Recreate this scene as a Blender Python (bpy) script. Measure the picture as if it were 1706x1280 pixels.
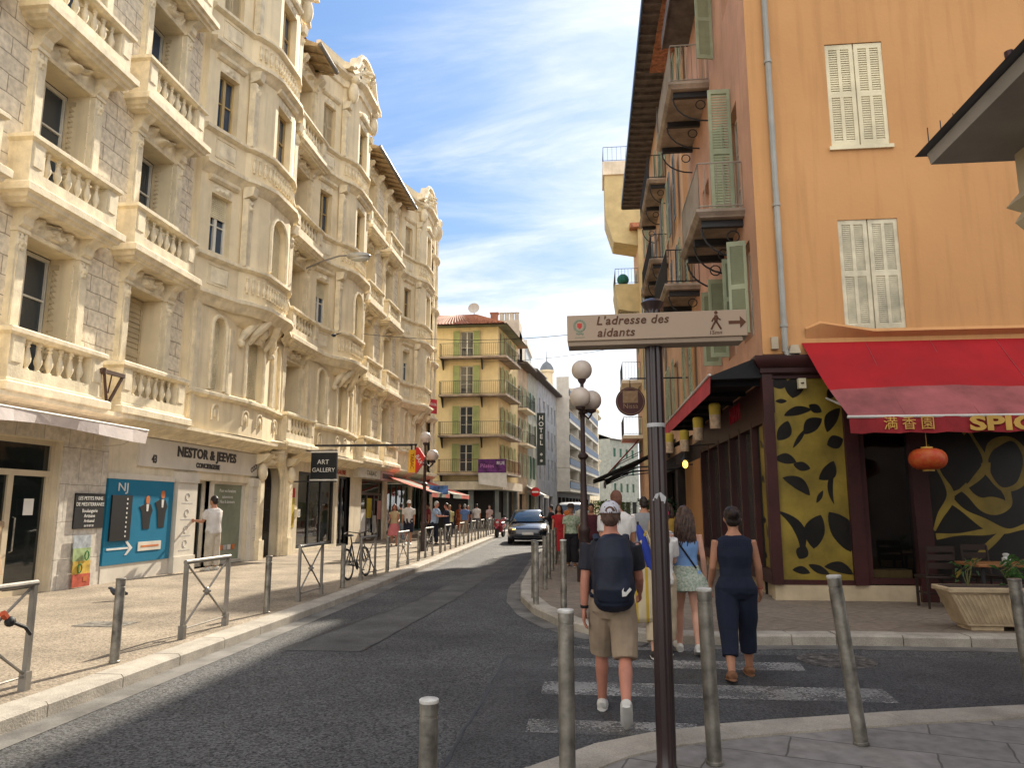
import bpy, bmesh, math, random
from mathutils import Vector, Matrix, noise
for o in list(bpy.data.objects): bpy.data.objects.remove(o)
R = math.radians
sc = bpy.context.scene
COL = sc.collection
# ---------------------------------------------------------------- camera
cd = bpy.data.cameras.new('camera'); cam = bpy.data.objects.new('camera', cd); COL.objects.link(cam)
cd.sensor_width = 36; cd.lens = 26.17; cd.clip_start = .05; cd.clip_end = 4000
cam.location = (0, 0, 1.7); cam.rotation_euler = (R(90+9.387), 0, R(5.996))
sc.camera = cam
# ---------------------------------------------------------------- light and sky
SUN_EL, SUN_AZ = 34.0, 12.0           # azimuth from +Y (down the street) towards +X
ld = bpy.data.lights.new('sun', 'SUN'); ld.energy = 5.0; ld.angle = R(.53); ld.color = (1, .9, .74)
lo = bpy.data.objects.new('sun', ld); COL.objects.link(lo)
sd = Vector((math.cos(R(SUN_EL))*math.sin(R(SUN_AZ)), math.cos(R(SUN_EL))*math.cos(R(SUN_AZ)), math.sin(R(SUN_EL))))
lo.rotation_euler = sd.to_track_quat('Z', 'Y').to_euler(); lo.location = (20, 60, 60)
w = bpy.data.worlds.new('World'); sc.world = w; w.use_nodes = True
nt = w.node_tree; nt.nodes.clear()
def N(t, typ, **kw):
    n = t.nodes.new(typ)
    for k, v in kw.items(): setattr(n, k, v)
    return n
sky = N(nt, 'ShaderNodeTexSky', sky_type='NISHITA', sun_disc=False)
sky.sun_elevation = R(SUN_EL); sky.sun_rotation = R(SUN_AZ); sky.air_density = 1.0; sky.dust_density = .15; sky.ozone_density = 1.5
tc = N(nt, 'ShaderNodeTexCoord'); sep = N(nt, 'ShaderNodeSeparateXYZ'); nt.links.new(tc.outputs['Generated'], sep.inputs[0])
def M2(op, a, b=None, t=nt):
    n = N(t, 'ShaderNodeMath', operation=op)
    for i, x in enumerate((a, b)):
        if x is None: continue
        if isinstance(x, (int, float)): n.inputs[i].default_value = x
        else: t.links.new(x, n.inputs[i])
    return n.outputs[0]
zz = M2('ADD', M2('MAXIMUM', sep.outputs[2], 0.0), .22)
cx = M2('DIVIDE', sep.outputs[0], zz); cy = M2('DIVIDE', sep.outputs[1], zz)
cmb = N(nt, 'ShaderNodeCombineXYZ'); nt.links.new(cx, cmb.inputs[0]); nt.links.new(cy, cmb.inputs[1])
mp = N(nt, 'ShaderNodeMapping'); mp.inputs['Rotation'].default_value = (0, 0, R(28)); mp.inputs['Scale'].default_value = (.9, 2.7, 1); mp.inputs['Location'].default_value = (3.3, .7, 0)
nt.links.new(cmb.outputs[0], mp.inputs[0])
n1 = N(nt, 'ShaderNodeTexNoise'); n1.inputs['Scale'].default_value = 1.5; n1.inputs['Detail'].default_value = 9; n1.inputs['Roughness'].default_value = .62; n1.inputs['Distortion'].default_value = .55
nt.links.new(mp.outputs[0], n1.inputs['Vector'])
n2 = N(nt, 'ShaderNodeTexNoise'); n2.inputs['Scale'].default_value = .7; n2.inputs['Detail'].default_value = 3
nt.links.new(cmb.outputs[0], n2.inputs['Vector'])
hz = N(nt, 'ShaderNodeMapRange'); hz.inputs['From Min'].default_value = .5; hz.inputs['From Max'].default_value = .05; hz.inputs['To Min'].default_value = -.1; hz.inputs['To Max'].default_value = .32
nt.links.new(sep.outputs[2], hz.inputs['Value'])
rt = N(nt, 'ShaderNodeMapRange'); rt.inputs['From Min'].default_value = -.35; rt.inputs['From Max'].default_value = .25; rt.inputs['To Min'].default_value = -.06; rt.inputs['To Max'].default_value = .12
nt.links.new(sep.outputs[0], rt.inputs['Value'])
dens = M2('ADD', M2('ADD', M2('MULTIPLY', n1.outputs['Fac'], .95), M2('MULTIPLY', n2.outputs['Fac'], .55)), M2('ADD', hz.outputs[0], rt.outputs[0]))
cm = N(nt, 'ShaderNodeMapRange', interpolation_type='SMOOTHSTEP'); cm.inputs['From Min'].default_value = .55; cm.inputs['From Max'].default_value = 1.05; cm.inputs['To Max'].default_value = .93
nt.links.new(dens, cm.inputs['Value'])
SKY = .15
mx = N(nt, 'ShaderNodeMix', data_type='RGBA')
nt.links.new(cm.outputs[0], mx.inputs['Factor'])
hs = N(nt, 'ShaderNodeHueSaturation'); hs.inputs['Saturation'].default_value = 1.1; hs.inputs['Value'].default_value = 1.0
nt.links.new(sky.outputs[0], hs.inputs['Color'])
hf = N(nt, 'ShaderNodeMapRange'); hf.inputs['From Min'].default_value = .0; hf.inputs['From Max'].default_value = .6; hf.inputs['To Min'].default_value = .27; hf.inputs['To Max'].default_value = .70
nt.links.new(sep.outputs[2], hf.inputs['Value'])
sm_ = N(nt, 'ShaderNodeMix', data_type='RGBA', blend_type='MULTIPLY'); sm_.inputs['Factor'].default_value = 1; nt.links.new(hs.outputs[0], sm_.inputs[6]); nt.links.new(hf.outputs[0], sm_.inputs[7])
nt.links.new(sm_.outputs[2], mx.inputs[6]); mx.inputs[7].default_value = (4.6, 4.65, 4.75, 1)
# added fill: a bright, unseen cloud bank behind the viewer lifts the shaded fronts
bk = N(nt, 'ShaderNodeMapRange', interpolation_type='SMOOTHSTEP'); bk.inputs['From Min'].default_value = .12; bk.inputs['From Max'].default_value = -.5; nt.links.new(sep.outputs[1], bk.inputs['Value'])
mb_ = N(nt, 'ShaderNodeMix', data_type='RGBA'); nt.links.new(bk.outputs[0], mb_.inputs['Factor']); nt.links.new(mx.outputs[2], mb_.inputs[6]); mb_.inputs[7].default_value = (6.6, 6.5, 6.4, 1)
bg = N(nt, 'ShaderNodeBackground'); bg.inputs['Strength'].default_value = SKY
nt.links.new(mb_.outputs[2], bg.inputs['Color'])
wo = N(nt, 'ShaderNodeOutputWorld'); nt.links.new(bg.outputs[0], wo.inputs[0])
sc.view_settings.view_transform = 'Standard'; sc.view_settings.look = 'None'; sc.view_settings.gamma = 1
sc.view_settings.exposure = .88
sc.cycles.max_bounces = 6; sc.cycles.diffuse_bounces = 4; sc.cycles.glossy_bounces = 3; sc.cycles.transparent_max_bounces = 8
# ---------------------------------------------------------------- materials
MATS = {}
def mat(name, col, rough=.8, var=.13, scale=1.3, bump=.12, bs=45, metal=0, streak=0, col2=None, spec=.35, coat=0, speck=0, spscale=120):
    if name in MATS: return MATS[name]
    m = bpy.data.materials.new(name); m.use_nodes = True; t = m.node_tree; t.nodes.clear()
    out = N(t, 'ShaderNodeOutputMaterial'); b = N(t, 'ShaderNodeBsdfPrincipled'); t.links.new(b.outputs[0], out.inputs[0])
    geo = N(t, 'ShaderNodeNewGeometry'); P = geo.outputs['Position']
    a = N(t, 'ShaderNodeTexNoise'); a.inputs['Scale'].default_value = scale; a.inputs['Detail'].default_value = 6; a.inputs['Roughness'].default_value = .6
    t.links.new(P, a.inputs['Vector'])
    c2 = col2 if col2 else tuple(max(0, c*(1-2.2*var)) for c in col); c1 = col if col2 else tuple(min(1, c*(1+var)) for c in col)
    rp = N(t, 'ShaderNodeMapRange'); rp.inputs['From Min'].default_value = .3; rp.inputs['From Max'].default_value = .68
    t.links.new(a.outputs['Fac'], rp.inputs['Value'])
    mx = N(t, 'ShaderNodeMix', data_type='RGBA'); t.links.new(rp.outputs[0], mx.inputs['Factor'])
    mx.inputs[6].default_value = (*c2, 1); mx.inputs[7].default_value = (*c1, 1)
    c = mx.outputs[2]
    if streak:
        mpn = N(t, 'ShaderNodeMapping'); mpn.inputs['Scale'].default_value = (5, 5, .35); t.links.new(P, mpn.inputs[0])
        s = N(t, 'ShaderNodeTexNoise'); s.inputs['Scale'].default_value = 1; s.inputs['Detail'].default_value = 5; t.links.new(mpn.outputs[0], s.inputs['Vector'])
        r2 = N(t, 'ShaderNodeMapRange'); r2.inputs['From Min'].default_value = .5; r2.inputs['From Max'].default_value = .75; r2.inputs['To Max'].default_value = streak
        t.links.new(s.outputs['Fac'], r2.inputs['Value'])
        m3 = N(t, 'ShaderNodeMix', data_type='RGBA'); t.links.new(r2.outputs[0], m3.inputs['Factor']); t.links.new(c, m3.inputs[6])
        m3.inputs[7].default_value = (col[0]*.45, col[1]*.42, col[2]*.4, 1); c = m3.outputs[2]
    if speck:
        v = N(t, 'ShaderNodeTexVoronoi'); v.inputs['Scale'].default_value = spscale; t.links.new(P, v.inputs['Vector'])
        sv = N(t, 'ShaderNodeSeparateColor'); t.links.new(v.outputs['Color'], sv.inputs[0])
        r3 = N(t, 'ShaderNodeMapRange'); r3.inputs['To Min'].default_value = 1-speck; r3.inputs['To Max'].default_value = 1+speck
        t.links.new(sv.outputs[0], r3.inputs['Value'])
        m4 = N(t, 'ShaderNodeMix', data_type='RGBA', blend_type='MULTIPLY'); m4.inputs['Factor'].default_value = 1
        t.links.new(c, m4.inputs[6]); t.links.new(r3.outputs[0], m4.inputs[7]); c = m4.outputs[2]
    t.links.new(c, b.inputs['Base Color'])
    b.inputs['Roughness'].default_value = rough; b.inputs['Metallic'].default_value = metal; b.inputs['Specular IOR Level'].default_value = spec
    if coat: b.inputs['Coat Weight'].default_value = coat; b.inputs['Coat Roughness'].default_value = .05
    if bump:
        n = N(t, 'ShaderNodeTexNoise'); n.inputs['Scale'].default_value = bs; n.inputs['Detail'].default_value = 4; t.links.new(P, n.inputs['Vector'])
        bp = N(t, 'ShaderNodeBump'); bp.inputs['Strength'].default_value = bump; bp.inputs['Distance'].default_value = .02
        t.links.new(n.outputs['Fac'], bp.inputs['Height']); t.links.new(bp.outputs[0], b.inputs['Normal'])
    MATS[name] = m; return m
def blocks(name, c1, c2, mortar, axis='y', bw=.62, bh=.34, rot=0, ms=.012, offs=.5, bump=.6, rough=.9, speck=True):
    """masonry: courses laid along one world axis"""
    if name in MATS: return MATS[name]
    m = mat(name, c1, rough=rough, bump=0, var=.05); t = m.node_tree
    b = [n for n in t.nodes if n.type == 'BSDF_PRINCIPLED'][0]
    geo = N(t, 'ShaderNodeNewGeometry'); sp = N(t, 'ShaderNodeSeparateXYZ'); t.links.new(geo.outputs['Position'], sp.inputs[0])
    cb = N(t, 'ShaderNodeCombineXYZ')
    if axis == 'y': t.links.new(sp.outputs[1], cb.inputs[0]); t.links.new(sp.outputs[2], cb.inputs[1])
    elif axis == 'x': t.links.new(sp.outputs[0], cb.inputs[0]); t.links.new(sp.outputs[2], cb.inputs[1])
    else: t.links.new(sp.outputs[0], cb.inputs[0]); t.links.new(sp.outputs[1], cb.inputs[1])
    mp = N(t, 'ShaderNodeMapping'); mp.inputs['Rotation'].default_value = (0, 0, rot); t.links.new(cb.outputs[0], mp.inputs[0])
    nz = N(t, 'ShaderNodeTexNoise'); nz.inputs['Scale'].default_value = 3; t.links.new(geo.outputs['Position'], nz.inputs['Vector'])
    va = N(t, 'ShaderNodeVectorMath', operation='MULTIPLY_ADD'); va.inputs[1].default_value = (.05, .05, 0)
    t.links.new(nz.outputs['Color'], va.inputs[0]); t.links.new(mp.outputs[0], va.inputs[2])
    br = N(t, 'ShaderNodeTexBrick'); br.offset = offs; br.inputs['Scale'].default_value = 1; br.inputs['Mortar Size'].default_value = ms; br.inputs['Mortar Smooth'].default_value = .4
    br.inputs['Brick Width'].default_value = bw; br.inputs['Row Height'].default_value = bh; br.inputs['Bias'].default_value = -.1
    br.inputs['Color1'].default_value = (*c1, 1); br.inputs['Color2'].default_value = (*c2, 1); br.inputs['Mortar'].default_value = (*mortar, 1)
    t.links.new(va.outputs[0], br.inputs['Vector'])
    n3 = N(t, 'ShaderNodeTexNoise'); n3.inputs['Scale'].default_value = 9; n3.inputs['Detail'].default_value = 8; t.links.new(geo.outputs['Position'], n3.inputs['Vector'])
    r3 = N(t, 'ShaderNodeMapRange'); r3.inputs['From Min'].default_value = .25; r3.inputs['From Max'].default_value = .75; r3.inputs['To Min'].default_value = .7; r3.inputs['To Max'].default_value = 1.18
    t.links.new(n3.outputs['Fac'], r3.inputs['Value'])
    mm = N(t, 'ShaderNodeMix', data_type='RGBA', blend_type='MULTIPLY'); mm.inputs['Factor'].default_value = 1
    t.links.new(br.outputs['Color'], mm.inputs[6]); t.links.new(r3.outputs[0], mm.inputs[7]); t.links.new(mm.outputs[2], b.inputs['Base Color'])
    h = M2('ADD', M2('MULTIPLY', br.outputs['Fac'], -1.0, t), M2('MULTIPLY', n3.outputs['Fac'], .9, t), t)
    bp = N(t, 'ShaderNodeBump'); bp.inputs['Strength'].default_value = bump; bp.inputs['Distance'].default_value = .03
    t.links.new(h, bp.inputs['Height']); t.links.new(bp.outputs[0], b.inputs['Normal'])
    return m
def glass(name, col=(.02, .025, .03), see=.0, rough=.04):
    """window glass: mirror-like coat over a tinted, partly clear body"""
    if name in MATS: return MATS[name]
    m = bpy.data.materials.new(name); m.use_nodes = True; t = m.node_tree; t.nodes.clear()
    out = N(t, 'ShaderNodeOutputMaterial'); b = N(t, 'ShaderNodeBsdfPrincipled')
    b.inputs['Base Color'].default_value = (*col, 1); b.inputs['Roughness'].default_value = rough; b.inputs['IOR'].default_value = 1.52; b.inputs['Specular IOR Level'].default_value = .75
    geo = N(t, 'ShaderNodeNewGeometry'); n = N(t, 'ShaderNodeTexNoise'); n.inputs['Scale'].default_value = 1.4; t.links.new(geo.outputs['Position'], n.inputs['Vector'])
    bp = N(t, 'ShaderNodeBump'); bp.inputs['Strength'].default_value = .12; bp.inputs['Distance'].default_value = .03
    t.links.new(n.outputs['Fac'], bp.inputs['Height']); t.links.new(bp.outputs[0], b.inputs['Normal'])
    if see:
        tr = N(t, 'ShaderNodeBsdfTransparent'); gl = N(t, 'ShaderNodeBsdfGlossy'); gl.inputs['Roughness'].default_value = rough
        t.links.new(bp.outputs[0], gl.inputs['Normal'])
        tr.inputs[0].default_value = (see, see*1.02, see, 1)
        fr = N(t, 'ShaderNodeFresnel'); fr.inputs['IOR'].default_value = 1.6
        ms = N(t, 'ShaderNodeMixShader'); t.links.new(M2('MULTIPLY', fr.outputs[0], 1.4, t), ms.inputs[0]); t.links.new(tr.outputs[0], ms.inputs[1]); t.links.new(gl.outputs[0], ms.inputs[2])
        t.links.new(ms.outputs[0], out.inputs[0])
    else: t.links.new(b.outputs[0], out.inputs[0])
    MATS[name] = m; return m
# ---------------------------------------------------------------- mesh building
class MB:
    def __init__(s, M=None): s.v = []; s.f = []; s.mi = []; s.M = M; s.m = None
    def add(s, vs, fs, m=None):
        b = len(s.v)
        if s.M is not None: vs = [s.M @ Vector(p) for p in vs]
        s.v += [tuple(p) for p in vs]; s.f += [tuple(b+i for i in f) for f in fs]; s.mi += [m or s.m]*len(fs); return s
    def box(s, x0, x1, y0, y1, z0, z1, m=None):
        return s.add([(x0,y0,z0),(x1,y0,z0),(x1,y1,z0),(x0,y1,z0),(x0,y0,z1),(x1,y0,z1),(x1,y1,z1),(x0,y1,z1)],
                     [(3,2,1,0),(4,5,6,7),(0,1,5,4),(1,2,6,5),(2,3,7,6),(3,0,4,7)], m)
    def quad(s, a, b, c, d, m=None): return s.add([a, b, c, d], [(0,1,2,3)], m)
    def prism(s, poly, h0, h1, axis='z', m=None):
        n = len(poly)
        mk = {'z': lambda p, h: (p[0], p[1], h), 'y': lambda p, h: (p[0], h, p[1]), 'x': lambda p, h: (h, p[0], p[1])}[axis]
        vs = [mk(p, h0) for p in poly]+[mk(p, h1) for p in poly]
        fs = [tuple(range(n))[::-1], tuple(range(n, 2*n))]+[(i, (i+1) % n, n+(i+1) % n, n+i) for i in range(n)]
        return s.add(vs, fs, m)
    def tube(s, pts, r, seg=8, m=None, cap=True):
        pts = [Vector(p) for p in pts]; n = len(pts)
        rs = r if isinstance(r, (list, tuple)) else [r]*n
        vs = []; fs = []; up = None
        for i, p in enumerate(pts):
            d = (pts[min(i+1, n-1)]-pts[max(i-1, 0)])
            d = d.normalized() if d.length > 1e-9 else Vector((0, 0, 1))
            if up is None: up = Vector((1, 0, 0)) if abs(d.x) < .9 else Vector((0, 1, 0))
            a = (up-d*up.dot(d)).normalized(); b = d.cross(a); up = a
            rr = rs[i]; ra, rb = rr if isinstance(rr, tuple) else (rr, rr)
            for k in range(seg):
                t = 2*math.pi*k/seg; vs.append(p+a*(ra*math.cos(t))+b*(rb*math.sin(t)))
        for i in range(n-1):
            for k in range(seg):
                k2 = (k+1) % seg; fs.append((i*seg+k, i*seg+k2, (i+1)*seg+k2, (i+1)*seg+k))
        if cap: fs += [tuple(range(seg))[::-1], tuple((n-1)*seg+k for k in range(seg))]
        return s.add(vs, fs, m)
    def lathe(s, prof, seg=16, c=(0, 0, 0), m=None, sx=1, sy=1):
        vs = []; fs = []; n = len(prof)
        for r, z in prof:
            for k in range(seg):
                t = 2*math.pi*k/seg; vs.append((c[0]+sx*r*math.cos(t), c[1]+sy*r*math.sin(t), c[2]+z))
        for i in range(n-1):
            for k in range(seg):
                k2 = (k+1) % seg; fs.append((i*seg+k, i*seg+k2, (i+1)*seg+k2, (i+1)*seg+k))
        fs += [tuple(range(seg))[::-1], tuple((n-1)*seg+k for k in range(seg))]
        return s.add(vs, fs, m)
    def ball(s, c, r, seg=12, rings=8, m=None):
        rx, ry, rz = r if isinstance(r, tuple) else (r, r, r)
        vs = [(c[0], c[1], c[2]-rz)]; fs = []
        for i in range(1, rings):
            ph = -math.pi/2+math.pi*i/rings
            for k in range(seg):
                t = 2*math.pi*k/seg; vs.append((c[0]+rx*math.cos(ph)*math.cos(t), c[1]+ry*math.cos(ph)*math.sin(t), c[2]+rz*math.sin(ph)))
        vs.append((c[0], c[1], c[2]+rz)); L = len(vs)-1
        for k in range(seg):
            k2 = (k+1) % seg; fs.append((0, 1+k2, 1+k)); fs.append((L, L-seg+k, L-seg+k2))
            for i in range(rings-2): fs.append((1+i*seg+k, 1+i*seg+k2, 1+(i+1)*seg+k2, 1+(i+1)*seg+k))
        return s.add(vs, fs, m)
    def sweep(s, path, prof, m=None, cap=True):
        """run a section prof [(outward, z)] along a plan path [(x, y)]; outward lies to the right of travel (-y for +x)"""
        n = len(path); nr = []
        for i in range(n):
            ns = []
            for a, b in ((i-1, i), (i, i+1)):
                if a < 0 or b >= n: continue
                dx, dy = path[b][0]-path[a][0], path[b][1]-path[a][1]; l = math.hypot(dx, dy) or 1; ns.append((dy/l, -dx/l))
            if len(ns) == 2:
                sx, sy = ns[0][0]+ns[1][0], ns[0][1]+ns[1][1]; k = max(.35, 1+ns[0][0]*ns[1][0]+ns[0][1]*ns[1][1]); nr.append((sx/k, sy/k))
            else: nr.append(ns[0])
        k = len(prof); vs = [(path[i][0]+nr[i][0]*o, path[i][1]+nr[i][1]*o, z) for i in range(n) for o, z in prof]; fs = []
        for i in range(n-1):
            for j in range(k-1): fs.append((i*k+j, (i+1)*k+j, (i+1)*k+j+1, i*k+j+1))
        if cap: fs += [tuple(range(k)), tuple((n-1)*k+j for j in range(k))[::-1]]
        return s.add(vs, fs, m)
    def wall(s, x0, x1, z0, z1, holes=(), y=0, depth=.3, m=None, mr=None):
        xs = sorted({x0, x1, *[min(max(h[i], x0), x1) for h in holes for i in (0, 1)]}); zs = sorted({z0, z1, *[min(max(h[i], z0), z1) for h in holes for i in (2, 3)]})
        for i in range(len(xs)-1):
            for j in range(len(zs)-1):
                mx_, mz = (xs[i]+xs[i+1])/2, (zs[j]+zs[j+1])/2
                if any(h[0] < mx_ < h[1] and h[2] < mz < h[3] for h in holes): continue
                s.quad((xs[i], y, zs[j]), (xs[i+1], y, zs[j]), (xs[i+1], y, zs[j+1]), (xs[i], y, zs[j+1]), m)
        for a, b, c, d in holes:
            mm = mr or m; e = y+depth
            s.quad((a,y,c),(a,y,d),(a,e,d),(a,e,c), mm); s.quad((b,y,c),(b,e,c),(b,e,d),(b,y,d), mm)
            s.quad((a,y,d),(b,y,d),(b,e,d),(a,e,d), mm); s.quad((a,y,c),(a,e,c),(b,e,c),(b,y,c), mm)
        return s
    def relief(s, x0, x1, z0, z1, y, depth, seed=0, nx=26, nz=10, m=None, freq=7):
        vs = []; fs = []
        for j in range(nz+1):
            for i in range(nx+1):
                x = x0+(x1-x0)*i/nx; z = z0+(z1-z0)*j/nz; u = abs(2*i/nx-1)
                e = min(1, 4*min(i/nx, 1-i/nx)+.02)*min(1, 4*min(j/nz, 1-j/nz)+.02)
                p = Vector((u*(x1-x0)*freq*.5, z*freq, seed*7.3))
                h = abs(noise.noise(p+Vector((noise.noise(p*.7)*1.5, 0, 0))))*1.7
                h = max(0, h+.35*math.sin(u*9+z*6+seed)-.1)
                vs.append((x, y-depth*min(1.2, h)*e, z))
        for j in range(nz):
            for i in range(nx): a = j*(nx+1)+i; fs.append((a, a+1, a+nx+2, a+nx+1))
        return s.add(vs, fs, m)
    def mesh(s, name, smooth=35):
        me = bpy.data.meshes.new(name); me.from_pydata(s.v, [], s.f)
        mats = []
        for x in s.mi:
            if x not in mats: mats.append(x)
        for x in mats: me.materials.append(x)
        me.polygons.foreach_set('material_index', [mats.index(x) for x in s.mi])
        if smooth:
            me.polygons.foreach_set('use_smooth', [True]*len(s.f)); me.set_sharp_from_angle(angle=R(smooth))
        me.update(); return me
def link(name, data, parent=None, M=None, **props):
    o = bpy.data.objects.new(name, data); COL.objects.link(o)
    if parent is not None: o.parent = parent
    if M is not None: o.matrix_local = M if isinstance(M, Matrix) else Matrix.Translation(M)
    for k, v in props.items(): o[k] = v
    return o
def thing(name, label, cat, loc=(0, 0, 0), rotz=0, group=None):
    o = link(name, None, None, None, label=label, category=cat)
    o.empty_display_size = .2; o.location = loc; o.rotation_euler = (0, 0, R(rotz))
    if group: o['group'] = group
    return o
def part(name, mb, parent, label=None, M=None, smooth=35, bevel=0):
    o = link(name, mb.mesh(name, smooth) if isinstance(mb, MB) else mb, parent, M)
    if label: o['label'] = label
    if bevel: b_ = o.modifiers.new('bevel', 'BEVEL'); b_.width = bevel; b_.segments = 2; b_.limit_method = 'ANGLE'; b_.angle_limit = R(50)
    return o
def single(name, mb, label, cat, loc=(0, 0, 0), rotz=0, group=None, smooth=35, bevel=0):
    o = part(name, mb, None, label, None, smooth, bevel); o['category'] = cat
    o.location = loc; o.rotation_euler = (0, 0, R(rotz))
    if group: o['group'] = group
    return o
def struct(name, mb, smooth=35, bevel=0):
    o = part(name, mb, None, None, None, smooth, bevel); o['kind'] = 'structure'; return o
def T(x=0, y=0, z=0, rz=0): return Matrix.Translation((x, y, z)) @ Matrix.Rotation(R(rz), 4, 'Z')
def copy_tree(o, parent=None):
    c = o.copy(); COL.objects.link(c)
    if parent is not None: c.parent = parent; c.matrix_parent_inverse = o.matrix_parent_inverse
    for ch in o.children: copy_tree(ch, c)
    return c
TMP = bpy.data.scenes.new('workbench')
def bake(o):
    """mesh of an object with its modifiers, made apart from the big scene"""
    TMP.collection.objects.link(o); vl = TMP.view_layers[0]; vl.update(); dg = vl.depsgraph
    me = bpy.data.meshes.new_from_object(o.evaluated_get(dg), depsgraph=dg); TMP.collection.objects.unlink(o); return me
def text(s, size, m, parent, name='lettering', M=None, ext=.004, align='CENTER', bold=0, shear=0, sx=1, space=1):
    cu = bpy.data.curves.new('t', 'FONT'); cu.body = s; cu.size = size; cu.extrude = ext; cu.align_x = align; cu.align_y = 'CENTER'; cu.offset = bold; cu.shear = shear; cu.space_character = space
    cu.resolution_u = 3
    t = bpy.data.objects.new('t', cu); me = bake(t)
    bpy.data.objects.remove(t); bpy.data.curves.remove(cu)
    me.materials.clear(); me.materials.append(m); me.transform(Matrix.Rotation(R(90), 4, 'X') @ Matrix.Diagonal((sx, 1, 1, 1)))
    return link(name, me, parent, M)
rnd = random.Random(7)
# palette
PLAS = mat('cream_plaster', (.86, .725, .485), var=.08, scale=.9, bump=.14, streak=.32)
PLAS2 = mat('pale_stucco', (.74, .65, .49), var=.1, bump=.12, streak=.35)
TRIM = mat('carved_stone', (.86, .745, .525), var=.12, scale=3, bump=.35, bs=25, streak=.34)
STONE = blocks('stone_blocks', (.86, .75, .565), (.74, .635, .47), (.42, .34, .235), 'y', .66, .36)
GLASS = glass('window_glass', (.03, .04, .05))
GLASSB = glass('sky_glass', (.025, .05, .09))
WWOOD = mat('white_window_paint', (.72, .68, .58), rough=.5, bump=.05)
BEIGE = mat('beige_shutter_paint', (.55, .44, .27), rough=.6, bump=.1, streak=.3)
CREAMSH = mat('cream_shutter_paint', (.74, .66, .45), rough=.6, bump=.08)
GREENSH = mat('sage_shutter_paint', (.36, .40, .26), rough=.65, bump=.1, streak=.2)
DGREEN = mat('dark_green_paint', (.04, .12, .07), rough=.6)
YGREEN = mat('olive_shutter_paint', (.36, .40, .16), rough=.65, bump=.1)
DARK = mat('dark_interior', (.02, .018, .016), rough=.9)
IRON = mat('dark_iron', (.03, .03, .032), rough=.5, bump=.1)
ZINC = mat('zinc_gutter', (.22, .21, .2), rough=.5, metal=.4)
STEEL = mat('brushed_steel', (.30, .28, .24), rough=.45, metal=.7, var=.3, scale=7, bump=.1, bs=60, streak=.35)
# ---------------------------------------------------------------- windows (every one a part, its panes and shutters sub-parts)
WC = {}
def louvre(mb, x0, x1, z0, z1, y0, y1, n, m, rails=(.5,), back=True, mid=False):
    st = min(.07, (x1-x0)*.16)
    mb.box(x0, x0+st, y0, y1, z0, z1, m); mb.box(x1-st, x1, y0, y1, z0, z1, m)
    rz = [z0+.05]+[z0+(z1-z0)*r for r in rails]+[z1-.05]
    for z in rz: mb.box(x0+st, x1-st, y0, y1, z-.05, z+.05, m)
    for a, b in zip(rz[:-1], rz[1:]):
        k = max(2, int(n*(b-a)/(z1-z0))); h = (b-a-.1)/k
        for i in range(k):
            z = a+.05+h*i
            mb.quad((x0+st, y0+.005, z), (x1-st, y0+.005, z), (x1-st, y1-.005, z+h*.92), (x0+st, y1-.005, z+h*.92), m)
    if back: mb.box(x0+st, x1-st, y1-.004, y1-.001, z0, z1, m)
    if mid: mb.box((x0+x1)/2-.03, (x0+x1)/2+.03, y0+.002, y1, z0+.05, z1-.05, m)
def window(root, M, w, h, kind='casement', fm=None, sm=None, gm=None, n=22, name='window'):
    """M puts the sill centre of the window, its x along the wall and -y outwards"""
    fm = fm or WWOOD; sm = sm or BEIGE; gm = gm or GLASS
    key = (round(w, 2), round(h, 2), kind, fm.name, sm.name, gm.name, n)
    if key not in WC:
        f = MB(); f.m = fm; a = w/2
        f.box(-a, -a+.06, 0, .08, 0, h); f.box(a-.06, a, 0, .08, 0, h); f.box(-a+.06, a-.06, 0, .08, h-.07, h); f.box(-a+.06, a-.06, 0, .08, 0, .09)
        p = MB(); p.m = gm; p.quad((-a+.05, .055, .06), (a-.05, .055, .06), (a-.05, .055, h-.05), (-a+.05, .055, h-.05))
        if kind != 'plain':
            f.box(-.045, .045, -.015, .07, .09, h-.07)
            for z in ((.36, .68) if h > 1.9 else (.5,)):
                f.box(-a+.06, -.045, .01, .06, h*z-.018, h*z+.018); f.box(.045, a-.06, .01, .06, h*z-.018, h*z+.018)
        sh = []
        if kind == 'shut':
            s = MB(); louvre(s, -a, -.012, .02, h, -.05, -.022, n, sm, mid=n > 30); s2 = MB(); louvre(s2, .012, a, .02, h, -.05, -.022, n, sm, mid=n > 30); sh = [s, s2]
        elif kind == 'open':
            s = MB(); louvre(s, -a*2-.02, -a-.02, 0, h, -.33, -.29, n, sm); s2 = MB(); louvre(s2, a+.02, a*2+.02, 0, h, -.33, -.29, n, sm); sh = [s, s2]
        elif kind == 'inset':   # folded back against the sides of the recess
            for sg in (-1, 1):
                s = MB(Matrix.Translation((sg*(a-.03), -.02, 0)) @ Matrix.Rotation(R(-90+sg*18), 4, 'Z')); louvre(s, 0, a*.62, 0, h-.1, -.02, .02, n, sm); sh.append(s)
        elif kind in ('roller', 'half'):
            z0 = .05 if kind == 'roller' else h*.62
            s = MB(); k = int((h-z0)/.055)
            for i in range(k):
                z = z0+(h-z0)*i/k; d = (h-z0)/k
                s.add([(-a+.05, -.02, z), (a-.05, -.02, z), (a-.05, -.034, z+d*.5), (-a+.05, -.034, z+d*.5), (a-.05, -.02, z+d*.94), (-a+.05, -.02, z+d*.94)], [(0,1,2,3), (3,2,4,5)], sm)
            s.box(-a+.05, a-.05, -.012, -.006, z0, h, sm); sh = [s]
        WC[key] = (f.mesh('window_frame'), p.mesh('pane', 0), [s.mesh('shutter', 20) for s in sh])
    f, p, sh = WC[key]
    wn = link(name, f, root, M); link('pane', p, wn)
    for s in sh: link('shutter', s, wn)
    return wn
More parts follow.
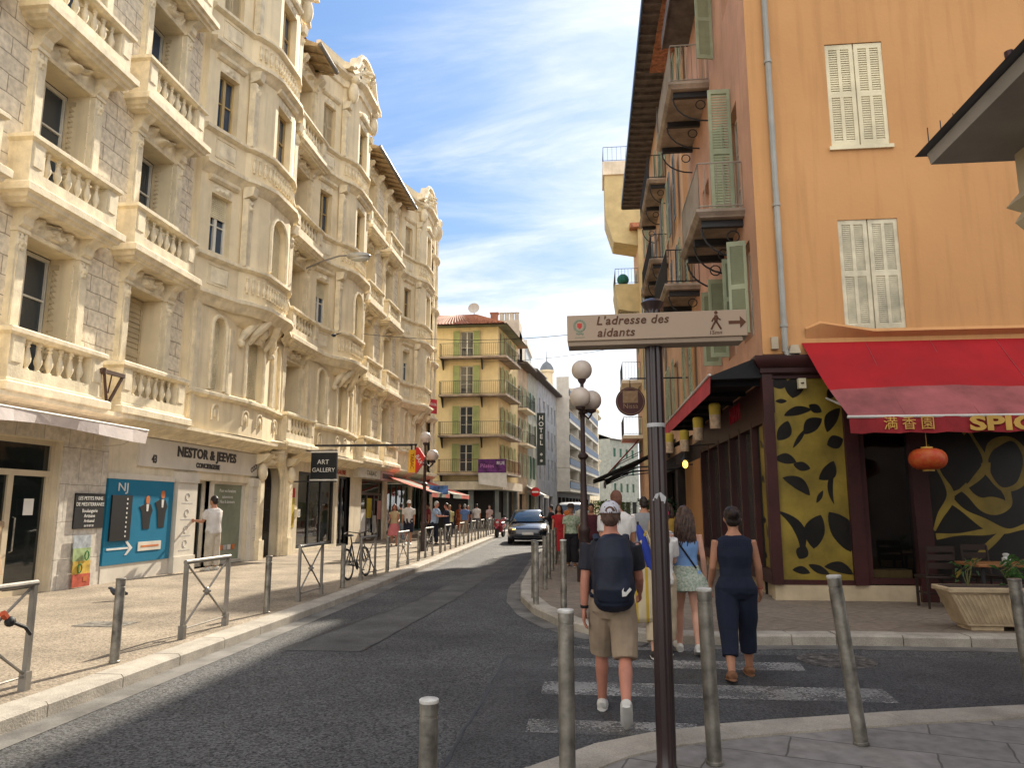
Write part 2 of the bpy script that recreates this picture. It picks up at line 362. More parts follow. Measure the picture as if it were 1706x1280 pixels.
# ---------------------------------------------------------------- carved stone pieces shared by the ornate buildings
BAL = [(.055, 0), (.055, .03), (.03, .05), (.04, .09), (.072, .17), (.076, .22), (.05, .32), (.028, .41), (.045, .44), (.03, .47), (.055, .5), (.055, .54)]
def balcony_mesh(hw=1.27, d=.5, under=.42, mid=False):
    b = MB(); b.m = TRIM
    P = [(-hw+.05, 0), (-hw+.05, -d+.05), (hw-.05, -d+.05), (hw-.05, 0)]
    b.sweep(P, [(-.2, -under*.62), (-.02, -under*.62), (0, -under*.5), (.06, -under*.45), (.08, -.12), (.15, -.09), (.15, .04), (.11, .07), (.03, .08), (.03, .12), (0, .14), (0, .34), (-.2, .34)])
    b.box(-hw+.1, hw-.1, -d+.12, -.001, -under*.6, .12)
    for x in (-hw+.05, hw-.05-.34):
        b.box(x, x+.34, -d+.05, -d+.3, .34, .9); b.box(x+.06, x+.28, -d+.03, -d+.05, .42, .82)
    if mid: b.box(-.16, .16, -d+.05, -d+.28, .34, .9)
    for x in (-hw+.05, hw-.2): b.box(x, x+.15, -d+.3, 0, .34, .9)
    b.sweep(P, [(-.24, .88), (.0, .88), (.05, .92), (.07, .93), (.07, 1.0), (.03, 1.03), (-.24, 1.03), (-.24, .88)])
    return b.mesh('balcony', 30)
def balusters_mesh(hw=1.27, d=.5, n=6, mid=False):
    b = MB(); b.m = TRIM; x0, x1 = -hw+.45, hw-.45
    for i in range(n):
        x = x0+(x1-x0)*(i+.5)/n
        if mid and abs(x) < .2: continue
        b.lathe(BAL, 10, (x, -d+.16, .34))
    b.box(x0, x1, -d+.36, -d+.37, .34, .4)
    return b.mesh('balustrade', 40)
def surround_mesh(ow, oh, z0=.0):
    """pilasters, capitals, lintel and consoles round an opening ow wide whose head is at oh"""
    b = MB(); b.m = TRIM
    for s in (-1, 1):
        c = s*(ow+.15)
        b.box(c-.13, c+.13, -.12, 0, z0, oh-.02); b.box(c-.085, c+.085, -.14, -.12, z0+.3, oh-.42)
        b.box(c-.16, c+.16, -.15, 0, oh-.02, oh+.05)
        b.relief(c-.12, c+.12, oh-.36, oh-.02, -.12, .1, 3, 8, 8)
        b.prism([(-.12, oh+.05), (-.2, oh+.12), (-.22, oh+.26), (-.36, oh+.36), (-.44, oh+.5), (0, oh+.5), (0, oh+.05)], c-.13, c+.13, 'x')
    b.sweep([(-ow-.02, 0), (ow+.02, 0)], [(0, oh), (.06, oh), (.09, oh+.05), (.05, oh+.08), (.05, oh+.44), (.1, oh+.46), (.14, oh+.5), (0, oh+.5)])
    return b.mesh('window_surround', 30)
def frieze_mesh(ow, oh, seed):
    b = MB(); b.m = TRIM; b.relief(-ow+.02, ow-.02, oh+.1, oh+.44, -.052, .2, seed, 40, 14); return b.mesh('carved_frieze', 50)
BALC, BALU, SURR = balcony_mesh(), balusters_mesh(), surround_mesh(.68, 2.86)
FRZ = [frieze_mesh(.68, 2.86, s) for s in (1, 2)]
BALC2, BALU2 = balcony_mesh(1.15, .45), balusters_mesh(1.15, .45, 6)
ZB, ZP = 3.73, 3.53               # first-floor base, storey height
def window_bay(root, c, floors, kinds, small=False, detail=1):
    for k, kd in zip(floors, kinds):
        z = ZB+ZP*k
        o = link('balcony', BALC2 if small else BALC, root, (c, 0, z)); link('balustrade', BALU2 if small else BALU, o)
        s = link('window_surround', SURR, root, (c, 0, z)); link('carved_frieze', FRZ[k % 2], s)
        window(root, T(c, .5, z+.14), 1.34, 2.7, kd, sm=BEIGE, gm=GLASS if k < 2 else GLASSB)
def arc(x0, z0, w, h, n=10):
    return [(x0+w/2-w/2*math.cos(math.pi*i/n), z0+h*math.sin(math.pi*i/n)) for i in range(n+1)]
def oriel(root, c, mir=1, k=1.0, top=True):
    """curved bay: a flat first storey with arched windows, then a bow on carved corbels, topped by a scrolled gable"""
    F1 = [(-2.95, 0), (-2.95, -.16), (-2.25, -.3), (-1.45, -.42), (-.75, -.52), (.75, -.52), (1.45, -.42), (2.25, -.3), (2.95, -.16), (2.95, 0)]
    F2 = [(-2.95, 0), (-2.95, -.16), (-1.5, -.62), (-1.42, -.74), (-1.1, -.92), (-.68, -1.05), (.68, -1.05), (1.1, -.92), (1.42, -.74), (1.5, -.62), (2.95, -.16), (2.95, 0)]
    F1 = [(x*k, y) for x, y in F1]; F2 = [(x*k, y) for x, y in F2]
    Z0 = 3.66
    b = MB(T(c)); b.m = PLAS
    tr = MB(T(c)); tr.m = TRIM
    def seg(P, i, z0, z1, hole=None, wk='roller', arch=0):
        (xa, ya), (xb, yb) = P[i], P[i+1]; l = math.hypot(xb-xa, yb-ya); an = math.degrees(math.atan2(yb-ya, xb-xa))
        Mx = T(c) @ T(xa, ya, 0, an); keep = b.M; b.M = Mx
        if hole:
            hw, hz0, hz1 = hole
            b.wall(0, l, z0, z1, [(l/2-hw/2, l/2+hw/2, hz0, hz1)], depth=.28, mr=PLAS)
            if arch:   # spandrels fill the corners above the round head
                A = arc(l/2-hw/2, hz1-arch, hw, arch-.005)
                b.prism([(l/2-hw/2, hz1+.002)]+A[:6]+[(l/2, hz1+.002)], .004, .26, 'y'); b.prism([(l/2, hz1+.002)]+A[5:]+[(l/2+hw/2, hz1+.002)], .004, .26, 'y')
                tr.M = Mx; tr.tube([(l/2-hw/2-.06, -.02, hz0)]+[(x+(.06 if x > l/2 else -.06)*abs(x-l/2)/(hw/2), -.02, z+.06*(z-hz1+arch)/arch) for x, z in arc(l/2-hw/2, hz1-arch, hw, arch)]+[(l/2+hw/2+.06, -.02, hz0)], .055, 6); tr.M = T(c)
            else:
                tr.M = Mx
                tr.sweep([(l/2-hw/2-.16, 0), (l/2+hw/2+.16, 0)], [(0, hz1+.3), (.05, hz1+.3), (.12, hz1+.36), (.14, hz1+.44), (0, hz1+.46)])
                tr.relief(l/2-hw/2, l/2+hw/2, hz1+.03, hz1+.28, -.002, .07, 5, 16, 6)
                tr.M = T(c)
            window(root, Mx @ T(l/2, .2, hz0+.02), hw, hz1-hz0-.02, wk, fm=mat('oak_window_paint', (.5, .36, .16), rough=.5) if wk == 'casement' else WWOOD, sm=CREAMSH if wk in ('roller', 'half') else BEIGE, gm=GLASSB)
        else: b.wall(0, l, z0, z1)
        b.M = keep
    zt = ZB+4*ZP+1.0
    # first storey
    n = len(F1)-1
    for i in range(n):
        hole = {1: None, 2: (.5, 4.75, 6.7), 4: (1.05, 4.75, 6.75), 6: (.5, 4.75, 6.7)}.get(i)
        seg(F1, i, Z0, 7.2, hole, 'roller', .5 if i == 4 else .25)
    # upper storeys
    kinds = {0: 'half', 1: 'casement', 2: 'roller', 3: 'roller'}
    n2 = len(F2)-1
    for f in range(1, 4):
        z0 = ZB+ZP*f; z1 = z0+ZP
        for i in range(n2):
            hole = {1: (.72, z0+1.12, z0+2.75), 5: (1.0, z0+1.12, z0+2.85), 9: (.72, z0+1.12, z0+2.75)}.get(i)
            ar = .5 if (f == 1 and i == 5) else 0
            wk = {(1, 1): 'half', (1, 5): 'roller', (2, 1): 'casement', (2, 5): 'casement', (3, 1): 'shut', (3, 5): 'casement'}.get((f, i), 'roller')
            seg(F2, i, z0, z1, hole, wk, ar)
    for i in range(n2): seg(F2, i, ZB+4*ZP, zt+.6)
    # pilasters at the corners, mouldings, bowed balustrades
    for f in range(1, 4):
        z0 = ZB+ZP*f
        for s in (-1, 1):
            tr.box(s*1.46*k-.12, s*1.46*k+.12, -.84, -.66, z0+1.0, z0+2.95)
            tr.relief(s*1.46*k-.13, s*1.46*k+.13, z0+2.6, z0+2.95, -.84, .12, 9, 6, 7)
            tr.prism([(-.66, z0+2.95), (-.95, z0+3.05), (-1.0, z0+3.3), (-.66, z0+3.3)], s*1.46*k-.14, s*1.46*k+.14, 'x')
        tr.sweep(F2[1:-1], [(-.02, z0+.86), (.04, z0+.88), (.13, z0+.94), (.13, z0+1.02), (-.02, z0+1.07)])          # sill
        tr.sweep(F2[1:-1], [(-.02, z0-.34), (.05, z0-.3), (.1, z0-.2), (.2, z0-.12), (.24, z0-.1), (.24, z0+.0), (.06, z0+.06), (-.02, z0+.1)])  # storey cornice
        pts = [F2[2+j] for j in range(7)]
        for j in range(2, 8):
            (xa, ya), (xb, yb) = F2[j], F2[j+1]; l = math.hypot(xb-xa, yb-ya); m_ = max(1, int(l/.17))
            if j in (2, 7): continue
            for q in range(m_):
                t_ = (q+.5)/m_; tr.lathe([(r*.8, z*.8) for r, z in BAL], 8, (xa+(xb-xa)*t_, ya+(yb-ya)*t_-.03, z0+.3))
        for (xa, xb, yy) in ((-2.55*k, -1.85*k, 0), (1.85*k, 2.55*k, 0)):
            sg = -1 if xa < 0 else 1; y1, y2 = -.16-(2.95-abs(xa)/k)*.317, -.16-(2.95-abs(xb)/k)*.317
            for u in (0, 1):
                e = .06*u; tr.add([(xa+e, y1-.015, z0+.25+e), (xb-e, y2-.015, z0+.25+e), (xb-e, y2-.015, z0+.78-e), (xa+e, y1-.015, z0+.78-e)][:4], [(0,1,2,3)]) if u else tr.tube([(xa, y1, z0+.25), (xb, y2, z0+.25), (xb, y2, z0+.78), (xa, y1, z0+.78), (xa, y1, z0+.25)], .022, 5)
    # corbel under the bow: quarter round slab on scrolls and a carved mask
    tr.sweep(F2[1:-1], [(-.55, 6.62), (-.38, 6.68), (-.2, 6.8), (-.06, 6.98), (0, 7.1), (0, 7.3), (-.2, 7.3)], PLAS)
    for s in (-1, 1):
        tr.tube([(s*.5, -.55, 6.3), (s*.56, -.72, 6.55), (s*.42, -.9, 6.8), (s*.3, -1.02, 7.0)], [.08, .13, .14, .12], 8)
        tr.tube([(s*.98, -.5, 6.2), (s*.9, -.62, 6.5), (s*.66, -.72, 6.78), (s*.5, -.86, 6.95)], [.06, .12, .13, .1], 8)
        tr.ball((s*.98, -.56, 6.2), .11)
    tr.ball((0, -.72, 6.72), (.17, .17, .22)); tr.ball((0, -.66, 6.9), (.3, .2, .12)); tr.ball((0, -.64, 6.5), (.1, .1, .14))
    tr.relief(-.34, .34, 6.35, 7.0, -.6, .16, 4, 16, 14)
    tr.sweep(F1[1:-1], [(-.02, 4.5), (.06, 4.52), (.12, 4.58), (.12, 4.66), (-.02, 4.72)])
    for x in (-1.85, -1.05, -.45, .45, 1.05, 1.85):
        y = -.52 if abs(x) < .7 else -.36
        tr.tube([(x-.17, y-.03, 3.95), (x-.17, y-.03, 4.2)]+[(x-.17*math.cos(t*math.pi/6), y-.03, 4.2+.17*math.sin(t*math.pi/6)) for t in range(1, 6)]+[(x+.17, y-.03, 4.2), (x+.17, y-.03, 3.95)], .03, 5); tr.ball((x, y-.02, 4.15), (.08, .05, .12), 8, 6)
    for s in (-1, 1): tr.box(s*2.75-.12, s*2.75+.12, -.26, -.1, 3.7, 7.1); tr.box(s*1.42*k-.1, s*1.42*k+.1, -.52, -.38, 4.7, 6.5)
    if top:
        tr.sweep(F2[1:-1], [(-.02, zt-.6), (.08, zt-.55), (.1, zt-.3), (.26, zt-.2), (.32, zt-.16), (.32, zt-.03), (.1, zt+.05), (-.3, zt+.06)])
        # scrolled gable
        G = [(-1.9, zt), (-1.85, zt+.2), (-1.5, zt+.28), (-1.3, zt+.45), (-1.1, zt+.75)]+[(-1.1*math.cos(math.pi*i/8), zt+.75+.62*math.sin(math.pi*i/8)) for i in range(1, 8)]+[(1.1, zt+.75), (1.3, zt+.45), (1.5, zt+.28), (1.85, zt+.2), (1.9, zt)]
        tr.prism(G, -1.08, -.7, 'y', PLAS)
        tr.tube([(x, -1.1, z) for x, z in G], .11, 6)
        tr.ball((0, -1.1, zt+.7), (.3, .16, .34)); tr.relief(-.9, .9, zt+.1, zt+1.1, -1.08, .3, 8, 24, 16)
        for s in (-1, 1): tr.ball((s*1.35*k, -1.0, zt-.75), (.2, .22, .45)); tr.ball((s*1.35*k, -1.05, zt-.2), .2)
    part('oriel', b, root); part('oriel_carving', tr, root)
# ---------------------------------------------------------------- the long ornate building on the left pavement
XL = -10.2
def hlist(bays, floors): return [(c-.68, c+.68, ZB+ZP*k+.14, ZB+ZP*k+2.86) for c in bays for k in floors]
def ornate(x0, x1, stone_runs, plain_runs, bays, kinds, name, label, shop_holes, eave_runs, depth=12, ztop=18.2):
    """x0..x1 is distance along the street (world Y)"""
    root = thing(name, label, 'building', (XL, 0, 0), 90)
    b = MB()
    floors = range(4)
    for a, c in stone_runs: b.wall(a, c, 3.6, ztop, [h for h in hlist(bays, floors) if a < h[0] < c], depth=.5, m=STONE, mr=PLAS)
    for a, c in plain_runs: b.wall(a, c, 3.6, ztop+.5, m=PLAS)
    b.wall(x0, x1, 0, 3.6, shop_holes, depth=.5, m=PLAS2, mr=PLAS2)
    b.quad((x0, 0, 0), (x0, depth, 0), (x0, depth, ztop), (x0, 0, ztop), PLAS); b.quad((x1, 0, 0), (x1, depth, 0), (x1, depth, ztop), (x1, 0, ztop), PLAS); b.quad((x0, depth, 0), (x1, depth, 0), (x1, depth, ztop), (x0, depth, ztop), PLAS)
    part('wall', b, root)
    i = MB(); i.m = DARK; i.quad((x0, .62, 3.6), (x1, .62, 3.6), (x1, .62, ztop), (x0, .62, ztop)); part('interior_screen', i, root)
    for c, ks in zip(bays, kinds): window_bay(root, c, floors, ks)
    tl = mat('terracotta_tiles', (.42, .17, .09), var=.3, scale=6)
    r = MB(); r.m = tl
    r.add([(x0, -.3, ztop+.15), (x1, -.3, ztop+.15), (x1, 6, ztop+2.2), (x0, 6, ztop+2.2), (x1, depth, ztop+.1), (x0, depth, ztop+.1)], [(0,1,2,3), (3,2,4,5)])
    ro = part('roof', r, root)
    for a, c in eave_runs:
        e = MB(); so = mat('soffit_wood', (.55, .41, .24), var=.2, scale=4)
        e.add([(a, -.8, ztop-.22), (c, -.8, ztop-.22), (c, 0, ztop+.02), (a, 0, ztop+.02), (a, -.8, ztop-.15), (c, -.8, ztop-.15), (c, 0, ztop+.2), (a, 0, ztop+.2)], [(0,1,2,3), (4,5,6,7), (0,4,5,1), (1,5,6,2), (0,3,7,4)], so)
        k = int((c-a)/.55)
        for q in range(k+1): x = a+(c-a)*q/max(k, 1); e.prism([(-.74, ztop-.27), (-.74, ztop-.23), (0, ztop-.02), (0, ztop-.12)], x-.05, x+.05, 'x', so)
        part('eave', e, root)
        g = MB(); g.m = ZINC; g.tube([(a, -.85, ztop-.17), (c, -.85, ztop-.17)], .08, 8); part('gutter', g, root)
        f = MB(); f.m = TRIM; f.sweep([(a, 0), (c, 0)], [(0, ztop-.75), (.05, ztop-.72), (.08, ztop-.5), (.12, ztop-.45), (0, ztop-.42)]); part('cornice', f, root)
    return root
K1 = [['inset', 'inset', 'inset', 'inset']]*3+[['shut', 'inset', 'inset', 'inset']]
SH1 = [(4.5, 8.6, .35, 2.9), (9.2, 11.1, .1, 2.95), (11.4, 13.45, .1, 2.95), (14.9, 17.5, .45, 2.42), (18.45, 21.55, .12, 2.4), (22.55, 24.0, .05, 2.95), (25.4, 29.3, .25, 2.95), (29.6, 31.1, .1, 2.95)]
B1 = ornate(2, 31.1, [(2, 17.35), (23.35, 25.15)], [(17.35, 23.35), (25.15, 31.1)], [6.4, 9.5, 12.6, 15.7, 24.3], K1+[['shut', 'shut', 'shut', 'shut']], 'ornate_building',
            'long cream building of stone blocks and carved balustrades on the left, nearest the viewer', SH1, [(2, 17.4), (23.4, 25.2)])
oriel(B1, 20.4); oriel(B1, 28.1)
SH2 = [(32.7, 36.4, .1, 2.95), (37.0, 41.8, .3, 2.95), (42.3, 46.0, .3, 2.95)]
B2 = ornate(31.1, 46.2, [(31.1, 37.9)], [(37.9, 46.2)], [32.6, 35.9], [['shut', 'shut', 'shut', 'shut'], ['inset', 'shut', 'inset', 'shut']], 'ornate_building',
            'second cream carved building on the left, ending in a rounded corner bay with red banner', SH2, [(31.1, 38.4)])
oriel(B2, 40.9)
# its round corner towards the side street
def corner_tower(root):
    b = MB(T(46.2, 2.2)); b.m = PLAS; t = MB(T(46.2, 2.2)); t.m = TRIM
    rr = 2.5
    for i in range(9):
        a0, a1 = R(-100+i*22), R(-100+(i+1)*22)
        x0, y0, x1, y1 = rr*math.cos(a0), rr*math.sin(a0), rr*math.cos(a1), rr*math.sin(a1); l = math.hypot(x1-x0, y1-y0)
        Mx = T(46.2, 2.2) @ T(x0, y0, 0, math.degrees(math.atan2(y1-y0, x1-x0))); b.M = Mx
        win = i in (1, 3, 5, 7)
        hs = [(l/2-.3, l/2+.3, ZB+ZP*f+1.0, ZB+ZP*f+2.85) for f in range(4)] if win else []
        b.wall(0, l, 3.6, 20.0, hs, depth=.2, mr=PLAS)
        b.wall(0, l, 0, 3.6, m=PLAS2)
        if win:
            for f in range(4): window(root, Mx @ T(l/2, .15, ZB+ZP*f+1.02), .6, 1.8, ['roller', 'half', 'plain', 'shut'][(i+f) % 4], sm=BEIGE, gm=GLASSB)
        t.M = Mx; t.box(-.09, .09, -.1, .02, 3.9, 19.2); t.M = T(46.2, 2.2)
    ring = [(rr*math.cos(R(-112+i*9)), rr*math.sin(R(-112+i*9))) for i in range(25)]
    for f in range(5):
        z0 = ZB+ZP*f
        t.sweep(ring, [(-.1, z0-.36), (.06, z0-.3), (.26, z0-.1), (.26, z0), (.06, z0+.06), (-.1, z0+.1)])
        if f < 4: t.sweep(ring, [(-.1, z0+.84), (.1, z0+.86), (.16, z0+.94), (.1, z0+1.0), (-.1, z0+1.02)])
    t.sweep(ring, [(-.1, 19.2), (.1, 19.3), (.35, 19.6), (.4, 19.85), (.1, 20.0), (-.3, 20.1)])
    for i in range(0, 24, 3): t.ball((rr*1.06*math.cos(R(-112+i*9)), rr*1.06*math.sin(R(-112+i*9)), 20.3), (.25, .25, .35), 8, 6)
    e = MB(T(46.2, 2.2)); e.m = mat('soffit_wood', (.42, .28, .15))
    part('corner_tower', b, root); part('tower_carving', t, root)
    e.lathe([(2.3, 20.0), (2.9, 17.7)], 24) if 0 else e.lathe([(2.2, 20.1), (1.9, 21.0), (1.2, 21.8), (.3, 22.3), (.02, 22.8)], 24, m=mat('zinc_dome', (.34, .33, .31), rough=.6))
    part('dome', e, root)
corner_tower(B2)
# shop cornice running along both buildings, broken at the carved doorway
sc_ = MB(T(0, 0)); sc_.m = TRIM
for a, c in ((2, 22.2), (24.3, 31.1)):
    sc_.sweep([(a, 0), (c, 0)], [(0, 3.3), (.08, 3.3), (.12, 3.36), (.3, 3.42), (.5, 3.52), (.56, 3.54), (.56, 3.62), (.1, 3.68), (0, 3.68)])
part('shop_cornice', sc_, B1)
s2 = MB(); s2.m = TRIM; s2.sweep([(31.1, 0), (46.2, 0)], [(0, 3.3), (.08, 3.3), (.3, 3.42), (.5, 3.52), (.56, 3.54), (.56, 3.62), (.1, 3.68), (0, 3.68)]); part('shop_cornice', s2, B2)
# ---------------------------------------------------------------- ground, road, pavements
ASPH = mat('asphalt', (.088, .087, .087), rough=.86, var=.22, scale=.45, bump=.6, bs=110, speck=.75, spscale=62)
AGG = mat('aggregate_paving', (.30, .245, .18), rough=.92, var=.2, scale=.7, bump=.5, bs=60, speck=.42, spscale=55)
AGG2 = mat('dark_paving', (.30, .275, .245), rough=.92, var=.2, scale=.9, bump=.4, bs=70, speck=.3, spscale=80)
KERB = mat('kerb_granite', (.40, .36, .30), rough=.85, var=.14, scale=3, bump=.3, bs=60, speck=.15, spscale=150)
CONC = mat('gutter_concrete', (.17, .16, .145), rough=.9, var=.25, scale=2, bump=.3, bs=50)
g = MB(); g.m = ASPH; g.quad((-400, -400, -.3), (400, -400, -.3), (400, 1200, -.3), (-400, 1200, -.3)); struct('ground', g, 0)
def sheet(pts, z, m, thick=.4): b = MB(); b.prism(pts, z-thick, z, 'z', m); return b
rd = MB(); rd.m = ASPH; rd.quad((-12, -30, 0), (40, -30, 0), (40, 14, 0), (-12, 14, 0)); rd.quad((-12, 14, 0), (6, 14, 0), (10, 170, 0), (-8, 170, 0)); struct('road', rd, 0)
def kerb_line(path, wd, z, left=True, lens=1.0, seed=1):
    """kerb stones along a plan path, joints between, plus a gutter strip on the road side"""
    b = MB(); b.m = KERB; gt = MB(); gt.m = CONC; pts = [Vector((x, y, 0)) for x, y in path]; rr = random.Random(seed)
    sg = 1 if left else -1
    for p, q in zip(pts[:-1], pts[1:]):
        d = q-p; L = d.length; d.normalize(); nrm = Vector((-d.y, d.x, 0))*sg; k = max(1, round(L/lens))
        for i in range(k):
            a = p+d*(L*i/k+.006); c = p+d*(L*(i+1)/k-.006); zz = z+.012+rr.uniform(-.004, .004)
            a2, c2 = a+nrm*wd, c+nrm*wd
            v = [a+Vector((0, 0, -.2)), c+Vector((0, 0, -.2)), c2+Vector((0, 0, -.2)), a2+Vector((0, 0, -.2))]
            e = nrm*.025
            t = [a+Vector((0, 0, zz-.025)), c+Vector((0, 0, zz-.025)), c+e+Vector((0, 0, zz)), a+e+Vector((0, 0, zz)), c2+Vector((0, 0, zz)), a2+Vector((0, 0, zz))]
            b.add(v+t, [(0,1,5,4), (4,5,6,7), (7,6,8,9), (2,3,9,8), (1,2,8,6,5), (3,0,4,7,9)])
        gt.add([p-nrm*.26+Vector((0, 0, .004)), q-nrm*.26+Vector((0, 0, .004)), q+nrm*.02+Vector((0, 0, .006)), p+nrm*.02+Vector((0, 0, .006))], [(0,1,2,3)])
    return b, gt
LK = [(-4.42, -20), (-4.45, 14), (-4.6, 20), (-4.9, 30), (-5.3, 42), (-5.7, 52)]
b, gt = kerb_line(LK, .3, .12, True); struct('kerb', b, 0); struct('gutter', gt, 0)
struct('pavement', sheet([(x-.29, y) for x, y in LK]+[(-13, 52), (-13, -20)], .12, AGG), 0)
import bisect
RKp = [(-2.0, 60), (-1.9, 35), (-1.72, 22), (-1.5, 16), (-1.3, 13.9), (-.95, 12.3), (-.45, 11.0), (.1, 10.25), (.7, 9.95), (1.3, 9.86), (1.9, 9.86), (2.45, 9.95), (3.0, 10.0), (30, 10.3)]
b, gt = kerb_line(RKp, .28, .12, True, .8, 2); struct('kerb', b, 0); struct('gutter', gt, 0)
# the inner edge follows the kerb stones
def offset(path, d):
    o = []
    for i in range(len(path)):
        a = Vector(path[max(i-1, 0)]); c = Vector(path[min(i+1, len(path)-1)]); t = (c-a).normalized(); o.append((path[i][0]-t.y*d, path[i][1]+t.x*d))
    return o
struct('pavement', sheet(offset(RKp, .27)+[(30, 60)], .12, blocks('slab_paving', (.235, .185, .14), (.195, .155, .12), (.11, .09, .07), 'z', .95, .5, R(40), .008, bump=.35)), 0)
NK = [(30, 7.4), (3.55, 7.1), (2.25, 6.74), (1.47, 6.48), (.88, 6.26), (.4, 6.02), (-.03, 5.7), (-.44, 5.2), (-.8, 4.5), (-1.0, 3.5), (-1.1, 2), (-1.1, -20)]
b, gt = kerb_line([(x*.998, y-.34) for x, y in NK], .34, .12, True, .9, 3); struct('kerb', b, 0)
gt2 = MB(); gt2.m = CONC
for (x0, y0), (x1, y1) in zip(NK[:-1], NK[1:]): gt2.add([(x0, y0, .006), (x1, y1, .006), (x1, y1-.36, .008), (x0, y0-.36, .008)], [(0,1,2,3)])
struct('gutter', gt2, 0)
struct('pavement', sheet(offset([(x*.998, y-.34) for x, y in NK], .33)+[(30, -20)], .12, blocks('near_slab_paving', (.27, .25, .23), (.225, .21, .195), (.12, .11, .10), 'z', .9, .45, R(18), .008, bump=.35)), 0)
# zebra crossing, worn
pm = mat('worn_road_paint', (.46, .45, .43), rough=.8, var=.25, bump=.3, bs=120); t_ = pm.node_tree; bs_ = [n for n in t_.nodes if n.type == 'BSDF_PRINCIPLED'][0]
ng = N(t_, 'ShaderNodeNewGeometry'); nn = N(t_, 'ShaderNodeTexNoise'); nn.inputs['Scale'].default_value = 38; nn.inputs['Detail'].default_value = 5; t_.links.new(ng.outputs['Position'], nn.inputs['Vector'])
nb = N(t_, 'ShaderNodeTexNoise'); nb.inputs['Scale'].default_value = 2.6; t_.links.new(ng.outputs['Position'], nb.inputs['Vector'])
ar = N(t_, 'ShaderNodeMapRange'); ar.inputs['From Min'].default_value = .88; ar.inputs['From Max'].default_value = 1.06
t_.links.new(M2('ADD', nn.outputs['Fac'], nb.outputs['Fac'], t_), ar.inputs['Value'])
al = N(t_, 'ShaderNodeMapRange'); al.inputs['From Min'].default_value = 1.0; al.inputs['From Max'].default_value = 0; al.inputs['To Min'].default_value = .12; al.inputs['To Max'].default_value = .68
t_.links.new(ar.outputs[0], al.inputs['Value']); t_.links.new(al.outputs[0], bs_.inputs['Alpha'])
for x0, x1, y0, y1 in ((-.42, 1.2, 9.42, 9.62), (-.46, 2.2, 8.42, 8.85), (-.49, 2.65, 7.18, 7.7), (-.53, .75, 6.0, 6.36)):
    q = MB(); q.quad((x0, y0, .0075), (x1, y0, .0075), (x1+.05, y1, .0075), (x0, y1, .0075), pm); struct('road_marking', q, 0)

# repairs in the carriageway
LA = mat('light_asphalt_patch', (.10, .098, .094), rough=.85, var=.2, scale=1.5, bump=.3, bs=160, speck=.35, spscale=110); DA = mat('dark_asphalt_patch', (.068, .067, .068), rough=.85, var=.2, scale=.8, bump=.4, bs=120, speck=.6, spscale=75)
for pts, m, z in (([(-3.75, 9.0), (-2.75, 9.0), (-2.55, 14), (-2.5, 26), (-3.1, 26), (-3.2, 14)], LA, .004), ([(-.95, -20), (-1.0, 9.0), (-.35, 9.55), (1.0, 9.3), (30, 9.55), (30, 5), (.5, 5)], DA, .0025), ([(-2.3, 17), (-1.75, 17), (-1.8, 24), (-2.2, 24)], DA, .0045)):
    q = MB(); q.add([(x, y, z) for x, y in pts], [tuple(range(len(pts)))], m); struct('road_patch', q, 0)
SEAL = mat('bitumen_seal', (.02, .02, .021), rough=.5, bump=.1); rr = random.Random(9)
for x0, y0, x1, y1 in ((-3.75, 9.0, -3.2, 14), (-3.2, 14, -3.1, 26), (-1.0, 3, -1.0, 9.0), (-2.75, 9, -2.55, 14), (-2.9, 5.0, -1.2, 5.6)):
    q = MB(); k = 26; v = []
    for i in range(k+1): t = i/k; jx = rr.uniform(-.02, .02); w_ = rr.uniform(.008, .02); v += [(x0+(x1-x0)*t+jx-w_, y0+(y1-y0)*t, .0058), (x0+(x1-x0)*t+jx+w_, y0+(y1-y0)*t+.01, .0058)]
    q.add(v, [(2*i, 2*i+1, 2*i+3, 2*i+2) for i in range(k)], SEAL); struct('road_seam', q, 0)
# ---------------------------------------------------------------- right-hand row
ORANGE = mat('orange_render', (.60, .315, .13), rough=.9, var=.07, scale=.55, bump=.2, bs=14, streak=.3, col2=(.54, .28, .115))
PINK = mat('salmon_render', (.60, .335, .22), rough=.9, var=.12, scale=.6, bump=.15, streak=.2)
PEACH = mat('peach_render', (.63, .395, .235), rough=.9, var=.12, scale=.6, bump=.15, streak=.2)
MAROON = mat('maroon_joinery', (.05, .014, .013), rough=.45, var=.2, bump=.1)
TILE = mat('terracotta_tiles', (.42, .17, .09), var=.3, scale=6)
SOFF = mat('weathered_soffit', (.15, .125, .115), rough=.9, var=.2, scale=3)
def iron_rail(mb, path, z, h=1.0, step=.13, m=None, belly=0):
    m = m or IRON
    for a, c in zip(path[:-1], path[1:]):
        a, c = Vector(a), Vector(c); L = (c-a).length; k = max(1, round(L/step))
        for zz in (z+.08, z+h): mb.tube([(a.x, a.y, zz), (c.x, c.y, zz)], .018, 5, m)
        for i in range(k+1):
            p = a+(c-a)*i/k; mb.tube([(p.x, p.y, z+.06), (p.x, p.y, z+h)], .009, 4, m)
